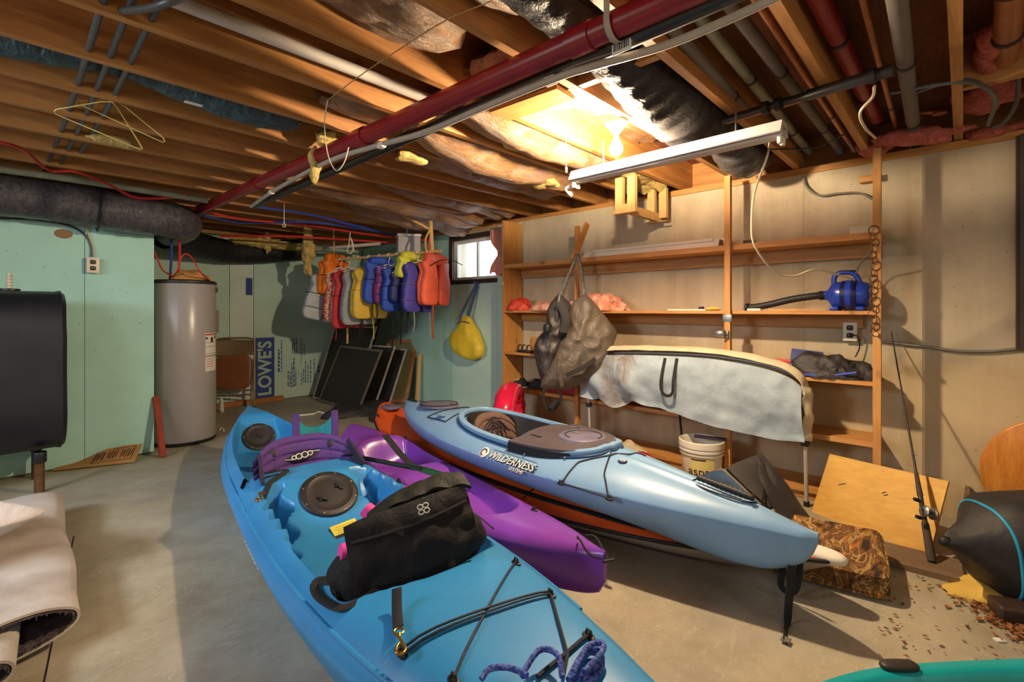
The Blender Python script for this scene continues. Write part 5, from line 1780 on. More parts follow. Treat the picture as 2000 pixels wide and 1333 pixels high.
def deckS(x, y, b, e):
    z = topS(x, y, b, e)
    s = inS(x, y)
    if s < 1.25:
        z = lerp(0.235, z + 0.0, sstep(0.92, 1.04, s))
    return z


t = empty('touring_kayak', tuple(A), 'sky blue sit inside kayak with dark cockpit, stacked on the orange kayak', 'kayak')
boat_shell(TSk, LS, bS, eS, kS, deckS, 210, 84, 24, p=0.70).build('hull', M['k_sky'], t)
rim = []
for i in range(72):
    q = 2 * PI * i / 72
    x = 1.53 + 0.592 * math.copysign(abs(math.cos(q)) ** (2 / 2.6), math.cos(q))
    y = 0.257 * math.copysign(abs(math.sin(q)) ** (2 / 2.4), math.sin(q))
    rim.append((x, y, topS(x, y, bS(x), eS(x)) + 0.016))
MB(TSk).tube(rim, 0, 10, closed=True, flat=(0.020, 0.016), up=(0, 0, 1)).build('coaming', M['k_sky'], t)
MB(TSk).tube([(1.53 + (x - 1.53) * 1.035, y * 1.06, z - 0.016) for x, y, z in rim], 0.008, 8, closed=True).build('coaming_gasket', plain('deep_blue_rubber', (22, 70, 112), 0.5), t)
well = MB(TSk)
well.grid(lambda a, b: (0.98 + 1.1 * a, (b - 0.5) * 0.42 * (1 - (2 * a - 1) ** 4) ** 0.4, 0.2385 + 0.02 * (2 * b - 1) ** 2), 16, 10)
well.build('cockpit_floor', M['hatch'], t)
lin = MB(TSk)


def dark_shell(a, b):
    q = 2 * PI * a
    k = 0.985 - 0.12 * b
    x = 1.53 + 0.56 * k * math.copysign(abs(math.cos(q)) ** (2 / 2.6), math.cos(q))
    y = 0.232 * k * math.copysign(abs(math.sin(q)) ** (2 / 2.4), math.sin(q))
    return (x, y, lerp(topS(x, y, bS(x), eS(x)) + 0.006, 0.24, b))


lin.grid(dark_shell, 72, 8)
lin.build('cockpit_dark_shell', M['hatch'], t)  # dark shell added inside the pale hull to make the cockpit dark
# console over the front of the cockpit
con = MB(TSk)


def outl(a, g=0.0):
    """console outline, a from 0 to 1 around the front from side to side"""
    q = PI * (a - 0.5)
    x = 1.53 + (0.585 + g) * math.cos(q) ** (2 / 2.6) if math.cos(q) > 1e-6 else 1.53
    y = (0.288 + g) * math.copysign(abs(math.sin(q)) ** (2 / 2.4), math.sin(q))
    return x, y


def conz(x, y):
    return max(0.462, topS(max(x, 1.7), y, bS(x), eS(x)) + 0.008) + 0.010 * (1 - min(1, abs(y) / 0.29) ** 3)


def confn(a, b):
    x, y = outl(0.02 + 0.96 * a)
    xs = 1.64
    if x < xs:
        x = xs
    x = lerp(xs, x, b) if True else x
    y = y
    bz = topS(max(x, 1.7), y, bS(x), eS(x))
    ed = max(0, abs(y) / 0.29)
    return (x, y, conz(x, y))


con.grid(confn, 44, 20, 0.012)
co = con.build('console', plain('console_plastic', (86, 78, 84), 0.42, var=0.2), t)
side = MB(TSk)
side.grid(lambda a, b: (max(1.64, outl(0.02 + 0.96 * a, 0.004)[0]), outl(0.02 + 0.96 * a, 0.004)[1], lerp(topS(max(1.64, outl(0.02 + 0.96 * a)[0]), outl(0.02 + 0.96 * a)[1], bS(max(1.64, outl(0.02 + 0.96 * a)[0])), eS(1.8)) - 0.002, confn(a, 1)[2] - 0.002, b)), 44, 4, 0.008)
side.build('console_skirt', M['black_rub'], t)
MB(TSk).lathe([(0.001, 0.016), (0.125, 0.014), (0.132, 0.008), (0.134, -0.004), (0.001, -0.004)], (1.92, 0.01, conz(1.92, 0) + 0.001), 36).build('day_hatch', M['violet_grey'], t)
MB(TSk).tube([(1.93 + 0.10 * math.cos(q), 0.01 + 0.10 * math.sin(q), conz(1.92, 0) + 0.0165) for q in [2 * PI * i / 40 for i in range(30)]], 0.003, 5).build('hatch_groove', M['black_rub'], t)
MB(TSk).rbox((1.88, 0.01, conz(1.92, 0) + 0.018), (0.05, 0.02, 0.01), 0.004).build('hatch_latch', M['cord_grey'], t)
hc = MB(TSk).rbox((1.725, -0.10, conz(1.725, 0.1) + 0.001), (0.085, 0.12, 0.006), 0.003)
hc.build('console_tray', M['black_rub'], t)
MB(TSk).lathe([(0.001, 0.003), (0.05, 0.003), (0.052, 0), (0.001, 0)], (1.74, 0.14, conz(1.74, 0.14) + 0.001), 24).build('cup_well', M['black_rub'], t)
ring = [(1.74 + 0.054 * math.cos(q), 0.14 + 0.054 * math.sin(q), conz(1.74, 0.14) + 0.002) for q in [2 * PI * i / 24 for i in range(24)]]
MB(TSk).tube(ring, 0.004, 6, closed=True).build('cup_ring', M['violet_grey'], t)
for i in range(5):
    x, y = outl(0.1 + 0.16 * i, 0.012)
    if x > 1.66:
        z = topS(x, y, bS(x), eS(x)) + 0.012
        MB(TSk).blob((x, y, z), (0.006, 0.006, 0.006), (1, 1), 8, 6).build('rivet', M['steel'], t)
# padded seat inside
M['seat_brown'] = cloth('brown_seat_cloth', (110, 84, 74), 0.85, 0.3, 25)
TQ = TSk @ Matrix.Translation((1.16, 0.0, 0.25)) @ Matrix.Rotation(-0.22, 4, 'Y')
seat_back(TQ, 0.36, 0.26, 0.035, 0.05, M['seat_brown'], t, 'seat_back', 3)
pn = MB(TQ)
for k in range(4):
    w_ = 0.03 + 0.035 * k
    pn.tube(smooth_path([(0.048 - 0.002 * k, -w_, 0.05), (0.05, -w_ * 0.8, 0.13), (0.048, 0, 0.16 + 0.022 * k), (0.05, w_ * 0.8, 0.13), (0.048 - 0.002 * k, w_, 0.05)], 6), 0.004, 6)
pn.build('seat_piping', M['seat_dark'], t)
sq = MB(TSk)
sq.blob((1.36, 0, 0.265), (0.19, 0.19, 0.03), (0.5, 0.5), 28, 10)
sq.build('seat_base', M['seat_brown'], t)
sc = MB(TSk)
for i in range(4):
    x = 1.24 + 0.075 * i
    sc.tube([(x, -0.17, 0.288), (x, -0.06, 0.298), (x, 0.06, 0.298), (x, 0.17, 0.288)], 0.006, 6)
sc.build('seat_ribs', M['seat_dark'], t)
MB(TSk).bar((1.42, 0.13, 0.30), (1.68, 0.20, 0.40), 0.05, 0.012).build('foot_rail', M['cord_grey'], t)
MB(TSk).blob((1.63, 0.11, 0.33), (0.05, 0.03, 0.05), (0.6, 0.6), 14, 10).build('knee_pad', M['seat_brown'], t)
# oval hatch at the stern
Toh = TSk @ Matrix.Translation((0.50, 0.0, topS(0.5, 0, bS(0.5), eS(0.5)) + 0.006)) @ Matrix.Rotation(-0.07, 4, 'Y')
vs_ = MB(Toh)
pr = [(0.001, 0.020), (0.10, 0.019), (0.15, 0.015), (0.168, 0.008), (0.17, -0.006), (0.001, -0.010)]
for_r = Matrix(((1.12, 0, 0), (0, 0.78, 0), (0, 0, 1)))
vs_.lathe(pr, (0, 0, 0), 40, for_r)
oh = vs_.build('stern_hatch', M['violet_grey'], t)
MB(Toh).tube([(0.16 * 1.12 * math.cos(q), 0.16 * 0.78 * math.sin(q), 0.014) for q in [2 * PI * i / 48 for i in range(48)]], 0.004, 6, closed=True).build('hatch_rim', M['hatch'], oh)
for x, y in ((0.14, 0.02), (-0.15, -0.03)):
    MB(Toh).rbox((x, y, 0.017), (0.02, 0.014, 0.010), 0.004).build('hatch_button', M['black_rub'], oh)


def onS(x, y, dz=0.005):
    return (x, y, topS(x, y, bS(x), eS(x)) + dz)


def deck_cord(pts, parent, r=0.004):
    P = []
    for (x0, y0), (x1, y1) in zip(pts, pts[1:]):
        for i in range(8):
            P.append(onS(lerp(x0, x1, i / 8), lerp(y0, y1, i / 8)))
    P.append(onS(*pts[-1]))
    MB(TSk).tube(smooth_path(P[::2] + [P[-1]], 3), r, 6).build('deck_bungee', M['bungee'], parent)


deck_cord([(0.66, -0.20), (0.74, 0.0), (0.70, 0.20)], t)
deck_cord([(0.70, 0.20), (0.88, 0.05), (0.92, -0.22)], t)
deck_cord([(0.66, -0.20), (0.92, -0.22)], t)
def toS(u, v, z):
    p = TSk.inverted() @ on_z(u, v, z)
    return (p.x, p.y)


h1, h2 = toS(1095, 921, 0.42), toS(1190, 946, 0.42)
h3, h4 = toS(1235, 888, 0.47), toS(1200, 872, 0.48)
for q in (h1, h2):
    pad_eye(TSk, onS(*q, 0.001), t)
deck_cord([h1, h2], t)
deck_cord([h1, toS(1130, 895, 0.46), toS(1200, 885, 0.48), toS(1260, 890, 0.46)], t)
deck_cord([h2, toS(1180, 910, 0.46), toS(1195, 880, 0.48), toS(1215, 862, 0.46)], t)
for x, y in ((1.1, 0.31), (1.45, 0.335), (1.62, 0.33)):
    pad_eye(TSk, onS(x, y * 0.97, 0.001), t, s=0.7)
# blue and white registration label
TR = TSk @ Matrix.Translation(onS(0.80, -0.165, 0.004)) @ Matrix.Rotation(-0.30, 4, 'X') @ rotz(0.15)
lb = MB(TR).box((0, 0, 0), (0.075, 0.10, 0.002)).build('registration_label', M['blue_ink'], t)
MB(TR).box((0.004, -0.01, 0.0013), (0.04, 0.05, 0.001)).build('label_face', plain('pale_yellow_print', (214, 206, 150), 0.6), lb)
# round emblem on the front deck
em_ = toS(1216, 895, 0.475)
Te = TSk @ Matrix.Translation(onS(*em_, 0.003))
e0 = MB(Te).lathe([(0.001, 0.002), (0.022, 0.002), (0.023, 0), (0.001, 0)], (0, 0, 0), 20).build('emblem', M['seat_dark'], t)
MB(Te).tube([(0.013 * math.cos(q), 0.010 * math.sin(q), 0.003) for q in [2 * PI * i / 14 for i in range(14)]], 0.002, 5, closed=True).build('emblem_mark', M['paper'], e0)
# bow toggle with its cord
tb_ = MB(TSk)
g0, g1 = (2.66, 0.0), (2.95, 0.0)
zt = topS(2.8, 0, bS(2.8), eS(2.8)) + 0.018
tz = lambda x: topS(x, 0, bS(x), eS(x)) + 0.022
P = [(lerp(2.60, 2.84, i / 24), -0.012, tz(lerp(2.60, 2.84, i / 24)) + 0.006) for i in range(25)]
tb_.tube(P, [0.011 + (0.004 if i % 2 else 0) for i in range(25)], 10)
tb_.build('carry_handle', M['black_rub'], t)
MB(TSk @ Matrix.Translation((2.72, 0.022, tz(2.72) - 0.008)) @ Matrix.Rotation(math.atan2(tz(2.60) - tz(2.84), 0.24), 4, 'Y')).blob((0, 0, 0), (0.11, 0.018, 0.010), (0.6, 0.8), 18, 8).build('handle_pad', plain('yellow_plastic', (222, 182, 40), 0.5), t)
MB(TSk).tube(smooth_path([(2.60, -0.012, tz(2.60)), (2.58, -0.02, tz(2.58) - 0.02), (2.64, -0.04, tz(2.64) - 0.02), (2.78, -0.032, tz(2.78) - 0.018), (2.85, -0.008, tz(2.85) - 0.01)], 5), 0.004, 6).build('handle_cord', M['bungee'], t)
MB(TSk).rbox((0.10, 0.0, topS(0.1, 0, bS(0.1), eS(0.1)) + 0.012), (0.14, 0.02, 0.014), 0.005).build('stern_handle', M['black_rub'], t)
# lettering on the side: follows the flank
p0 = TSk.inverted() @ at_d(935, 885, 2.70)
p1 = TSk.inverted() @ at_d(1035, 918, 2.45)
xl, zl = (p0.x + p1.x) / 2, 0.385
yl = -bS(xl) * 0.975
nrm_t = Vector((p1.x - p0.x, -(bS(p1.x) - bS(p0.x)), 0)).normalized()
b0 = bS(xl)
ya, yb2 = -b0 * 0.995, -b0 * 0.90
up_ = Vector((0, yb2 - ya, topS(xl, yb2, b0, eS(xl)) - topS(xl, ya, b0, eS(xl)))).normalized()
zz = nrm_t.cross(up_).normalized()
mid = Vector((xl, -b0 * 0.955, topS(xl, b0 * 0.955, b0, eS(xl)))) + zz * 0.006
TW = Matrix((nrm_t, zz.cross(nrm_t), zz)).transposed().to_4x4()
TW.translation = mid
TW = TSk @ TW
lettering('side_lettering', 'WILDERNESS', 0.062, TW @ Matrix.Translation((0.03, 0.004, 0)), M['paper'], t, 0.001, sx=0.95, shear=0.15)
lettering('side_lettering', 'SYSTEMS', 0.028, TW @ Matrix.Translation((0.10, -0.036, 0)), M['paper'], t, 0.001, sx=0.95, shear=0.15)
for o_ in (0.0008,):
    lettering('lettering_shadow', 'WILDERNESS', 0.066, TW @ Matrix.Translation((0.033, 0.0, -0.002)), M['black_ink'], t, 0.001, sx=0.94, shear=0.15)
    lettering('lettering_shadow', 'SYSTEMS', 0.031, TW @ Matrix.Translation((0.102, -0.038, -0.002)), M['black_ink'], t, 0.001, sx=0.94, shear=0.15)
MB(TW).bar((-0.13, 0.040, 0), (0.20, 0.040, 0), 0.003, 0.002).build('lettering_rule', M['black_ink'], t)
MB(TW).lathe([(0.001, 0.002), (0.032, 0.002), (0.034, 0), (0.001, 0)], (-0.185, 0.008, -0.001), 24).build('side_emblem', M['paper'], t)
MB(TW).tube([(-0.185 + 0.02 * math.cos(q), 0.008 + 0.02 * math.sin(q), 0.003) for q in [2 * PI * i / 16 for i in range(13)]], 0.004, 5).build('emblem_mark', plain('dark_print', (70, 60, 80), 0.6), t)

# strap hanging from the bow of the orange kayak
S = [Vector((2.13, 0.50, 0.19)), Vector((2.09, 0.49, 0.12)), Vector((2.04, 0.485, 0.03)), Vector((2.00, 0.48, 0.006)), Vector((1.93, 0.462, 0.004))]
S = [at_d(1545, 1075, 1.86), at_d(1546, 1120, 1.83), at_d(1541, 1170, 1.79), on_z(1538, 1215, 0.012), on_z(1535, 1256, 0.006)]
ts_ = tag(MB().strap(smooth_path(S, 5), 0.032, 0.004, up=(-FX, -FY, 0.3)).build('tie_down_strap', M['black_web']), 'black tie down strap hanging from the kayak bows onto the floor', 'strap')
e_ = on_z(1535, 1250, 0.012)
MB().rbox(e_, (0.03, 0.03, 0.006), 0.002).build('strap_end', M['cord_grey'], ts_)
S = [at_d(1560, 1070, 1.92), at_d(1562, 1110, 1.93), at_d(1555, 1150, 1.95), at_d(1540, 1158, 1.97), at_d(1525, 1142, 1.98), at_d(1530, 1100, 1.96)]
tag(MB().strap(smooth_path(S, 5), 0.025, 0.004).build('tie_down_strap', M['black_web']), 'short looped black strap behind the long strap under the bows', 'strap')

# ---- teal boat in the corner
TT_ = frame((1.215, 0.275, 0), (0.6845, -0.729, 0))
bT = tab([(0, 0.02), (0.06, 0.11), (0.2, 0.21), (0.5, 0.275), (1.3, 0.30), (2.4, 0.25)])
deckT = lambda x, y, b, e: e + 0.012 * (1 - (abs(y) / b) ** 2) - 0.10 * sstep(b * 0.92 - 0.01, b * 0.75 - 0.03, abs(y)) * sstep(0.12, 0.3, x)
t = empty('teal_kayak', tuple(TT_.translation), 'teal plastic boat edge in front with a dark carry handle', 'kayak')
boat_shell(TT_, 2.3, bT, lambda x: 0.205, lambda x: 0.03 + 0.10 * (1 - sstep(0, 0.3, x)), deckT, 90, 40, 18).build('hull', M['k_teal'], t)
hx_ = TT_.inverted() @ on_z(1775, 1320, 0.21)
MB(TT_).blob((hx_.x, bT(hx_.x) - 0.012, 0.212), (0.052, 0.020, 0.010), (0.6, 0.7), 22, 10).build('carry_handle', M['hatch'], t)


# ------------------------------------------------------------------ water heater in the recess
HC = Vector((1.152, 5.20, 0))
t = empty('water_heater', tuple(HC), 'tall grey cylindrical water heater standing in the recess behind the mint wall', 'water heater')
MB().lathe([(0.001, 0.03), (0.243, 0.03), (0.250, 0.04), (0.250, 1.425), (0.246, 1.432), (0.001, 1.432)], HC, 56).build('tank', M['heater'], t)
MB().lathe([(0.001, 1.432), (0.254, 1.43), (0.256, 1.436), (0.254, 1.455), (0.24, 1.462), (0.001, 1.466)], HC, 48).build('top_cap', M['hatch'], t)
MB().lathe([(0.001, 0.0), (0.24, 0.0), (0.248, 0.01), (0.248, 0.032), (0.001, 0.032)], HC, 48).build('base_ring', M['black_rub'], t)


def on_tank(ang, z, w_, h_, r=0.2515, n=8, c=HC):
    """curved label on the tank, ang: direction from the axis"""
    return lambda a, b: (c.x + r * math.cos(ang + (a - 0.5) * w_ / r), c.y + r * math.sin(ang + (a - 0.5) * w_ / r), z + (b - 0.5) * h_)


to_cam = math.atan2(-HC.y, -HC.x)
a0 = to_cam + 0.98
ob = MB().grid(on_tank(a0, 0.885, 0.15, 0.20), 10, 4, 0.001).build('energy_label', M['paper'], t)
MB().grid(on_tank(a0, 0.972, 0.15, 0.012, 0.2525), 8, 2, 0.0008).build('label_bar', M['pex_red'], ob)
k_ = MB()
k_.grid(on_tank(a0 - 0.0, 0.925, 0.03, 0.045, 0.2525), 3, 2, 0.0006)
for z in (0.90, 0.862, 0.80):
    k_.grid(on_tank(a0, z, 0.15, 0.003, 0.2525), 8, 1, 0.0006)
k_.grid(on_tank(a0 - 0.25, 0.94, 0.02, 0.02, 0.2525), 3, 2, 0.0006).grid(on_tank(a0 + 0.2, 0.945, 0.02, 0.03, 0.2525), 3, 2, 0.0006)
k_.build('label_print', M['black_ink'], ob)
ob = MB().grid(on_tank(a0, 0.705, 0.15, 0.13), 10, 4, 0.001).build('safety_label', M['paper'], t)
k_ = MB()
for i in range(4):
    k_.grid(on_tank(a0 - 0.1, 0.75 - i * 0.022, 0.08, 0.006, 0.2525), 5, 1, 0.0006)
k_.build('label_print', plain('faded_red_print', (196, 120, 100), 0.7), ob)
MB().rbox(HC + Vector((0.250 * math.cos(to_cam + 1.33), 0.250 * math.sin(to_cam + 1.33), 1.385)), (0.03, 0.03, 0.045), 0.004).build('cap_tab', M['black_rub'], t)
a1 = to_cam + 1.62
MB().rbox(HC + Vector((0.253 * math.cos(a1), 0.253 * math.sin(a1), 1.09)), (0.10, 0.03, 0.21), 0.01, Matrix.Rotation(a1 + PI / 2, 3, 'Z')).build('access_cover', M['cord_grey'], t)
c = HC + Vector((-0.02, -0.02, 1.466))
for dx in (-0.07, -0.02):
    MB().lathe([(0.001, 0), (0.018, 0), (0.018, 0.03), (0.001, 0.03)], HC + Vector((dx, -0.02 if dx < -0.05 else 0.03, 1.464)), 12).build('pipe_nipple', M['brass'], t)
heap('paper_bag', HC + Vector((0.03, -0.10, 1.468)), (0.125, 0.07, 0.075), cloth('brown_paper', (196, 140, 78), 0.8, 0.5, 12), 'crumpled brown paper on top of the water heater', 'paper', 3.0, 0.6)
wire('red_wire', [on_y(301, 490, 5.0), on_y(316, 525, 5.05), on_y(330, 536, 5.1), on_y(352, 550, 5.12)], 0.006, 'pex_red', 'red wire drooping from the mint wall corner to the heater top', 'wire')
wire('red_wire', [HC + Vector((-0.12, -0.05, 1.47)), at_d(346, 530, 4.15), at_d(352, 508, 4.15), at_d(362, 496, 4.15), at_d(376, 505, 4.15), at_d(390, 530, 4.15), HC + Vector((0.17, -0.12, 1.47))], 0.006, 'pex_red', 'red wire arching over the crumpled brown paper', 'wire')

# ------------------------------------------------------------------ oil tank before the mint wall
t = empty('oil_tank', (-0.45, 4.55, 0), 'big black oil tank on stub legs before the mint wall', 'tank')
x1 = on_y(131, 700, 4.36).x
ob = MB()
n = 40
sec = []
hw, zb, zt_ = 0.27, 0.255, 1.325
for k in range(n):
    q = 2 * PI * k / n
    cx, sz = math.cos(q), math.sin(q)
    yy = math.copysign(abs(cx) ** 0.75, cx) * hw
    zz_ = (zb + zt_) / 2 + math.copysign(abs(sz) ** 0.45, sz) * (zt_ - zb) / 2
    sec.append((yy, zz_))
vs, fs = [], []
prof = [(-1.5, 1.0), (x1 - 0.05, 1.0), (x1 - 0.03, 1.012), (x1 - 0.022, 1.012), (x1 - 0.018, 0.992), (x1 - 0.004, 0.97), (x1, 0.93), (x1 + 0.004, 0.6), (x1 + 0.005, 0.1)]
for x, s in prof:
    for yy, zz_ in sec:
        vs.append((x + 0.004 * nz((yy * 6, zz_ * 6, x * 3)), 4.60 + yy * s, 0.79 + (zz_ - 0.79) * s))
for i in range(len(prof) - 1):
    for k in range(n):
        fs.append((i * n + k, i * n + (k + 1) % n, (i + 1) * n + (k + 1) % n, (i + 1) * n + k))
fs += [tuple(range(n)), tuple((len(prof) - 1) * n + k for k in range(n))[::-1]]
ob.add(vs, fs, True).build('tank_shell', M['tank'], t)
for x in (on_y(77, 880, 4.40).x, -1.1):
    for y in (4.40, 4.80):
        MB().tube([(x, y, 0.0), (x, y, 0.27)], 0.026, 14).build('leg', M['rust'], t)
        MB().lathe([(0.034, 0.20), (0.036, 0.205), (0.036, 0.265), (0.034, 0.27)], (x, y, 0), 14).build('leg_collar', M['tank'], t)
c = on_y(18, 570, 4.60)
MB().lathe([(0.001, 1.318), (0.052, 1.318), (0.055, 1.325), (0.052, 1.338), (0.001, 1.34)], (c.x, 4.60, 0), 20).build('filler_flange', M['tank'], t)
sp_ = MB()
for i in range(5):
    sp_.lathe([(0.012, 0), (0.017, 0.004), (0.017, 0.01), (0.012, 0.014)], (c.x, 4.60, 1.338 + i * 0.02), 12, cap=True)
sp_.tube([(c.x, 4.60, 1.335), (c.x, 4.60, 1.44)], 0.010, 10)
sp_.build('vent_gauge', M['ivory'], t)
# outlet on the mint wall, its cable, knot in the board, flat card
c = on_y(180, 519, LY)
outlet(Vector((c.x, LY, c.z)), (0, -1, 0), 'double wall outlet on the mint foam wall, cable running up from it')
wire('wall_cable', [on_y(-30, 426, LY - 0.012), on_y(60, 429, LY - 0.012), on_y(130, 440, LY - 0.012), on_y(165, 458, LY - 0.012), on_y(178, 480, LY - 0.012), on_y(180, 502, LY - 0.02)], 0.008, 'conduit', 'dark cable curving down the mint wall to its outlet', 'cable')
wire('wall_cable', [on_y(178, 434, LY - 0.01), on_y(173, 455, LY - 0.01), on_y(180, 480, LY - 0.012), on_y(182, 500, LY - 0.016)], 0.005, 'cord_cream', 'pale cable rising from the mint wall outlet to the duct', 'cable')
c = on_y(124, 457, LY)
tag(MB().lathe([(0.001, 0.004), (0.04, 0.003), (0.044, 0), (0.001, 0)], (c.x, LY - 0.001, c.z), 18, Matrix.Rotation(PI / 2, 3, 'X') @ Matrix.Diagonal((1.2, 0.8, 1))).build('foam_patch', plain('tan_filler', (150, 120, 90), 0.9)), 'oval tan patch on the mint wall over the tank', 'patch')
# flattened cardboard at the wall foot
p = [on_z(96, 912, 0.004), on_z(262, 911, 0.004), on_y(268, 888, LY - 0.02), on_y(168, 900, LY - 0.02)]
p[0].z = 0.004
a, b = on_z(100, 922, 0.004), on_z(262, 905, 0.004)
cd = MB()
la = (b - a)
sd = Vector((0, 1, 0))
T = frame(a, la)
Lc = la.length
cd.grid(lambda u_, v_: (u_ * Lc, v_ * 0.17, 0.002 + 0.10 * v_ * sstep(0.1, 0.8, u_) + 0.012 * math.sin(7 * u_) * v_), 20, 6, 0.004) if False else None
cd = MB(T)
cd.grid(lambda u_, v_: (u_ * Lc + 0.02 * v_, v_ * (0.10 + 0.04 * u_), 0.008 + v_ * (0.015 + 0.085 * sstep(0.15, 0.6, u_)) + 0.006 * math.sin(9 * u_) * v_), 24, 6, 0.004)
cd = tag(cd.build('flat_cardboard', M['cardboard']), 'flattened brown cardboard with printed panel at the foot of the mint wall', 'cardboard')
pr_ = MB(T)
f_ = lambda u_, v_: Vector((u_ * Lc + 0.02 * v_, v_ * (0.10 + 0.04 * u_), 0.0098 + v_ * (0.015 + 0.085 * sstep(0.15, 0.6, u_)) + 0.006 * math.sin(9 * u_) * v_))
for k in range(15):
    u_ = 0.46 + 0.032 * k
    if k in (4, 9):
        continue
    v0 = 0.30 + 0.05 * (k % 3)
    pr_.tube([f_(u_, v0), f_(u_, 0.6), f_(u_, 0.80 - 0.05 * (k % 2))], 0.0028 + 0.001 * (k % 2), 4)
pr_.tube([f_(0.44, 0.2), f_(0.7, 0.2), f_(0.93, 0.2)], 0.002, 4).tube([f_(0.44, 0.9), f_(0.7, 0.9), f_(0.93, 0.9)], 0.002, 4).tube([f_(0.44, 0.2), f_(0.44, 0.9)], 0.002, 4).tube([f_(0.93, 0.2), f_(0.93, 0.9)], 0.002, 4)
pr_.build('printed_panel', M['black_ink'], cd)
# red stake by the heater
a, b = on_z(318, 893, 0.012), Vector((LX + 0.012, LY - 0.02, 0.47))
b = at_d(304, 776, 4.02)
tag(MB().bar(a, b, 0.045, 0.022, (0.3, -1, 0)).build('red_stake', M['red_stake']), 'red wooden stake leaning on the mint wall corner before the heater', 'stake')
# paint peel and dirt strip under the board: lighter footing
tag(MB().blob(on_z(432, 806, 0.001) + Vector((0, 0, 0.07)), (0.025, 0.05, 0.09), (0.9, 0.9), 16, 12, lambda p: p * (1 + 0.3 * nz(p, 30, 2))).build('white_rag', M['paper']), 'white rag stuck beside the water heater near the chair', 'rag')

# ------------------------------------------------------------------ folding chair, boards and print on the back wall
CX, CY_ = 1.90, 6.37
TC = frame((CX, CY_, 0), (0.86, -0.50, 0)) @ Matrix.Rotation(-0.14, 4, 'X')
t = empty('folding_chair', (CX, CY_, 0), 'brown metal folding chair, folded, leaning on the back wall by the heater', 'chair')
M['chair_metal'] = plain('bronze_enamel', (150, 126, 98), 0.35, 0.4)
M['chair_vinyl'] = plain('brown_vinyl', (134, 78, 48), 0.4, var=0.2)
W2, HT = 0.22, 0.86
fr_ = smooth_path([(-W2 - 0.015, 0, 0.0), (-W2, 0, 0.35), (-W2 + 0.005, 0, HT - 0.08), (-W2 + 0.05, 0, HT - 0.01), (0, 0, HT), (W2 - 0.05, 0, HT - 0.01), (W2 - 0.005, 0, HT - 0.08), (W2, 0, 0.35), (W2 + 0.015, 0, 0.0)], 8)
MB(TC).tube(fr_, 0.012, 10).build('front_frame', M['chair_metal'], t)
MB(TC).tube(smooth_path([(-W2 + 0.03, 0.035, 0.0), (-W2 + 0.03, 0.03, 0.5), (-W2 + 0.03, 0.012, 0.60)], 6), 0.011, 10).build('leg', M['chair_metal'], t)
MB(TC).tube(smooth_path([(W2 - 0.03, 0.035, 0.0), (W2 - 0.03, 0.03, 0.5), (W2 - 0.03, 0.012, 0.60)], 6), 0.011, 10).build('leg', M['chair_metal'], t)
MB(TC).tube([(-W2 + 0.03, 0.034, 0.17), (W2 - 0.03, 0.034, 0.17)], 0.010, 10).build('stretcher', M['chair_metal'], t)
MB(TC).tube([(-W2 - 0.004, 0, 0.225), (W2 + 0.004, 0, 0.225)], 0.010, 10).build('stretcher', M['chair_metal'], t)
MB(TC).grid(lambda a, b: ((a - 0.5) * 0.40, 0.01 - 0.035 * math.sin(PI * a) * 0 + 0.02 * (1 - (2 * a - 1) ** 2), HT - 0.02 - 0.19 * b - 0.012 * (2 * a - 1) ** 4 * (1 - b)), 20, 8, 0.006).build('backrest', M['chair_metal'], t)
MB(TC).blob((0, -0.018, HT - 0.41), (0.195, 0.024, 0.205), (0.4, 0.32), 36, 18).build('seat', M['chair_vinyl'], t)
for s in (-1, 1):
    MB(TC).rbox((s * (W2 + 0.012), 0.0, 0.42), (0.012, 0.016, 0.05), 0.004).build('hinge', M['chair_metal'], t)
    MB(TC).lathe([(0.001, -0.0), (0.015, 0.0), (0.015, 0.03), (0.001, 0.03)], (s * (W2 + 0.015), 0, 0.0), 10).build('rubber_foot', M['black_rub'], t)

a, b = on_z(440, 798, 0.03), on_z(566, 781, 0.03)
tag(MB().bar((1.55, BY - 0.06, 0.03), (b.x, BY - 0.06, 0.03), 0.05, 0.055).build('floor_batten', wood('orange_batten', (200, 130, 62), (156, 90, 36), 0)), 'orange brown lumber strip along the foot of the back wall', 'lumber')
# printing on the third foam board
TBk = Matrix(((1, 0, 0, 0), (0, 0, -1, BY - 0.0275), (0, 1, 0, 0), (0, 0, 0, 1)))   # xy plane -> wall plane facing the room


def wb(u, v):
    q = on_y(u, v, BY - 0.0275)
    return q.x, q.z


x0, z1_ = wb(499, 659)
x1_, z0_ = wb(535, 781)
x1_, z0_ = wb(536, 755)[0], wb(520, 780)[1]
z1_ = wb(510, 660)[1]
bl = MB().span((x0, BY - 0.0275, z0_), (x1_, BY - 0.0262, z1_)).build('printed_block', M['blue_ink'], wall_back)
lettering('printed_lettering', "LOWE'S", 0.225, TBk @ Matrix.Translation((lerp(x0, x1_, 0.52), (z0_ + z1_) / 2, 0.001)) @ rotz(PI / 2), foam('pale_print', (176, 204, 186)), wall_back, 0.0006, sx=0.90, bold=0.006).data.name
pl_ = MB()


def textrow(u, v0, v1, wpx=2.0, gaps=9, seed=1):
    rnd = random.Random(seed)
    xa, za = wb(u, v1)
    _, zb2 = wb(u, v0)
    z = za
    while z < zb2:
        ln_ = rnd.uniform(0.015, 0.06)
        pl_.span((xa, BY - 0.0272, z), (xa + wpx * 0.0085, BY - 0.0264, min(zb2, z + ln_)))
        z += ln_ + rnd.uniform(0.008, 0.018)


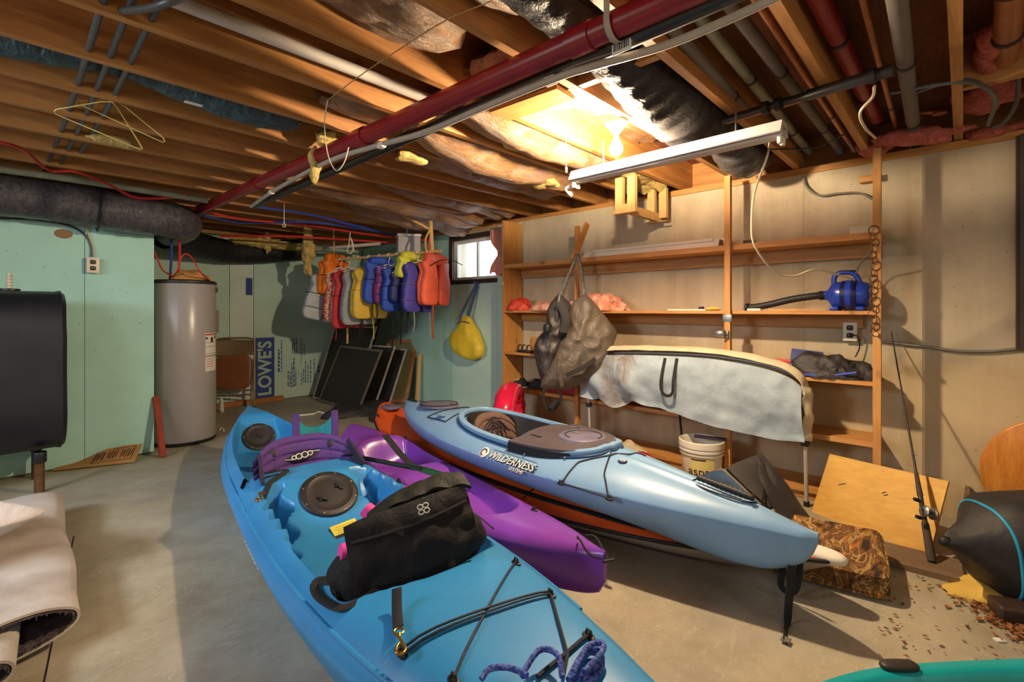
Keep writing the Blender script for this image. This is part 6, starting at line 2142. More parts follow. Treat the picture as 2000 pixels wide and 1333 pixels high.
for k, (u, v0, v1, w_) in enumerate(((543, 683, 727, 2.6), (549, 665, 727, 1.4), (562, 725, 755, 1.6), (566, 728, 756, 1.6), (569, 709, 757, 1.6), (573, 700, 756, 1.9), (577, 724, 754, 1.4), (570, 660, 690, 1.4), (574, 662, 692, 1.4), (578, 660, 690, 1.6), (586, 660, 692, 1.0), (590, 662, 694, 1.0), (594, 668, 694, 1.0), (588, 730, 752, 1.4), (592, 720, 748, 1.4), (596, 706, 748, 1.4), (601, 712, 748, 1.4), (606, 704, 748, 1.4), (613, 702, 752, 1.4), (621, 712, 728, 2.5))):
    textrow(u, v0, v1, w_, seed=k)
pl_.build('printed_text', M['blue_ink'], wall_back, kind='stuff')
lettering('printed_lettering', 'scored', 0.07, TBk @ Matrix.Translation((wb(592, 754)[0], wb(592, 756)[1], 0.001)), M['blue_ink'], wall_back) if False else None
x0, z1_ = wb(480, 543)
x1_, z0_ = wb(493, 577)
MB().span((x0, BY - 0.0275, z0_), (x1_, BY - 0.0262, z1_)).build('printed_block', M['blue_ink'], wall_back)

# ------------------------------------------------------------------ rolled carpet and pillow
M['carpet'] = fibre('beige_carpet_back', (214, 196, 176), (176, 156, 136))
M['carpet_pile'] = fibre('brown_carpet_pile', (116, 104, 112), (72, 62, 66))


def carpet_mat():
    t = NT('worn_carpet_backing')
    v = t.coord((1, 1, 1))
    n = t.noise(v, 3.0, 6, 0.6, 0.6)
    col = t.ramp(n, [(0.3, srgb(160, 148, 134)), (0.5, srgb(188, 178, 166)), (0.7, srgb(204, 194, 184))])
    st = t.noise(t.coord((1.2, 1.2, 1)), 1.9, 4, 0.5)
    col = t.mix(t.ramp(st, [(0.56, (0, 0, 0, 1)), (0.70, (0.55, 0.55, 0.55, 1))]), col, srgb(120, 90, 58))
    t.bump(t.noise(v, 70, 3), 0.3, 0.004)
    return t.done(col, 0.95)


M['carpet'] = carpet_mat()
Y0, Y1 = 2.30, 3.80
# flattened roll seen in section (x, z), outside to inside; inner turns stick out further towards the eye
sec = []
turns = 3.2
NS = 150
for i in range(NS + 1):
    f_ = i / NS
    q = 2 * PI * turns * f_ + math.radians(100)
    a_ = lerp(0.42, 0.14, f_)
    b_ = lerp(0.088, 0.035, f_)
    ca, sa = math.cos(q), math.sin(q)
    x = -0.08 + lerp(0.0, -0.26, f_) + math.copysign(abs(ca) ** 0.75, ca) * a_
    z = 0.106 - 0.012 * f_ + math.copysign(abs(sa) ** 0.9, sa) * b_
    sec.append((x, z))


def carp(a, b):
    i = a * NS
    k = int(min(NS - 1, i))
    fr2 = i - k
    x = lerp(sec[k][0], sec[k + 1][0], fr2)
    z = lerp(sec[k][1], sec[k + 1][1], fr2)
    y0 = Y0 - 0.17 * sstep(0.26, 0.36, a) - 0.13 * sstep(0.55, 0.65, a) - 0.08 * sstep(0.82, 0.9, a) + 0.10 * max(0, x - 0.0) * 1.6
    y = lerp(y0, Y1 + 0.03 * math.sin(x * 9), b)
    s = 0.25 + 0.75 * sstep(0.0, 0.4, 1 - a)
    z += (0.016 * nz((x * 3, y * 2.4, 4.0)) + 0.035 * math.exp(-((y - 3.35 + 0.9 * x) / 0.16) ** 2) * sstep(0.28, 0.2, a)) * s * (1 if z > 0.12 else 0.2)
    x += 0.03 * nz((y * 2, a * 3, 7)) * (1 if x > 0 else 0.3) + 0.05 * (b - 0.5)
    z += 0.13 * math.exp(-((y - 3.72) / 0.20) ** 2 - ((x - 0.05) / 0.16) ** 2) * sstep(0.3, 0.2, a) * (1 if z > 0.12 else 0)
    if b > 0.93:
        z = lerp(z, z * 0.75 + 0.02, (b - 0.93) / 0.07 * (1 if x > -0.1 else 0.3))
    return (x, y, max(0.013, z))


t = empty('rolled_carpet', (-0.2, 2.8, 0), 'beige backed carpet roll, flattened and telescoped, lying on the floor', 'carpet')
P_ = MB()
P_.grid(lambda a, b: carp(a, b), NS, 40, 0.009)
P_.build('carpet_backing', M['carpet'], t)
pi_ = MB()


def carp_in(a, b):
    p = Vector(carp(a, b))
    e = 0.004
    q = Vector(carp(min(1, a + e), b)) - Vector(carp(max(0, a - e), b))
    nrm = Vector((q.z, 0, -q.x))
    nrm = nrm.normalized() if nrm.length > 1e-7 else Vector((0, 0, 1))
    c_ = Vector((-0.15, p.y, 0.15))
    if nrm.dot(c_ - p) < 0:
        nrm = -nrm
    return p + nrm * 0.010


pi_.grid(carp_in, NS, 40, 0.006)
pi_.build('carpet_pile', M['carpet_pile'], t)
fr3 = MB()
rnd = random.Random(3)
for i in range(520):
    a = rnd.random()
    p = Vector(carp_in(a, 0.0))
    fr3.tube([p, p + Vector((rnd.uniform(-0.004, 0.004), -rnd.uniform(0.004, 0.014), rnd.uniform(-0.008, 0.008)))], [0.003, 0.001], 3)
fr3.build('edge_fibres', M['carpet_pile'], t, kind='stuff')
M['pillow'] = cloth('white_pillowcase', (226, 220, 216), 0.9, 0.3, 6, 0.06)


def pil(p):
    ed = max(abs(p.x) / 0.36, abs(p.y) / 0.25)
    return (p.x, p.y, p.z * (1 - 0.85 * ed ** 2.5) + 0.03 * nz(p, 6, 2) * (1 - ed))


t = empty('pillow', (-0.28, 3.10, 0.32), 'white pillow lying on the carpet roll', 'pillow')
MB(Matrix.Translation((-0.27, 2.98, 0.33)) @ rotz(0.5) @ Matrix.Rotation(0.06, 4, 'Y')).blob((0, 0, 0), (0.38, 0.25, 0.115), (0.8, 0.35), 48, 20, pil).build('pillowcase', M['pillow'], t)


# ------------------------------------------------------------------ life jackets on their rail
RA, RB = Vector((3.10, 3.98, 1.805)), Vector((2.70, 5.58, 1.79))
rail_d = (RB - RA).normalized()
t = empty('clothes_rail', tuple((RA + RB) / 2), 'pale wooden rail hung below the joists, carrying the life jackets', 'rail')
MB().tube([RA - rail_d * 0.06, RB + rail_d * 0.05], 0.016, 14).build('rod', M['pale_wood'], t)
c1 = RA + rail_d * 0.06
MB().tube([c1 + Vector((0, 0, 0.0)), c1 + Vector((-0.01, 0.02, JB - c1.z - 0.003))], 0.02, 12).build('hanger_post', M['pale_wood'], t)
MB().bar(c1 + Vector((-0.02, 0.05, 0.24)), c1 + Vector((-0.30, 0.12, JB - c1.z - 0.004)), 0.05, 0.02).build('brace', M['pale_wood'], t)
c2 = RB - rail_d * 0.12
MB().tube([c2, c2 + Vector((0.0, 0.03, JB - c2.z - 0.003))], 0.008, 8).build('hanger_post', M['pale_wood'], t)


def col2(name, a, b=None, scale=9, wr=0.35):
    if b is None:
        return cloth(name, a, 0.62, wr, 9, 0.18)
    return patterned(name, [(0.36, a), (0.46, b), (0.6, a)], scale, 0.7, 1.5)


def life_jacket(s, w, h, th, mats, label, yaw=0.0, drop=0.17, vee=0.35, straps=2, collar=0.0, roll=0.0, off=0.0, hang=True, tails=0, slant=0.0, seed=0):
    """s: distance along the rail; mats: (panels, trim/straps, back)"""
    top = RA + rail_d * s
    ax = Vector((1, 0.12, 0)).normalized()
    R = rotz(yaw)
    ax = R.to_3x3() @ ax
    T = frame(top + Vector((0, 0, -drop)) + ax * off, ax, Vector((0.0, slant, 1))) @ Matrix.Rotation(roll, 4, 'Y')
    t = empty('life_jacket', tuple(top), label, 'life jacket', 'life jackets on the rail')
    pm, tm, bm_ = mats
    k = random.Random(seed + 11)
    for sd in (-1, 1):
        def fn(p, sd=sd):
            x, y, z = p
            v = (z + h / 2) / h                     # 0 at hem, 1 at shoulder
            cut = vee * w * 0.42 * sstep(0.45, 1.0, v)
            arm = w * 0.10 * math.exp(-((v - 0.72) / 0.16) ** 2)
            half = w * 0.245
            xx = (x / half)                         # -1..1
            lo, hi = 0.006 + cut, w / 2 - arm
            X = lerp(lo, hi, (xx * sd + 1) / 2) * sd if True else x
            q = Vector((X, y, z))
            q.y += 0.012 * nz((X * 8, z * 8, seed)) - 0.03 * (abs(X) / (w / 2)) ** 2 * -1
            groove = sum(math.exp(-((v - g) / 0.02) ** 2) for g in (0.3, 0.58))
            q.y += 0.010 * groove * (1 if y < 0 else -1)
            q.x += 0.010 * nz((z * 9, X * 5, seed + 3))
            return q
        MB(T).blob((0, -th * 0.75, -h / 2), (w * 0.245, th / 2, h / 2), (0.35, 0.45), 24, 20, fn).build('front_panel', pm, t)

    def fb(p):
        v = (p.z + h / 2) / h
        arm = 1 - 0.22 * math.exp(-((v - 0.72) / 0.16) ** 2)
        return Vector((p.x * arm, p.y + 0.01 * nz((p.x * 8, p.z * 8, seed + 6)) - 0.035 * (abs(p.x) / (w / 2)) ** 2, p.z))
    MB(T).blob((0, th * 0.75, -h / 2), (w / 2, th / 2, h / 2), (0.35, 0.4), 28, 18, fb).build('back_panel', bm_, t)
    for sd in (-1, 1):
        MB(T).strap(smooth_path([(sd * w * 0.33, -th * 0.75, -0.03), (sd * w * 0.30, -th * 0.3, 0.012), (sd * w * 0.30, th * 0.3, 0.012), (sd * w * 0.33, th * 0.8, -0.03)], 4), w * 0.16, 0.014, up=(0, 0, 1)).build('shoulder', pm, t)
    for k_ in range(straps):
        z = -h * (0.42 + 0.32 * k_)
        MB(T).strap(smooth_path([(-w / 2, th * 0.2, z), (-w * 0.46, -th * 0.9, z), (-w * 0.2, -th * 1.32, z), (0, -th * 1.22, z), (w * 0.2, -th * 1.32, z), (w * 0.46, -th * 0.9, z), (w / 2, th * 0.2, z)], 4), 0.026, 0.004, up=(0, 0, 1)).build('belt', tm, t)
        MB(T).rbox((0.0, -th * 1.28, z), (0.055, 0.016, 0.034), 0.006).build('buckle', M['black_rub'], t)
    if collar:
        MB(T).blob((0, 0.02, 0.02), (w * 0.36, 0.075, collar), (0.6, 0.7), 26, 14, lambda p: p * (1 + 0.15 * nz(p, 9, seed)) + Vector((0, -0.06 * (abs(p.x) / (w * 0.36)) ** 2, 0))).build('collar', pm, t)
    for k_ in range(tails):
        x = k.uniform(-0.3, 0.3) * w
        L = k.uniform(0.12, 0.26)
        MB(T).strap(smooth_path([(x, -th * 0.8, -h * 0.93), (x + 0.01, -th * 0.9, -h - L * 0.5), (x + k.uniform(-0.02, 0.02), -th * 0.8, -h - L)], 5), 0.018, 0.004).build('tail', tm, t)
    if hang:
        hk = []
        q = lambda a, b: top + ax * a + Vector((0, 0, b))
        rc = 0.021
        hk = [q(-rc * math.cos(v), rc * math.sin(v)) for v in [math.radians(m_) for m_ in range(-30, 181, 21)]]
        hk += [q(rc * 0.8, -0.03), q(0.0, -0.06), q(0, -0.10)]
        MB().tube(hk, 0.004, 7).build('hanger_hook', M['hanger_white'], t)
        MB().tube([q(-w * 0.42, -drop + 0.0), q(-0.04, -0.11), q(0, -0.095), q(0.04, -0.11), q(w * 0.42, -drop + 0.0)], 0.007, 8).build('hanger_bar', M['hanger_white'], t)
    return t


M['lj_grey'] = col2('pale_grey_nylon', (176, 184, 186))
M['lj_silver'] = col2('grey_nylon', (146, 152, 154))
M['lj_orange'] = col2('orange_nylon', (240, 124, 18))
M['lj_coral'] = col2('coral_nylon', (232, 96, 66), None, 9, 0.2)
M['lj_red'] = col2('red_nylon_cloth', (188, 34, 46))
M['lj_floral'] = col2('red_and_cream_print', (176, 40, 44), (222, 190, 160), 22)
M['lj_yellow'] = col2('yellow_nylon', (222, 184, 66))
M['lj_lime'] = col2('lime_yellow_nylon', (206, 206, 66))
M['lj_blue'] = col2('blue_nylon', (40, 78, 178))
M['lj_navy'] = col2('navy_nylon', (38, 44, 104))
M['lj_purple'] = col2('violet_blue_nylon', (70, 62, 160))
M['lj_multi'] = col2('blue_red_print', (46, 80, 176), (196, 60, 90), 14)
BW = M['black_web']
L_ = (RB - RA).length
jk = [
    dict(s=L_ + 0.0, w=0.46, h=0.52, th=0.06, mats=(M['lj_grey'], BW, M['lj_grey']), drop=0.22, off=0.0, roll=0.22, label='pale grey life jacket at the far end of the rail', straps=2, seed=1),
    dict(s=L_ - 0.10, w=0.40, h=0.40, th=0.09, mats=(M['lj_orange'], BW, M['lj_orange']), drop=0.02, off=0.0, label='puffy bright orange life jacket near the far end of the rail', collar=0.08, straps=1, seed=2, yaw=0.2),
    dict(s=L_ - 0.22, w=0.44, h=0.54, th=0.06, mats=(M['lj_floral'], M['lj_red'], M['lj_red']), drop=0.19, label='red life jacket with cream floral print', straps=2, tails=1, seed=3),
    dict(s=L_ - 0.36, w=0.46, h=0.64, th=0.055, mats=(M['lj_red'], BW, M['lj_floral']), drop=0.17, label='plain red life jacket hanging lowest beside the floral one', straps=1, tails=1, seed=4),
    dict(s=L_ - 0.52, w=0.46, h=0.60, th=0.06, mats=(M['lj_silver'], BW, M['lj_silver']), drop=0.17, label='grey life jacket between the red and yellow ones', straps=0, tails=2, seed=5),
    dict(s=L_ - 0.68, w=0.46, h=0.55, th=0.07, mats=(M['lj_yellow'], M['lj_yellow'], M['lj_yellow']), drop=0.15, label='mustard yellow life jacket in the middle of the rail', straps=1, tails=1, seed=6),
    dict(s=L_ - 0.84, w=0.42, h=0.45, th=0.06, mats=(M['lj_blue'], BW, M['lj_blue']), drop=0.08, label='plain blue life jacket next to the mustard yellow one', collar=0.05, straps=1, tails=1, seed=7),
    dict(s=L_ - 0.98, w=0.36, h=0.40, th=0.06, mats=(M['lj_multi'], M['lj_navy'], M['lj_red']), drop=0.14, label='small blue and red patterned life jacket, child size', straps=2, tails=2, seed=8),
    dict(s=L_ - 1.10, w=0.42, h=0.46, th=0.06, mats=(M['lj_blue'], M['lj_navy'], M['lj_navy']), drop=0.16, label='blue life jacket with navy belts behind the patterned child jacket', straps=2, tails=3, seed=9),
    dict(s=L_ - 1.22, w=0.42, h=0.30, th=0.05, mats=(M['lj_navy'], BW, M['lj_navy']), drop=0.22, label='navy life jacket below the lime yellow collar', straps=1, tails=2, seed=10),
    dict(s=L_ - 1.30, w=0.40, h=0.22, th=0.06, mats=(M['lj_lime'], M['lj_lime'], M['lj_lime']), drop=0.05, label='lime yellow life vest folded high on the rail', collar=0.05, straps=0, seed=11),
    dict(s=L_ - 1.40, w=0.44, h=0.50, th=0.06, mats=(M['lj_purple'], M['lj_silver'], M['lj_navy']), drop=0.13, label='violet blue life jacket with grey belts behind the coral one', straps=2, tails=2, seed=12),
    dict(s=0.10, w=0.40, h=0.46, th=0.075, mats=(M['lj_coral'], BW, M['lj_coral']), drop=0.10, label='coral foam life jacket nearest the small window', straps=0, collar=0.07, seed=13, off=0.06, vee=0.2),
]
for d_ in jk:
    life_jacket(**d_)
# long orange and black straps below the coral one
p = RA + rail_d * 0.10 + Vector((-0.02, -0.09, -0.55))
MBs = MB().strap([p, p + Vector((0, 0.01, -0.18)), p + Vector((0.005, 0, -0.36))], 0.03, 0.006)
tag(MBs.build('webbing_strap', plain('rust_orange_webbing', (186, 84, 40), 0.8)), 'rust orange strap dangling below the coral life jacket', 'strap')
for k, (s, l0, l1, lab) in enumerate(((0.62, 0.5, 1.05, 'long black strap hanging straight down before the wooden screen'), (0.50, 0.5, 0.98, 'black strap hanging beside the longest black strap'))):
    p = RA + rail_d * s
    tag(MB().strap([p + Vector((-0.03, -0.05, -l0 + 0.1)), p + Vector((-0.02, -0.05, -(l0 + l1) / 2)), p + Vector((-0.03, -0.05, -l1))], 0.03, 0.006).build('webbing_strap', BW), lab, 'strap')
q = at_d(853, 508, 4.85)
tag(MB().strap(smooth_path([at_d(836, 522, 4.95), at_d(858, 510, 4.85), at_d(880, 508, 4.8), at_d(903, 518, 4.85)], 5), 0.02, 0.006, up=(0, 0, 1)).build('webbing_strap', M['shoe_black']), 'dark strap laid over the shoulders of the coral life jacket', 'strap')
# coloured cords near the post
wire('tow_rope', [at_d(834, 500, 5.0), at_d(831, 470, 5.0), at_d(838, 452, 5.0), at_d(842, 440, 5.0)], 0.010, 'fibre', 'yellow rope loop beside the rail post', 'rope')
wire('tow_rope', [at_d(838, 505, 5.02), at_d(838, 480, 5.02), at_d(840, 462, 5.02)], 0.009, 'pex_red', 'short red rope hanging beside the rail post', 'rope')
wire('cord_bundle', [at_d(684, 455, 5.4), at_d(681, 480, 5.4), at_d(678, 492, 5.4), at_d(686, 495, 5.4), at_d(690, 480, 5.4), at_d(685, 465, 5.4), at_d(692, 492, 5.4)], 0.006, 'cord_cream', 'pale cord loop hanging above the orange life jacket', 'cord')
# grey duct box under the joists, in the corner
c = at_d(797, 481, 5.75)
t = empty('duct_box', (c.x, c.y, c.z), 'pale grey sheet metal box hanging behind the rail post', 'box')
MB().rbox(c, (0.26, 0.30, 0.20), 0.01, Matrix.Rotation(-0.5, 3, 'Z')).build('body', plain('pale_sheet_metal', (170, 166, 166), 0.5), t)
MB().rbox(c + Vector((0, 0, 0.115)), (0.275, 0.315, 0.03), 0.008, Matrix.Rotation(-0.5, 3, 'Z')).build('lid', M['white_enamel'], t)
MB().tube([c + Vector((0, 0, 0.13)), Vector((c.x, c.y, JB))], 0.05, 14).build('collar', M['steel'], t)
pipe('waste_pipe', [at_d(610, 488, 6.1), at_d(742, 476, 5.9)], 0.022, 'white_pipe', 'short pale pipe end above the life jackets')

# ------------------------------------------------------------------ window curtain and yellow bag
cp = [on_x(960, 452, WX - 0.06), on_x(985, 447, WX - 0.06)]
M['curtain'] = cloth('salmon_cotton', (240, 186, 164), 0.9, 0.3, 12, 0.1)
nt_ = M['curtain'].node_tree
tr_ = nt_.nodes.new('ShaderNodeBsdfTranslucent')
tr_.inputs['Color'].default_value = srgb(240, 176, 150)
mx_ = nt_.nodes.new('ShaderNodeMixShader')
mx_.inputs[0].default_value = 0.45
nt_.links.new(nt_.nodes['Principled BSDF'].outputs[0], mx_.inputs[1])
nt_.links.new(tr_.outputs[0], mx_.inputs[2])
nt_.links.new(mx_.outputs[0], nt_.nodes['Material Output'].inputs['Surface'])


def cur(a, b):
    y = lerp(3.80, 3.52, a)
    gather = 1 - 0.62 * math.exp(-((b - 0.55) / 0.20) ** 2)
    yc = 3.60
    y = yc + (y - yc) * gather - 0.02 * b
    return (WX - 0.075 + 0.018 * math.sin(a * 26) * gather - 0.03 * b, y, lerp(2.075, 1.585 + 0.02 * math.sin(a * 9), b))


t = empty('window_curtain', (WX - 0.07, 3.62, 1.58), 'short salmon curtain gathered at the side of the small window', 'curtain')
MB().grid(cur, 40, 24, 0.004).build('cloth', M['curtain'], t)
MB().tube([cur(0.0, 0.55)[0:3], Vector(cur(0.5, 0.55)) + Vector((-0.02, 0, 0)), cur(1.0, 0.55)], 0.008, 8).build('tie_band', M['curtain'], t)
M['yellow_bag'] = plain('yellow_coated_bag', (232, 200, 56), 0.45, var=0.12, scale=7, bump=0.25, bscale=14)
bc_ = on_x(911, 655, WX - 0.11)
t = empty('tote_bag', tuple(bc_), 'yellow coated tote bag hanging by blue straps below the small window', 'bag')


def bag(p):
    v = p.z / 0.25
    wv = (1 - 0.66 * sstep(-0.3, 0.75, v)) * (1 - 0.25 * sstep(-0.6, -1.0, v))
    q = Vector((p.x * (1 - 0.5 * sstep(0.2, 1, v)), p.y * wv + 0.06 * 0, p.z))
    q.x += 0.02 * nz((p.y * 9, p.z * 4, 1.0)) - 0.02 * math.exp(-((p.y - 0.02) / 0.03) ** 2) * (v < 0.8)
    q.z -= 0.05 * (p.y / 0.2) * (1 if v < 0 else 0) * -0.6
    return q


MB().blob(bc_ + Vector((0, 0, -0.02)), (0.075, 0.285, 0.245), (0.6, 0.7), 44, 30, bag).build('body', M['yellow_bag'], t)
tp = bc_ + Vector((-0.02, 0.0, 0.20))
hk = on_x(928, 553, WX - 0.05)
blu = plain('blue_webbing', (74, 96, 140), 0.8)
for k, dy in ((0, 0.075), (1, -0.05)):
    MB().strap(smooth_path([bc_ + Vector((-0.03 + 0.02 * k, dy, 0.10)), bc_ + Vector((-0.03 + 0.02 * k, dy * 0.95, 0.20)), Vector((hk.x, hk.y + 0.01 - 0.045 * k, hk.z - 0.05)), Vector((hk.x, hk.y - 0.03 * k, hk.z))], 5), 0.032, 0.004, up=(1, 0, 0)).build('handle', blu, t)
MB().tube(smooth_path([bc_ + Vector((-0.055, 0.12, 0.12)), bc_ + Vector((-0.07, 0.03, 0.16)), bc_ + Vector((-0.06, -0.08, 0.15)), bc_ + Vector((-0.05, -0.11, 0.14))], 5), 0.006, 7).build('drawstring', M['cord_grey'], t)
tag(MB().tube([Vector((WX - 0.027, hk.y - 0.015, hk.z)), Vector((WX - 0.085, hk.y - 0.015, hk.z + 0.008))], 0.005, 8).build('wall_nail', M['steel']), 'nail below the small window holding the yellow bag', 'nail')

# ------------------------------------------------------------------ window screens leaning in the corner
M['mesh_dark'] = plain('dark_screen_mesh', (38, 36, 32), 0.55)
M['frame_dark'] = plain('bronze_frame', (104, 92, 80), 0.5, 0.0)
M['frame_alu'] = plain('aluminium_frame', (184, 176, 170), 0.4, 0.25)


def screen(bl, br, up, h, fm, mm, label, wd=0.03, th=0.015, rail=None):
    """bl, br: bottom corners; up: direction of the sides"""
    bl, br, up = Vector(bl), Vector(br), Vector(up).normalized()
    ax = (br - bl).normalized()
    n = ax.cross(up).normalized()
    w = (br - bl).length
    R = Matrix((ax, n, up)).transposed()
    t = empty('window_screen', tuple((bl + br) / 2), label, 'window screen')
    c = lambda a, b: bl + ax * a + up * b
    for a in (wd / 2, w - wd / 2):
        MB().box(c(a, h / 2), (wd, th, h), R).build('stile', fm, t)
    for b in (wd / 2, h - wd / 2):
        MB().box(c(w / 2, b), (w - 2 * wd, th, wd), R).build('rail', fm, t)
    if rail:
        MB().box(c(w / 2, h * rail), (w - 2 * wd, th, wd * 0.7), R).build('rail', fm, t)
    MB().box(c(w / 2, h / 2), (w - wd, 0.003, h - wd), R).build('mesh', mm, t)
    return t


def scr(bl, br, tl, fm, mm, label, **kw):
    bl, br, tl = Vector(bl), Vector(br), Vector(tl)
    screen(bl, br, tl - bl, (tl - bl).length, fm, mm, label, **kw)


scr(on_z(622, 783, 0.012), on_z(700, 806, 0.012), on_z(622, 783, 0.012) + Vector((0.26, -0.09, 0.71)), M['frame_dark'], M['mesh_dark'], 'large dark mesh screen in front of the leaning stack', wd=0.028)
scr(on_z(611, 778, 0.012), on_z(690, 793, 0.012), on_z(611, 778, 0.012) + Vector((0.29, -0.06, 0.97)), M['frame_alu'], M['mesh_dark'], 'tall screen with bright edge just behind the front one', wd=0.02)
scr((3.00, 5.66, 0.012), (3.08, 5.16, 0.012), (3.27, 5.63, 0.74), M['frame_alu'], M['mesh_dark'], 'narrow screen with aluminium edge, between the dark and wooden frames', wd=0.02)
scr((3.10, 6.36, 0.012), (3.16, 5.68, 0.012), (3.46, 6.34, 1.12), M['frame_dark'], M['mesh_dark'], 'black framed screen, highest in the corner stack', wd=0.03)
scr((3.14, 5.60, 0.012), (3.24, 5.10, 0.012), (3.40, 5.60, 0.70), M['frame_alu'], M['mesh_dark'], 'thin edged screen tucked behind the narrow one', wd=0.018)
M['mesh_olive'] = plain('olive_screen_mesh', (104, 100, 70), 0.6)
M['frame_wood'] = wood('screen_frame_wood', (176, 128, 82), (130, 84, 48), 2, knots=False)
scr((3.31, 5.50, 0.012), (3.53, 5.13, 0.012), (3.58, 5.66, 0.80), M['frame_wood'], M['mesh_olive'], 'wooden framed screen leaning on the green wall', wd=0.045, th=0.022)
ps = at_d(757, 690, 5.95)
tag(MB().rbox(on_x(760, 690, 3.52), (0.006, 0.05, 0.09), 0.002, Matrix.Rotation(0.33, 3, 'Y')).build('price_label', plain('mauve_label', (168, 150, 168), 0.6)), 'small mauve label on the wooden framed screen', 'sticker')
tag(MB().bar((3.62, 5.06, 0.006), (3.70, 5.10, 0.62), 0.05, 0.02, (0, 1, 0)).build('wood_strip', M['pale_wood']), 'pale wood strip leaning beside the wooden framed screen', 'lumber')
tag(MB().tube([(2.98, 5.62, 1.22), (2.92, 5.52, 0.78)], 0.014, 8).build('wood_dowel', M['pale_wood']), 'pale dowel standing behind the front dark screen', 'dowel')
heap('black_tarp', on_z(700, 806, 0.001), (0.36, 0.20, 0.10), 'black_nylon', 'black folded tarp on the floor before the dark screens', 'tarp', 4.0, 0.6)
heap('black_tarp', on_z(765, 815, 0.001), (0.22, 0.15, 0.07), 'black_nylon', 'smaller black cloth on the floor behind the orange kayak', 'cloth', 14.0, 0.6)
wire('white_stick', [on_z(582, 812, 0.008), on_z(612, 809, 0.012), on_z(622, 805, 0.018), on_z(636, 809, 0.008)], 0.009, 'paper', 'thin white stick lying on the floor behind the blue kayak', 'stick')
wire('white_scrap', [on_z(430, 840, 0.008), on_z(434, 836, 0.012), on_z(437, 842, 0.008)], 0.008, 'paper', 'tiny white scrap on the floor beside the heater', 'scrap')

# red inflatable by the shelves
M['float_red'] = plain('crimson_vinyl', (216, 34, 72), 0.22, var=0.2, scale=5, bump=0.3, bscale=16)
c = at_d(1003, 800, 4.35)
t = empty('pool_float', (c.x, c.y, 0.0), 'crimson inflatable float standing on edge behind the sky blue kayak', 'float')
TF = Matrix.Translation((c.x - 0.05, c.y, 0.275)) @ rotz(0.55)
mb = MB(TF)
NU, NV = 48, 18
vs, fs = [], []
for i in range(NU):
    q = 2 * PI * i / NU
    rr = 0.19
    tube_r = 0.082 * (1 + 0.04 * math.sin(q * 12))
    for j in range(NV):
        p_ = 2 * PI * j / NV
        r_ = rr + tube_r * math.cos(p_)
        vs.append((r_ * math.cos(q) * 1.25, tube_r * math.sin(p_) * 1.2, r_ * math.sin(q)))
for i in range(NU):
    for j in range(NV):
        fs.append((i * NV + j, ((i + 1) % NU) * NV + j, ((i + 1) % NU) * NV + (j + 1) % NV, i * NV + (j + 1) % NV))
mb.add(vs, fs, True).build('ring', M['float_red'], t)
MB(TF).blob((0, 0, 0), (0.17, 0.03, 0.14), (0.8, 0.8), 24, 12).build('float_floor', M['float_red'], t)
seam = MB(TF)
for i in range(34):
    q = PI * i / 33
    r_ = 0.19 + 0.085 * math.cos(-0.9)
    seam.blob((r_ * math.cos(q) * 1.25 + 0.0, -0.083, r_ * math.sin(q)), (0.006, 0.003, 0.012), (1, 1), 6, 4)
seam.build('seam_wrinkles', plain('pale_crease', (236, 150, 150), 0.3), t)


# ------------------------------------------------------------------ folding canopy before the shelves
M['canopy'] = None


def canopy_mat():
    t = NT('pale_blue_canvas')
    v = t.coord((1, 1, 1))
    n = t.noise(v, 4.0, 6, 0.6, 0.6)
    col = t.ramp(n, [(0.3, srgb(142, 158, 170)), (0.7, srgb(172, 188, 198))])
    st = t.noise(t.coord((1, 1, 1)), 3.4, 7, 0.7, 0.8)
    # brown mildew on the far end of the cloth only
    sx = t.n('ShaderNodeSeparateXYZ')
    tc = t.n('ShaderNodeTexCoord')
    t.l(tc.outputs['Object'], sx.inputs[0])
    msk = t.ramp(sx.outputs['Y'], [(0.25, (0, 0, 0, 1)), (0.45, (1, 1, 1, 1)), (0.75, (0.3, 0.3, 0.3, 1))])
    stn = t.ramp(st, [(0.46, (0, 0, 0, 1)), (0.58, (0.85, 0.85, 0.85, 1))])
    col = t.mix(t.mix(1.0, msk, stn, 'MULTIPLY'), col, srgb(112, 84, 60))
    f2 = t.noise(v, 14, 5, 0.7)
    col = t.mix(t.ramp(f2, [(0.62, (0, 0, 0, 1)), (0.75, (0.25, 0.25, 0.25, 1))]), col, srgb(140, 128, 112))
    t.bump(t.noise(v, 9, 5, 0.6, 0.8), 0.35, 0.02)
    return t.done(col, 0.8)


M['canopy'] = canopy_mat()
M['cream_canvas'] = cloth('cream_canvas', (204, 190, 158), 0.8, 0.3, 8)
XC = 3.36
yR, yL = 0.70, 2.24
ct = empty('folding_canopy', (XC, (yR + yL) / 2, 0), 'pale blue canvas canopy on an aluminium frame, folded before the shelves', 'canopy')
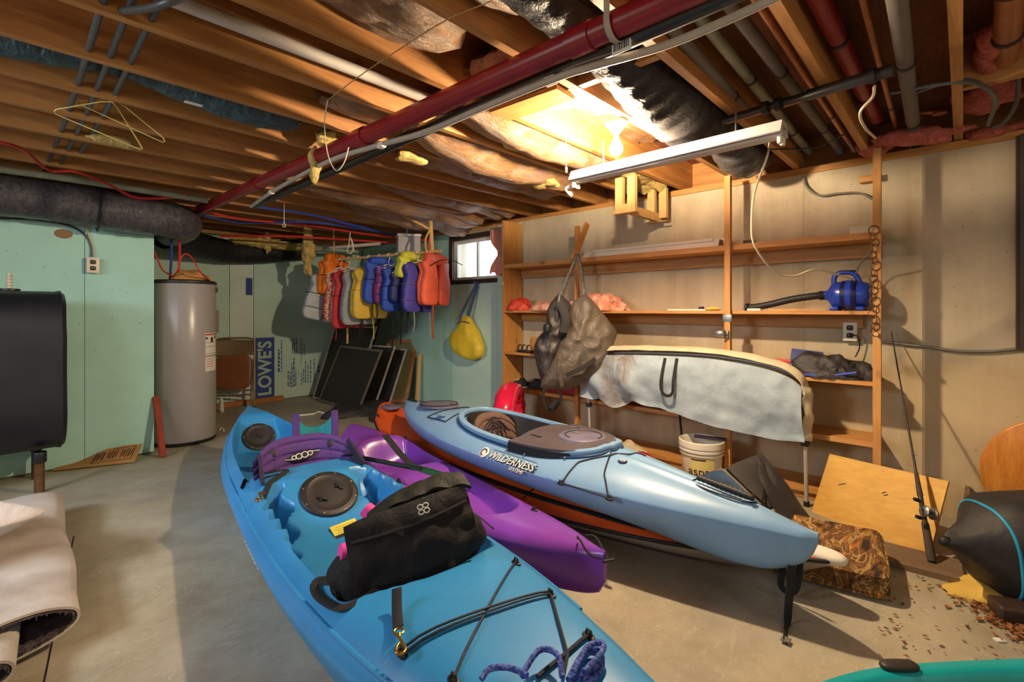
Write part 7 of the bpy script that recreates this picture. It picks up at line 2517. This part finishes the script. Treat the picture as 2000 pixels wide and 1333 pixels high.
# arc of the top edge in the wall-parallel plane
arc = [(0.685, 0.50), (0.70, 0.70), (0.735, 0.775), (0.83, 0.83), (1.0, 0.868), (1.3, 0.895), (1.7, 0.888), (2.05, 0.868), (2.24, 0.84), (2.33, 0.79)]
ARC = smooth_path([(XC, y, z) for y, z in arc], 8)
MB().tube([Vector((p.x - 0.02, p.y, p.z - 0.045)) for p in ARC[10:]], 0.013, 10).build('bow_tube', M['frame_alu'], ct)
MB().tube([Vector((p.x + 0.06, p.y, p.z - 0.02)) for p in ARC[10:]], 0.013, 10).build('bow_tube', M['frame_alu'], ct)
for y, x, z1 in ((yR + 0.005, XC - 0.01, 0.74), (yL + 0.05, XC + 0.0, 0.78)):
    b_ = Vector((x + 0.015, y - 0.01 if y < 1 else y - 0.02, 0.0))
    MB().tube([b_, Vector((x, y, z1))], 0.0115, 12).build('leg', M['frame_alu'], ct)
    MB().tube([b_.lerp(Vector((x, y, z1)), 0.52), Vector((x, y, z1))], 0.016, 12).build('leg_sleeve', M['frame_alu'], ct)
    m_ = b_.lerp(Vector((x, y, z1)), 0.52)
    MB().rbox(m_, (0.042, 0.042, 0.035), 0.008).build('leg_clamp', M['black_rub'], ct)
    MB().lathe([(0.001, 0), (0.018, 0), (0.016, 0.03), (0.001, 0.03)], b_, 12).build('foot', M['black_rub'], ct)
topn = len(ARC) - 1


def arcp(a):
    i = max(0.0, min(topn - 1e-6, a * topn))
    k = int(i)
    return ARC[k].lerp(ARC[k + 1], i - k)


def fcl(a, b):
    """front hanging: a along the bow from the near end, b downwards"""
    p = arcp(0.17 + 0.83 * a)
    hem = interp(p.y, [(0.70, 0.40), (0.9, 0.385), (1.2, 0.40), (1.6, 0.46), (1.8, 0.50), (2.0, 0.44), (2.15, 0.47), (2.35, 0.47)]) - 0.012 * math.sin(p.y * 26) * (p.y > 1.6)
    top = p.z - 0.03
    z = lerp(top, min(hem, top - 0.05), b)
    sag = 0.035 * math.sin(PI * min(1, b * 1.1)) * (1 + 0.5 * math.sin(p.y * 4))
    crumple = sstep(1.55, 1.95, p.y)
    x = XC - 0.045 - sag + 0.014 * nz((p.y * 6, z * 7, 2.0)) + 0.012 * nz((p.y * 15, z * 12, 6.0)) - 0.04 * crumple * math.sin((p.y - 0.6 * z) * 22) * b
    y = p.y + 0.10 * b * b * crumple * nz((p.y * 5, 1, 2)) - 0.02 * b * (1 - crumple)
    return (x, y, z)


MB().grid(fcl, 90, 36, 0.004).build('front_cloth', M['canopy'], ct)
MB().grid(lambda a, b: (lerp(XC - 0.05, XC + 0.085, b), arcp(0.10 + 0.90 * a).y, arcp(0.10 + 0.90 * a).z + 0.006 + 0.03 * math.sin(PI * b) + 0.006 * nz((arcp(0.1 + 0.9 * a).y * 8, b * 3, 4))), 70, 10, 0.004).build('top_cloth', M['cream_canvas'], ct)
MB().grid(lambda a, b: (lerp(XC + 0.09, XC + 0.095, b) + 0.01 * nz((a * 9, b * 4, 3)), arcp(0.10 + 0.90 * a).y, lerp(arcp(0.10 + 0.90 * a).z, arcp(0.1 + 0.9 * a).z - 0.22, b)), 50, 12, 0.004).build('back_cloth', M['cream_canvas'], ct)
MB().grid(lambda a, b: (lerp(XC - 0.05, XC + 0.06, b) , 0.70 - 0.035 * math.sin(PI * b) + 0.015 * nz((a * 5, b * 3, 9)), lerp(0.735, 0.41, a) - 0.02 * b), 24, 10, 0.004).build('end_flap', M['cream_canvas'], ct)
u0 = on_x(1297, 700, XC - 0.07)
u1 = on_x(1320, 700, XC - 0.07)
zs_ = u0.z - 0.0
lp_ = smooth_path([(XC - 0.055, u0.y, zs_), (XC - 0.11, u0.y + 0.005, zs_ - 0.16), (XC - 0.115, u0.y - 0.005, zs_ - 0.235), (XC - 0.117, (u0.y + u1.y) / 2, zs_ - 0.262), (XC - 0.115, u1.y + 0.005, zs_ - 0.235), (XC - 0.11, u1.y, zs_ - 0.14), (XC - 0.055, u1.y, zs_ + 0.004)], 6)
MB().strap(lp_, 0.022, 0.004, up=(1, 0, 0)).build('carry_loop', M['black_web'], ct)
tag(MB().bar(at_d(1327, 806, 3.52), on_z(1338, 918, 0.02), 0.012, 0.012).build('tent_pole', M['black_rub']), 'thin black pole standing below the canopy by the bucket', 'pole')

# ------------------------------------------------------------------ grey garment bag hung on the brace


def garment_mat(name, rgb, rough):
    t = NT(name)
    c = srgb(*rgb)
    v = t.coord((1, 1, 1))
    n = t.noise(v, 5, 6, 0.6, 0.8)
    col = t.ramp(n, [(0.3, dim(c, 0.78)), (0.7, dim(c, 1.12))])
    t.bump(t.noise(v, 7, 5, 0.62, 1.0), 0.6, 0.04)
    return t.done(col, rough)


M['bag_grey'] = garment_mat('taupe_nylon', (100, 90, 80), 0.5)
M['bag_dark'] = garment_mat('dark_taupe_nylon', (62, 56, 56), 0.4)
bt = empty('garment_bag', tuple(at_d(1126, 500, 3.98)), 'big slack taupe bag hung by its straps on the shelf brace', 'bag')
bcen = at_d(1140, 672, 3.92)
view = Vector((FX, FY, 0))
rgt = Vector((FY, -FX, 0))


def poly_bag(outline, d0, th, fold, seed, mat, name, parent, dtop=0.0):
    """soft bag body: outline in the hanging plane (metres from bcen, sideways and up), bulging by th"""
    cx = sum(p[0] for p in outline) / len(outline)
    cz = sum(p[1] for p in outline) / len(outline)
    O = smooth_path([(p[0], p[1], 0) for p in outline] + [(outline[0][0], outline[0][1], 0)], 6)[:-1]
    n = len(O)
    mb = MB()
    NR = 16
    for side in (-1, 1):
        vs, fs = [], []
        for r in range(NR + 1):
            f = math.sin(PI / 2 * r / NR)
            for p in O:
                a_ = cx + (p.x - cx) * f
                b_ = cz + (p.y - cz) * f
                bulge = th * (1 - f ** 2.6) ** 0.55
                w1 = 1 - abs(nz((a_ * 3.2, b_ * 2.4, seed), 1.7)) * 2
                w2 = 1 - abs(nz((a_ * 6.5 + b_ * 3, b_ * 5.5 - a_ * 2, seed + 5), 1.8)) * 2
                bulge += fold * (0.7 * w1 + 0.45 * w2) * (1 - f ** 6)
                dep = d0 + side * bulge * (1 if side < 0 else 0.6) + dtop * b_
                q = bcen + rgt * a_ + Vector((0, 0, b_)) + view * dep
                vs.append(q)
        for r in range(NR):
            for k in range(n):
                fs.append((r * n + k, r * n + (k + 1) % n, (r + 1) * n + (k + 1) % n, (r + 1) * n + k))
        mb.add(vs, fs, True)
    return mb.build(name, mat, parent, weld=0.0008)


k_ = 3.92 / FOC
px = lambda u, v: ((u - 1140) * k_, (672 - v) * k_)
poly_bag([px(*p) for p in ((1142, 574), (1158, 588), (1188, 625), (1204, 648), (1200, 668), (1180, 715), (1150, 742), (1108, 760), (1062, 760), (1058, 745), (1085, 690), (1095, 665), (1112, 640), (1112, 612), (1122, 588))], 0.0, 0.10, 0.052, 2.0, M['bag_grey'], 'front_body', bt)
poly_bag([px(*p) for p in ((1092, 574), (1104, 582), (1118, 600), (1116, 640), (1098, 670), (1080, 715), (1066, 758), (1054, 735), (1044, 690), (1048, 665), (1066, 640), (1070, 605), (1082, 584))], 0.04, 0.07, 0.05, 7.0, M['bag_dark'], 'rear_body', bt)
nail = at_d(1128, 496, 3.95)
for pts, nm in (((nail, at_d(1112, 535, 3.93), at_d(1097, 575, 3.92)), 'strap'), ((nail + Vector((0.0, 0.0, 0)), at_d(1136, 535, 3.92), at_d(1141, 578, 3.89)), 'strap'), ((at_d(1094, 574, 3.86), at_d(1090, 600, 3.84), at_d(1086, 640, 3.86)), 'strap')):
    MB().strap(smooth_path(list(pts), 6), 0.03, 0.005, up=view).build(nm, M['bag_dark'], bt)
MB().strap(smooth_path([at_d(1098, 755, 3.82), at_d(1092, 725, 3.78), at_d(1096, 690, 3.76)], 6), 0.035, 0.005, up=view).build('strap', M['bag_grey'], bt)
MB().tube(smooth_path([at_d(1105, 734, 3.74), at_d(1135, 720, 3.73), at_d(1163, 702, 3.75)], 6), 0, 8, True, (0.018, 0.006), up=view).build('dark_fold', M['shoe_black'], bt)  # thin black strip put in as the dark of a fold
MB().blob(at_d(1069, 642, 3.80), (0.03, 0.03, 0.04), (0.7, 0.7), 14, 10).build('velcro_tab', M['black_rub'], bt)
MB().strap(smooth_path([at_d(1092, 590, 3.82), at_d(1105, 620, 3.80), at_d(1100, 650, 3.80)], 6), 0.07, 0.01, up=view).build('zip_opening', M['shoe_black'], bt)
MB().strap(smooth_path([at_d(1062, 760, 3.86), at_d(1062, 785, 3.86), at_d(1068, 797, 3.86), at_d(1080, 800, 3.86), at_d(1092, 790, 3.86), at_d(1096, 775, 3.86), at_d(1090, 765, 3.85)], 5), 0.022, 0.012, up=view).build('carry_handle', M['black_web'], bt)
MB().tube([at_d(1076, 798, 3.85), at_d(1088, 782, 3.85)], 0.028, 10).build('handle_wrap', M['black_web'], bt)
tag(MB().tube([nail + view * 0.06, nail - view * 0.03 + Vector((0, 0, 0.004))], 0.004, 8).build('nail', M['steel']), 'nail in the shelf brace that the taupe bag hangs from', 'nail')

# ------------------------------------------------------------------ bucket and things under the canopy
bk = Vector((3.40, 1.372, 0.0))
c = on_z(1371, 918, 0.0)
d_ = 3.36
t_ = (1370 - 1000) / FOC
bk = Vector((d_ * (FX + FY * t_), d_ * (FY - FX * t_), 0.0))
t = empty('plastic_bucket', tuple(bk), 'white plastic paint bucket standing behind the middle post', 'bucket')
MB().lathe([(0.001, 0.0), (0.118, 0.0), (0.124, 0.006), (0.136, 0.20), (0.146, 0.203), (0.147, 0.238), (0.138, 0.242), (0.138, 0.25), (0.149, 0.253), (0.150, 0.292), (0.143, 0.296), (0.139, 0.29), (0.132, 0.20), (0.122, 0.012), (0.001, 0.01)], bk, 44, cap=False).build('body', M['white'], t)
a_ = math.atan2(-bk.y, -bk.x)
rad = lambda z: 0.1245 + (0.136 - 0.124) * z / 0.2 + 0.0015
lb = MB().grid(lambda a, b: (bk.x + rad(lerp(0.02, 0.19, b)) * math.cos(a_ - 0.55 + 1.2 * a), bk.y + rad(lerp(0.02, 0.19, b)) * math.sin(a_ - 0.55 + 1.2 * a), lerp(0.02, 0.19, b)), 20, 6, 0.001).build('label', plain('pale_yellow_label', (226, 212, 140), 0.6), t)
lt = lettering('label_lettering', 'aspar', 0.085, Matrix.Identity(4), M['seat_dark'], lb, 0.0003)
for v_ in lt.data.vertices:
    pass
mw = WM[lb.name]
for v_ in lt.data.vertices:
    g = mw @ v_.co
    an = a_ + 0.0 + g.x / 0.135
    z_ = 0.10 + g.y
    rr = rad(z_) + 0.0016 + g.z
    v_.co = mw.inverted() @ Vector((bk.x + rr * math.cos(an), bk.y + rr * math.sin(an), z_))
MB().grid(lambda a, b: (bk.x + (rad(0.18) + 0.0015) * math.cos(a_ - 0.5 + 0.7 * a), bk.y + (rad(0.18) + 0.0015) * math.sin(a_ - 0.5 + 0.7 * a), lerp(0.178, 0.186, b)), 10, 1, 0.0006).build('label_line', M['black_ink'], lb)
MB().tube([bk + Vector((0.148 * math.cos(a_ + q), 0.148 * math.sin(a_ + q), 0.222 - 0.10 * math.sin(PI * i / 16) * 0)) for i, q in enumerate([PI / 2 * 0.9 + 0.0 - PI * 0.9 * k / 16 for k in range(17)])], 0.003, 6).build('wire_handle', M['steel'], t)
fl = [bk + Vector((0.02, -0.01, 0.30)), bk + Vector((0.10, -0.10, 0.29))]
tag(MB().bar(bk + Vector((0.0, 0.05, 0.307)), bk + Vector((0.06, -0.145, 0.303)), 0.045, 0.014).build('paint_stirrer', plain('violet_black_plastic', (54, 44, 64), 0.5)), 'dark flat bar lying across the mouth of the bucket', 'bar')
tag(MB().blob(on_z(1345, 922, 0.001) + Vector((0, 0, 0.008)), (0.06, 0.05, 0.008), (0.6, 0.6), 14, 6).build('yellow_rag', M['lj_yellow']), 'yellow cloth scrap at the foot of the bucket', 'rag')
c = on_z(1285, 905, 0.10)
heap('red_vest', Vector((3.25, 1.72, 0.001)), (0.12, 0.20, 0.11), 'lj_red', 'red nylon vest lying in a heap behind the sky blue kayak', 'vest', 6.0, 0.5)
heap('cream_cloth', Vector((3.42, 1.92, 0.001)), (0.10, 0.14, 0.12), 'cream_canvas', 'cream cloth heap beside the red vest under the canopy', 'cloth', 16.0, 0.5)

# ------------------------------------------------------------------ folded stadium seat behind the bow
M['navy_cloth'] = cloth('navy_pack_cloth', (58, 88, 122), 0.7, 0.35, 14, 0.3)
M['char_cloth'] = cloth('charcoal_pack_cloth', (58, 54, 52), 0.75, 0.3, 10, 0.25)
M['bind'] = plain('grey_binding', (126, 116, 104), 0.8, bump=0.3, bscale=120)
st = empty('stadium_seat', tuple(on_z(1480, 985, 0.0)), 'navy and charcoal folded seat pads standing behind the kayak bow', 'seat')


def pad(corners, th, m, name, parent, puff=0.012):
    """padded panel over four corners: a, b along the top, c, d along the foot"""
    a, b, c_, d2 = [Vector(q) for q in corners]
    n = (b - a).cross(d2 - a).normalized()
    if n.dot(Vector((-FX, -FY, 0))) < 0:
        n = -n
    mb = MB()
    f = lambda s, q: a.lerp(b, s).lerp(d2.lerp(c_, s), q)
    mb.grid(lambda s, q: f(s, q) + n * (puff * (1 - (2 * s - 1) ** 4) * (1 - (2 * q - 1) ** 4) + 0.006 * nz(f(s, q), 9, 3)), 18, 18, th)
    return mb.build(name, m, parent), n


P1 = [at_d(1357, 938, 2.83), at_d(1412, 918, 2.70), at_d(1498, 1000, 2.50), at_d(1420, 1008, 2.62)]
pad(P1, 0.03, M['navy_cloth'], 'seat_pad', st)
P2 = [at_d(1418, 920, 2.72), at_d(1484, 892, 2.80), at_d(1540, 975, 2.66), at_d(1500, 1000, 2.52)]
pad(P2, 0.03, M['char_cloth'], 'back_pad', st)
for A_, B_ in ((P1[0], P1[1]), (P1[1], P1[2]), (P2[0], P2[1])):
    MB().tube([A_, A_.lerp(B_, 0.5), B_], 0.010, 8).build('binding', M['bind'], st)
P3 = [at_d(1484, 892, 2.82), at_d(1530, 955, 2.74), at_d(1600, 1050, 2.42), at_d(1520, 1010, 2.50)]
MB().grid(lambda s, q: at_d(1484, 892, 2.80).lerp(at_d(1606, 1062, 2.40), s) + (at_d(1535, 1000, 2.55) - at_d(1550, 965, 2.70)) * (q * math.sin(PI * min(1, s * 0.8 + 0.12)) * 1.3) + Vector((0, 0, 0.035 * math.sin(PI * s) + 0.02 * nz((s * 4, q * 3, 2)))), 30, 14, 0.014).build('cover_cloth', M['black_nylon'], st)
for A_, B_ in ((at_d(1494, 940, 2.62), at_d(1488, 990, 2.45)), (at_d(1524, 950, 2.60), at_d(1516, 995, 2.42))):
    MB().strap(smooth_path([A_, A_.lerp(B_, 0.5) + Vector((0, 0, -0.01)), B_], 4), 0.014, 0.003, up=view).build('strap', M['black_web'], st)
lg = MB()
for k in range(3):
    lg.strap(smooth_path([at_d(1392 + k * 6, 938 + k * 3, 2.645), at_d(1402 + k * 3, 944 + k * 2, 2.63), at_d(1410, 951, 2.62)], 4), 0.008, 0.002, up=view)
lg.build('logo_mark', M['paper'], st, 'small pale wing mark on the navy pad')

# ------------------------------------------------------------------ camouflage cushion
M['camo'] = patterned('reed_camouflage_print', [(0.34, (46, 32, 18)), (0.42, (132, 84, 36)), (0.47, (66, 46, 26)), (0.53, (190, 150, 88)), (0.58, (72, 50, 28)), (0.66, (196, 120, 44)), (0.74, (222, 196, 140))], 4.2, 0.8, 1.6, (1.4, 4.0, 2.5))
cc = Vector((2.62, 0.455, 0))
TCm = Matrix.Translation((2.62, 0.46, 0.082)) @ rotz(0.18) @ Matrix.Rotation(-0.10, 4, 'Y')
t = empty('camo_cushion', (2.64, 0.45, 0), 'boxy reed camouflage seat cushion on the floor before the yellow plywood', 'cushion')
MB(TCm).blob((0, 0, 0), (0.20, 0.215, 0.056), (0.28, 0.18), 56, 22, lambda p: p + Vector((0, 0, (0.012 * nz(p, 9, 1) + 0.006) * (p.z > 0))) ).build('body', M['camo'], t)
for z in (0.042, -0.042):
    pts = [(0.201 * math.copysign(abs(math.cos(q)) ** 0.22, math.cos(q)), 0.216 * math.copysign(abs(math.sin(q)) ** 0.22, math.sin(q)), z) for q in [2 * PI * i / 60 for i in range(60)]]
    MB(TCm).tube(pts, 0.006, 7, closed=True).build('piping', M['camo'], t)

# ------------------------------------------------------------------ plywood, plank, rod
a, b = Vector((3.292, 0.655, 0.0)), Vector((3.08, 0.12, 0.0))
up = Vector((0.17, -0.06, 0.335)).normalized()
up = (up - (b - a).normalized() * up.dot((b - a).normalized())).normalized()
n_ = (b - a).normalized().cross(up)
w_ = (b - a).length
yp = MB()
f = lambda s, q: a + (b - a) * s + up * q
cor = [f(0, 0.0), f(1, 0.0), f(1, 0.385), f(0.0, 0.365)]
yp.poly(cor, n_ if n_.x > 0 else -n_, 0.014)
yb_ = tag(yp.build('plywood_board', M['yellow_ply']), 'yellow plywood board leaning against the end of the shelving', 'board')
kn = MB()
for s, q in ((0.17, 0.20), (0.20, 0.21), (0.55, 0.23), (0.57, 0.22)):
    c_ = f(s, q) - (n_ if n_.x > 0 else -n_) * 0.001
    kn.tube([c_, c_ + (b - a) * 0.03 + up * 0.012], 0.003, 5)
kn.build('plywood_knot', M['frame_dark'], yb_)
tag(MB().box((2.945, 0.29, 0.014), (0.22, 0.58, 0.026), Matrix.Rotation(0.08, 3, 'Z')).build('floor_plank', M['grey_plank']), 'short weathered plank flat on the floor under the fishing rod', 'plank')
tag(MB().bar(Vector((3.70, 0.0, 0.006)), Vector((3.745, -0.02, 0.20)), 0.06, 0.02, (0, 1, 0)).build('wood_offcut', M['grey_plank']), 'dark wood offcut leaning on the concrete behind the black bag', 'wood block')
B0 = Vector((2.955, 0.105, 0.03))
T0 = Vector((3.66, 0.30, 0.97))
rd = (T0 - B0).normalized()
t = empty('fishing_rod', tuple(B0), 'dark fishing rod with baitcast reel leaning on the concrete wall', 'fishing rod')
Lr = (T0 - B0).length
M['cork'] = plain('dark_cork_grip', (72, 58, 48), 0.85, bump=0.3, bscale=90)
MB().tube([B0, B0 + rd * 0.02, B0 + rd * 0.17, B0 + rd * 0.18], [0.016, 0.018, 0.015, 0.012], 14).build('grip', M['cork'], t)
MB().tube([B0 + rd * 0.18, B0 + rd * 0.30], 0.011, 12).build('reel_seat', M['hatch'], t)
MB().tube([B0 + rd * 0.30, B0 + rd * 0.31, B0 + rd * 0.42, B0 + rd * 0.43], [0.010, 0.013, 0.009, 0.007], 12).build('fore_grip', M['cork'], t)
MB().tube([B0 + rd * 0.43, B0 + rd * Lr, T0 + rd * 0.12], [0.0058, 0.0032, 0.002], 10).build('blank', M['hatch'], t)
sidev = Vector((-FX, -FY, 0))
for s in (0.52, 0.68, 0.86, 1.02):
    c_ = B0 + rd * s - Vector((FX, FY, -0.2)) * 0.009
    n1 = rd.cross(Vector((0, 0, 1))).normalized()
    n2 = rd.cross(n1)
    MB().tube([c_ + n1 * 0.008 * math.cos(q) + n2 * 0.008 * math.sin(q) for q in [2 * PI * i / 12 for i in range(12)]], 0.0012, 5, closed=True).build('line_guide', M['steel'], t)
rc = B0 + rd * 0.235 + Vector((-FX, -FY, 0.1)) * 0.035
across = rd.cross(Vector((-FX, -FY, 0))).normalized()
if across.dot(rgt) > 0:
    across = -across
Rr = frame((0, 0, 0), rd, across).to_3x3()
rl = MB().lathe([(0.001, -0.03), (0.024, -0.03), (0.028, -0.024), (0.028, -0.02), (0.018, -0.018), (0.018, 0.018), (0.028, 0.02), (0.028, 0.026), (0.022, 0.031), (0.001, 0.032)], rc, 24, Rr).build('reel', M['steel'], t)
hb = rc + across * 0.040
MB().tube([rc + across * 0.03, hb], 0.006, 8).build('crank_shaft', M['black_rub'], rl)
cr = (rd * 0.75 + Vector((0, 0, 0.3))).normalized()
MB().bar(hb - cr * 0.04, hb + cr * 0.04, 0.010, 0.004, across).build('crank_arm', M['steel'], rl)
for s in (-1, 1):
    MB().tube([hb + cr * 0.04 * s, hb + cr * 0.04 * s + across * 0.012, hb + cr * 0.04 * s + across * 0.03], [0.006, 0.009, 0.009], 10).build('crank_knob', M['black_rub'], rl)

# round pine table top against the wall
Rt = 0.335
cy_ = -0.065 - Rt
T = Matrix.Translation((WX - 0.10, cy_ - 0.0, Rt * 0.985 + 0.002)) @ Matrix.Rotation(math.radians(90 - 9), 4, 'Y')
t = tag(MB(T).lathe([(0.001, 0.014), (Rt - 0.006, 0.014), (Rt, 0.009), (Rt, -0.009), (Rt - 0.006, -0.014), (0.001, -0.014)], (0, 0, 0), 64).build('round_table_top', M['orange_ply']), 'round varnished pine table top leaning on the concrete wall', 'table top')

# black bag with blue piping, and the yellow sack below it
M['bag_black'] = cloth('black_coated_cloth', (40, 38, 38), 0.6, 0.3, 6, 0.25)
M['aqua'] = plain('aqua_piping', (34, 150, 196), 0.45)
bag_c = at_d(2010, 1075, 2.0)
axb = Vector((FY, -FX, 0))
Tb = frame(bag_c, (axb + Vector((0, 0, 0.0))).normalized())        # x to the frame's edge, y away from the eye


def bbag(p):
    x = p.x
    # taper to a nose on the -x side
    s = sstep(-0.36, -0.08, x)
    k = 0.22 + 0.78 * s
    q = Vector((x, p.y * k, p.z * k - 0.0 + 0.035 * (1 - s)))
    q += q * 0.05 * nz(p, 7, 3) 
    q.z += 0.01 * nz((x * 9, p.y * 6, p.z * 6))
    return q


t = empty('gear_bag', (bag_c.x, bag_c.y, 0.0), 'black gear bag with aqua piping lying by the round table top', 'bag')
MB(Tb).blob((0, 0, 0), (0.36, 0.20, 0.225), (0.75, 0.75), 64, 36, bbag).build('body', M['bag_black'], t)


def ringp(x, q, g=0.004):
    """point on the bag's skin at section x"""
    cph = max(0.0, 1 - (abs(x) / 0.36) ** (2 / 0.75)) ** 0.5
    c_, s_ = math.cos(q), math.sin(q)
    yy = 0.20 * math.copysign(abs(c_) ** 0.75, c_)
    zz2 = 0.225 * math.copysign(abs(s_) ** 0.75, s_)
    p = bbag(Vector((x, yy * (1 - (abs(x) / 0.36) ** 2.2) ** 0.45, zz2 * (1 - (abs(x) / 0.36) ** 2.2) ** 0.45)))
    d = Vector((0, p.y, p.z))
    return p + d.normalized() * g


pp = [ringp(-0.155 + 0.03 * math.cos(q * 1.0 + 0.6) , q, 0.003) for q in [2 * PI * i / 60 for i in range(60)]]
MB(Tb).tube(pp, 0.0065, 8, closed=True).build('piping', M['aqua'], t)
tl = [ringp(-0.155 + 0.045 * i, PI * 1.5 + PI * 0.95 * 0 + 0.25 * 0 - 0.35, 0.003) for i in range(9)]
MB(Tb).tube(tl, 0.0065, 8).build('piping', M['aqua'], t)
tl = [ringp(-0.13 + 0.045 * i, PI * 0.5 + 0.5, 0.003) for i in range(9)]
MB(Tb).tube(tl, 0.0065, 8).build('piping', M['aqua'], t)
MB(Tb).blob((-0.345, 0, 0.035), (0.028, 0.02, 0.022), (0.8, 0.8), 12, 8).build('nose_knot', M['black_rub'], t)
heap('yellow_sack', on_z(1965, 1160, 0.001), (0.22, 0.09, 0.05), cloth('yellow_sacking', (214, 176, 82), 0.8, 0.5, 10), 'yellow sack crushed below the black bag', 'sack', 3.0, 0.5, R=Matrix.Rotation(-0.85, 3, 'Z'))
tag(MB().rbox(on_z(1985, 1195, 0.03), (0.10, 0.14, 0.06), 0.012, Matrix.Rotation(0.4, 3, 'Z')).build('dark_box', M['brown_steel']), 'small dark box on the floor beside the yellow sack', 'box')

# dead leaves and bark crumbs along the wall foot
def leafmat():
    t = NT('dry_leaf')
    n = t.noise(t.coord((1, 1, 1)), 40, 3)
    col = t.ramp(n, [(0.3, srgb(96, 52, 26)), (0.55, srgb(156, 98, 52)), (0.75, srgb(196, 148, 96))])
    return t.done(col, 0.9)


M['leaf'] = leafmat()
lf = MB()
rnd = random.Random(5)
track = [on_z(1868, 1085, 0), on_z(1885, 1150, 0), on_z(1920, 1185, 0), on_z(1960, 1210, 0), on_z(1995, 1235, 0), on_z(2040, 1262, 0)]
P = smooth_path(track, 10)
for i in range(620):
    p = P[min(len(P) - 1, int(abs(rnd.gauss(0.62, 0.30)) * len(P)))] if rnd.random() < 0.85 else on_z(rnd.uniform(1700, 2020), rnd.uniform(1130, 1300), 0)
    p = p + Vector((rnd.gauss(0, 0.045), rnd.gauss(0, 0.045), 0))
    s = rnd.uniform(0.004, 0.013) * (1.8 if rnd.random() < 0.06 else 1)
    T = Matrix.Translation(p + Vector((0, 0, 0.003 + rnd.random() * 0.010))) @ Matrix.Rotation(rnd.random() * 6.3, 4, 'Z') @ Matrix.Rotation(rnd.gauss(0, 0.4), 4, 'X')
    lf.T = T
    lf.add([(-s, 0, 0), (0, -s * 0.55, s * 0.2), (s, 0, 0), (0, s * 0.55, s * 0.25), (0, 0, -s * 0.15)], [(0, 1, 4), (1, 2, 4), (2, 3, 4), (3, 0, 4)])
tag(lf.build('leaf_litter', M['leaf'], kind='stuff'), 'dry brown leaf litter along the foot of the concrete wall', 'leaves')
wh = MB().box(on_z(1952, 1251, 0.004), (0.02, 0.03, 0.005), Matrix.Rotation(0.7, 3, 'Z'))
tag(wh.build('white_chip', M['paper']), 'small white chip among the dry leaves', 'scrap')
tag(MB().blob(on_z(1987, 1308, 0.006), (0.012, 0.02, 0.007), (1, 1), 10, 6, lambda p: p * (1 + 0.4 * nz(p, 90))).build('dead_leaf', M['leaf']), 'single curled dead leaf on the bare floor', 'leaf')
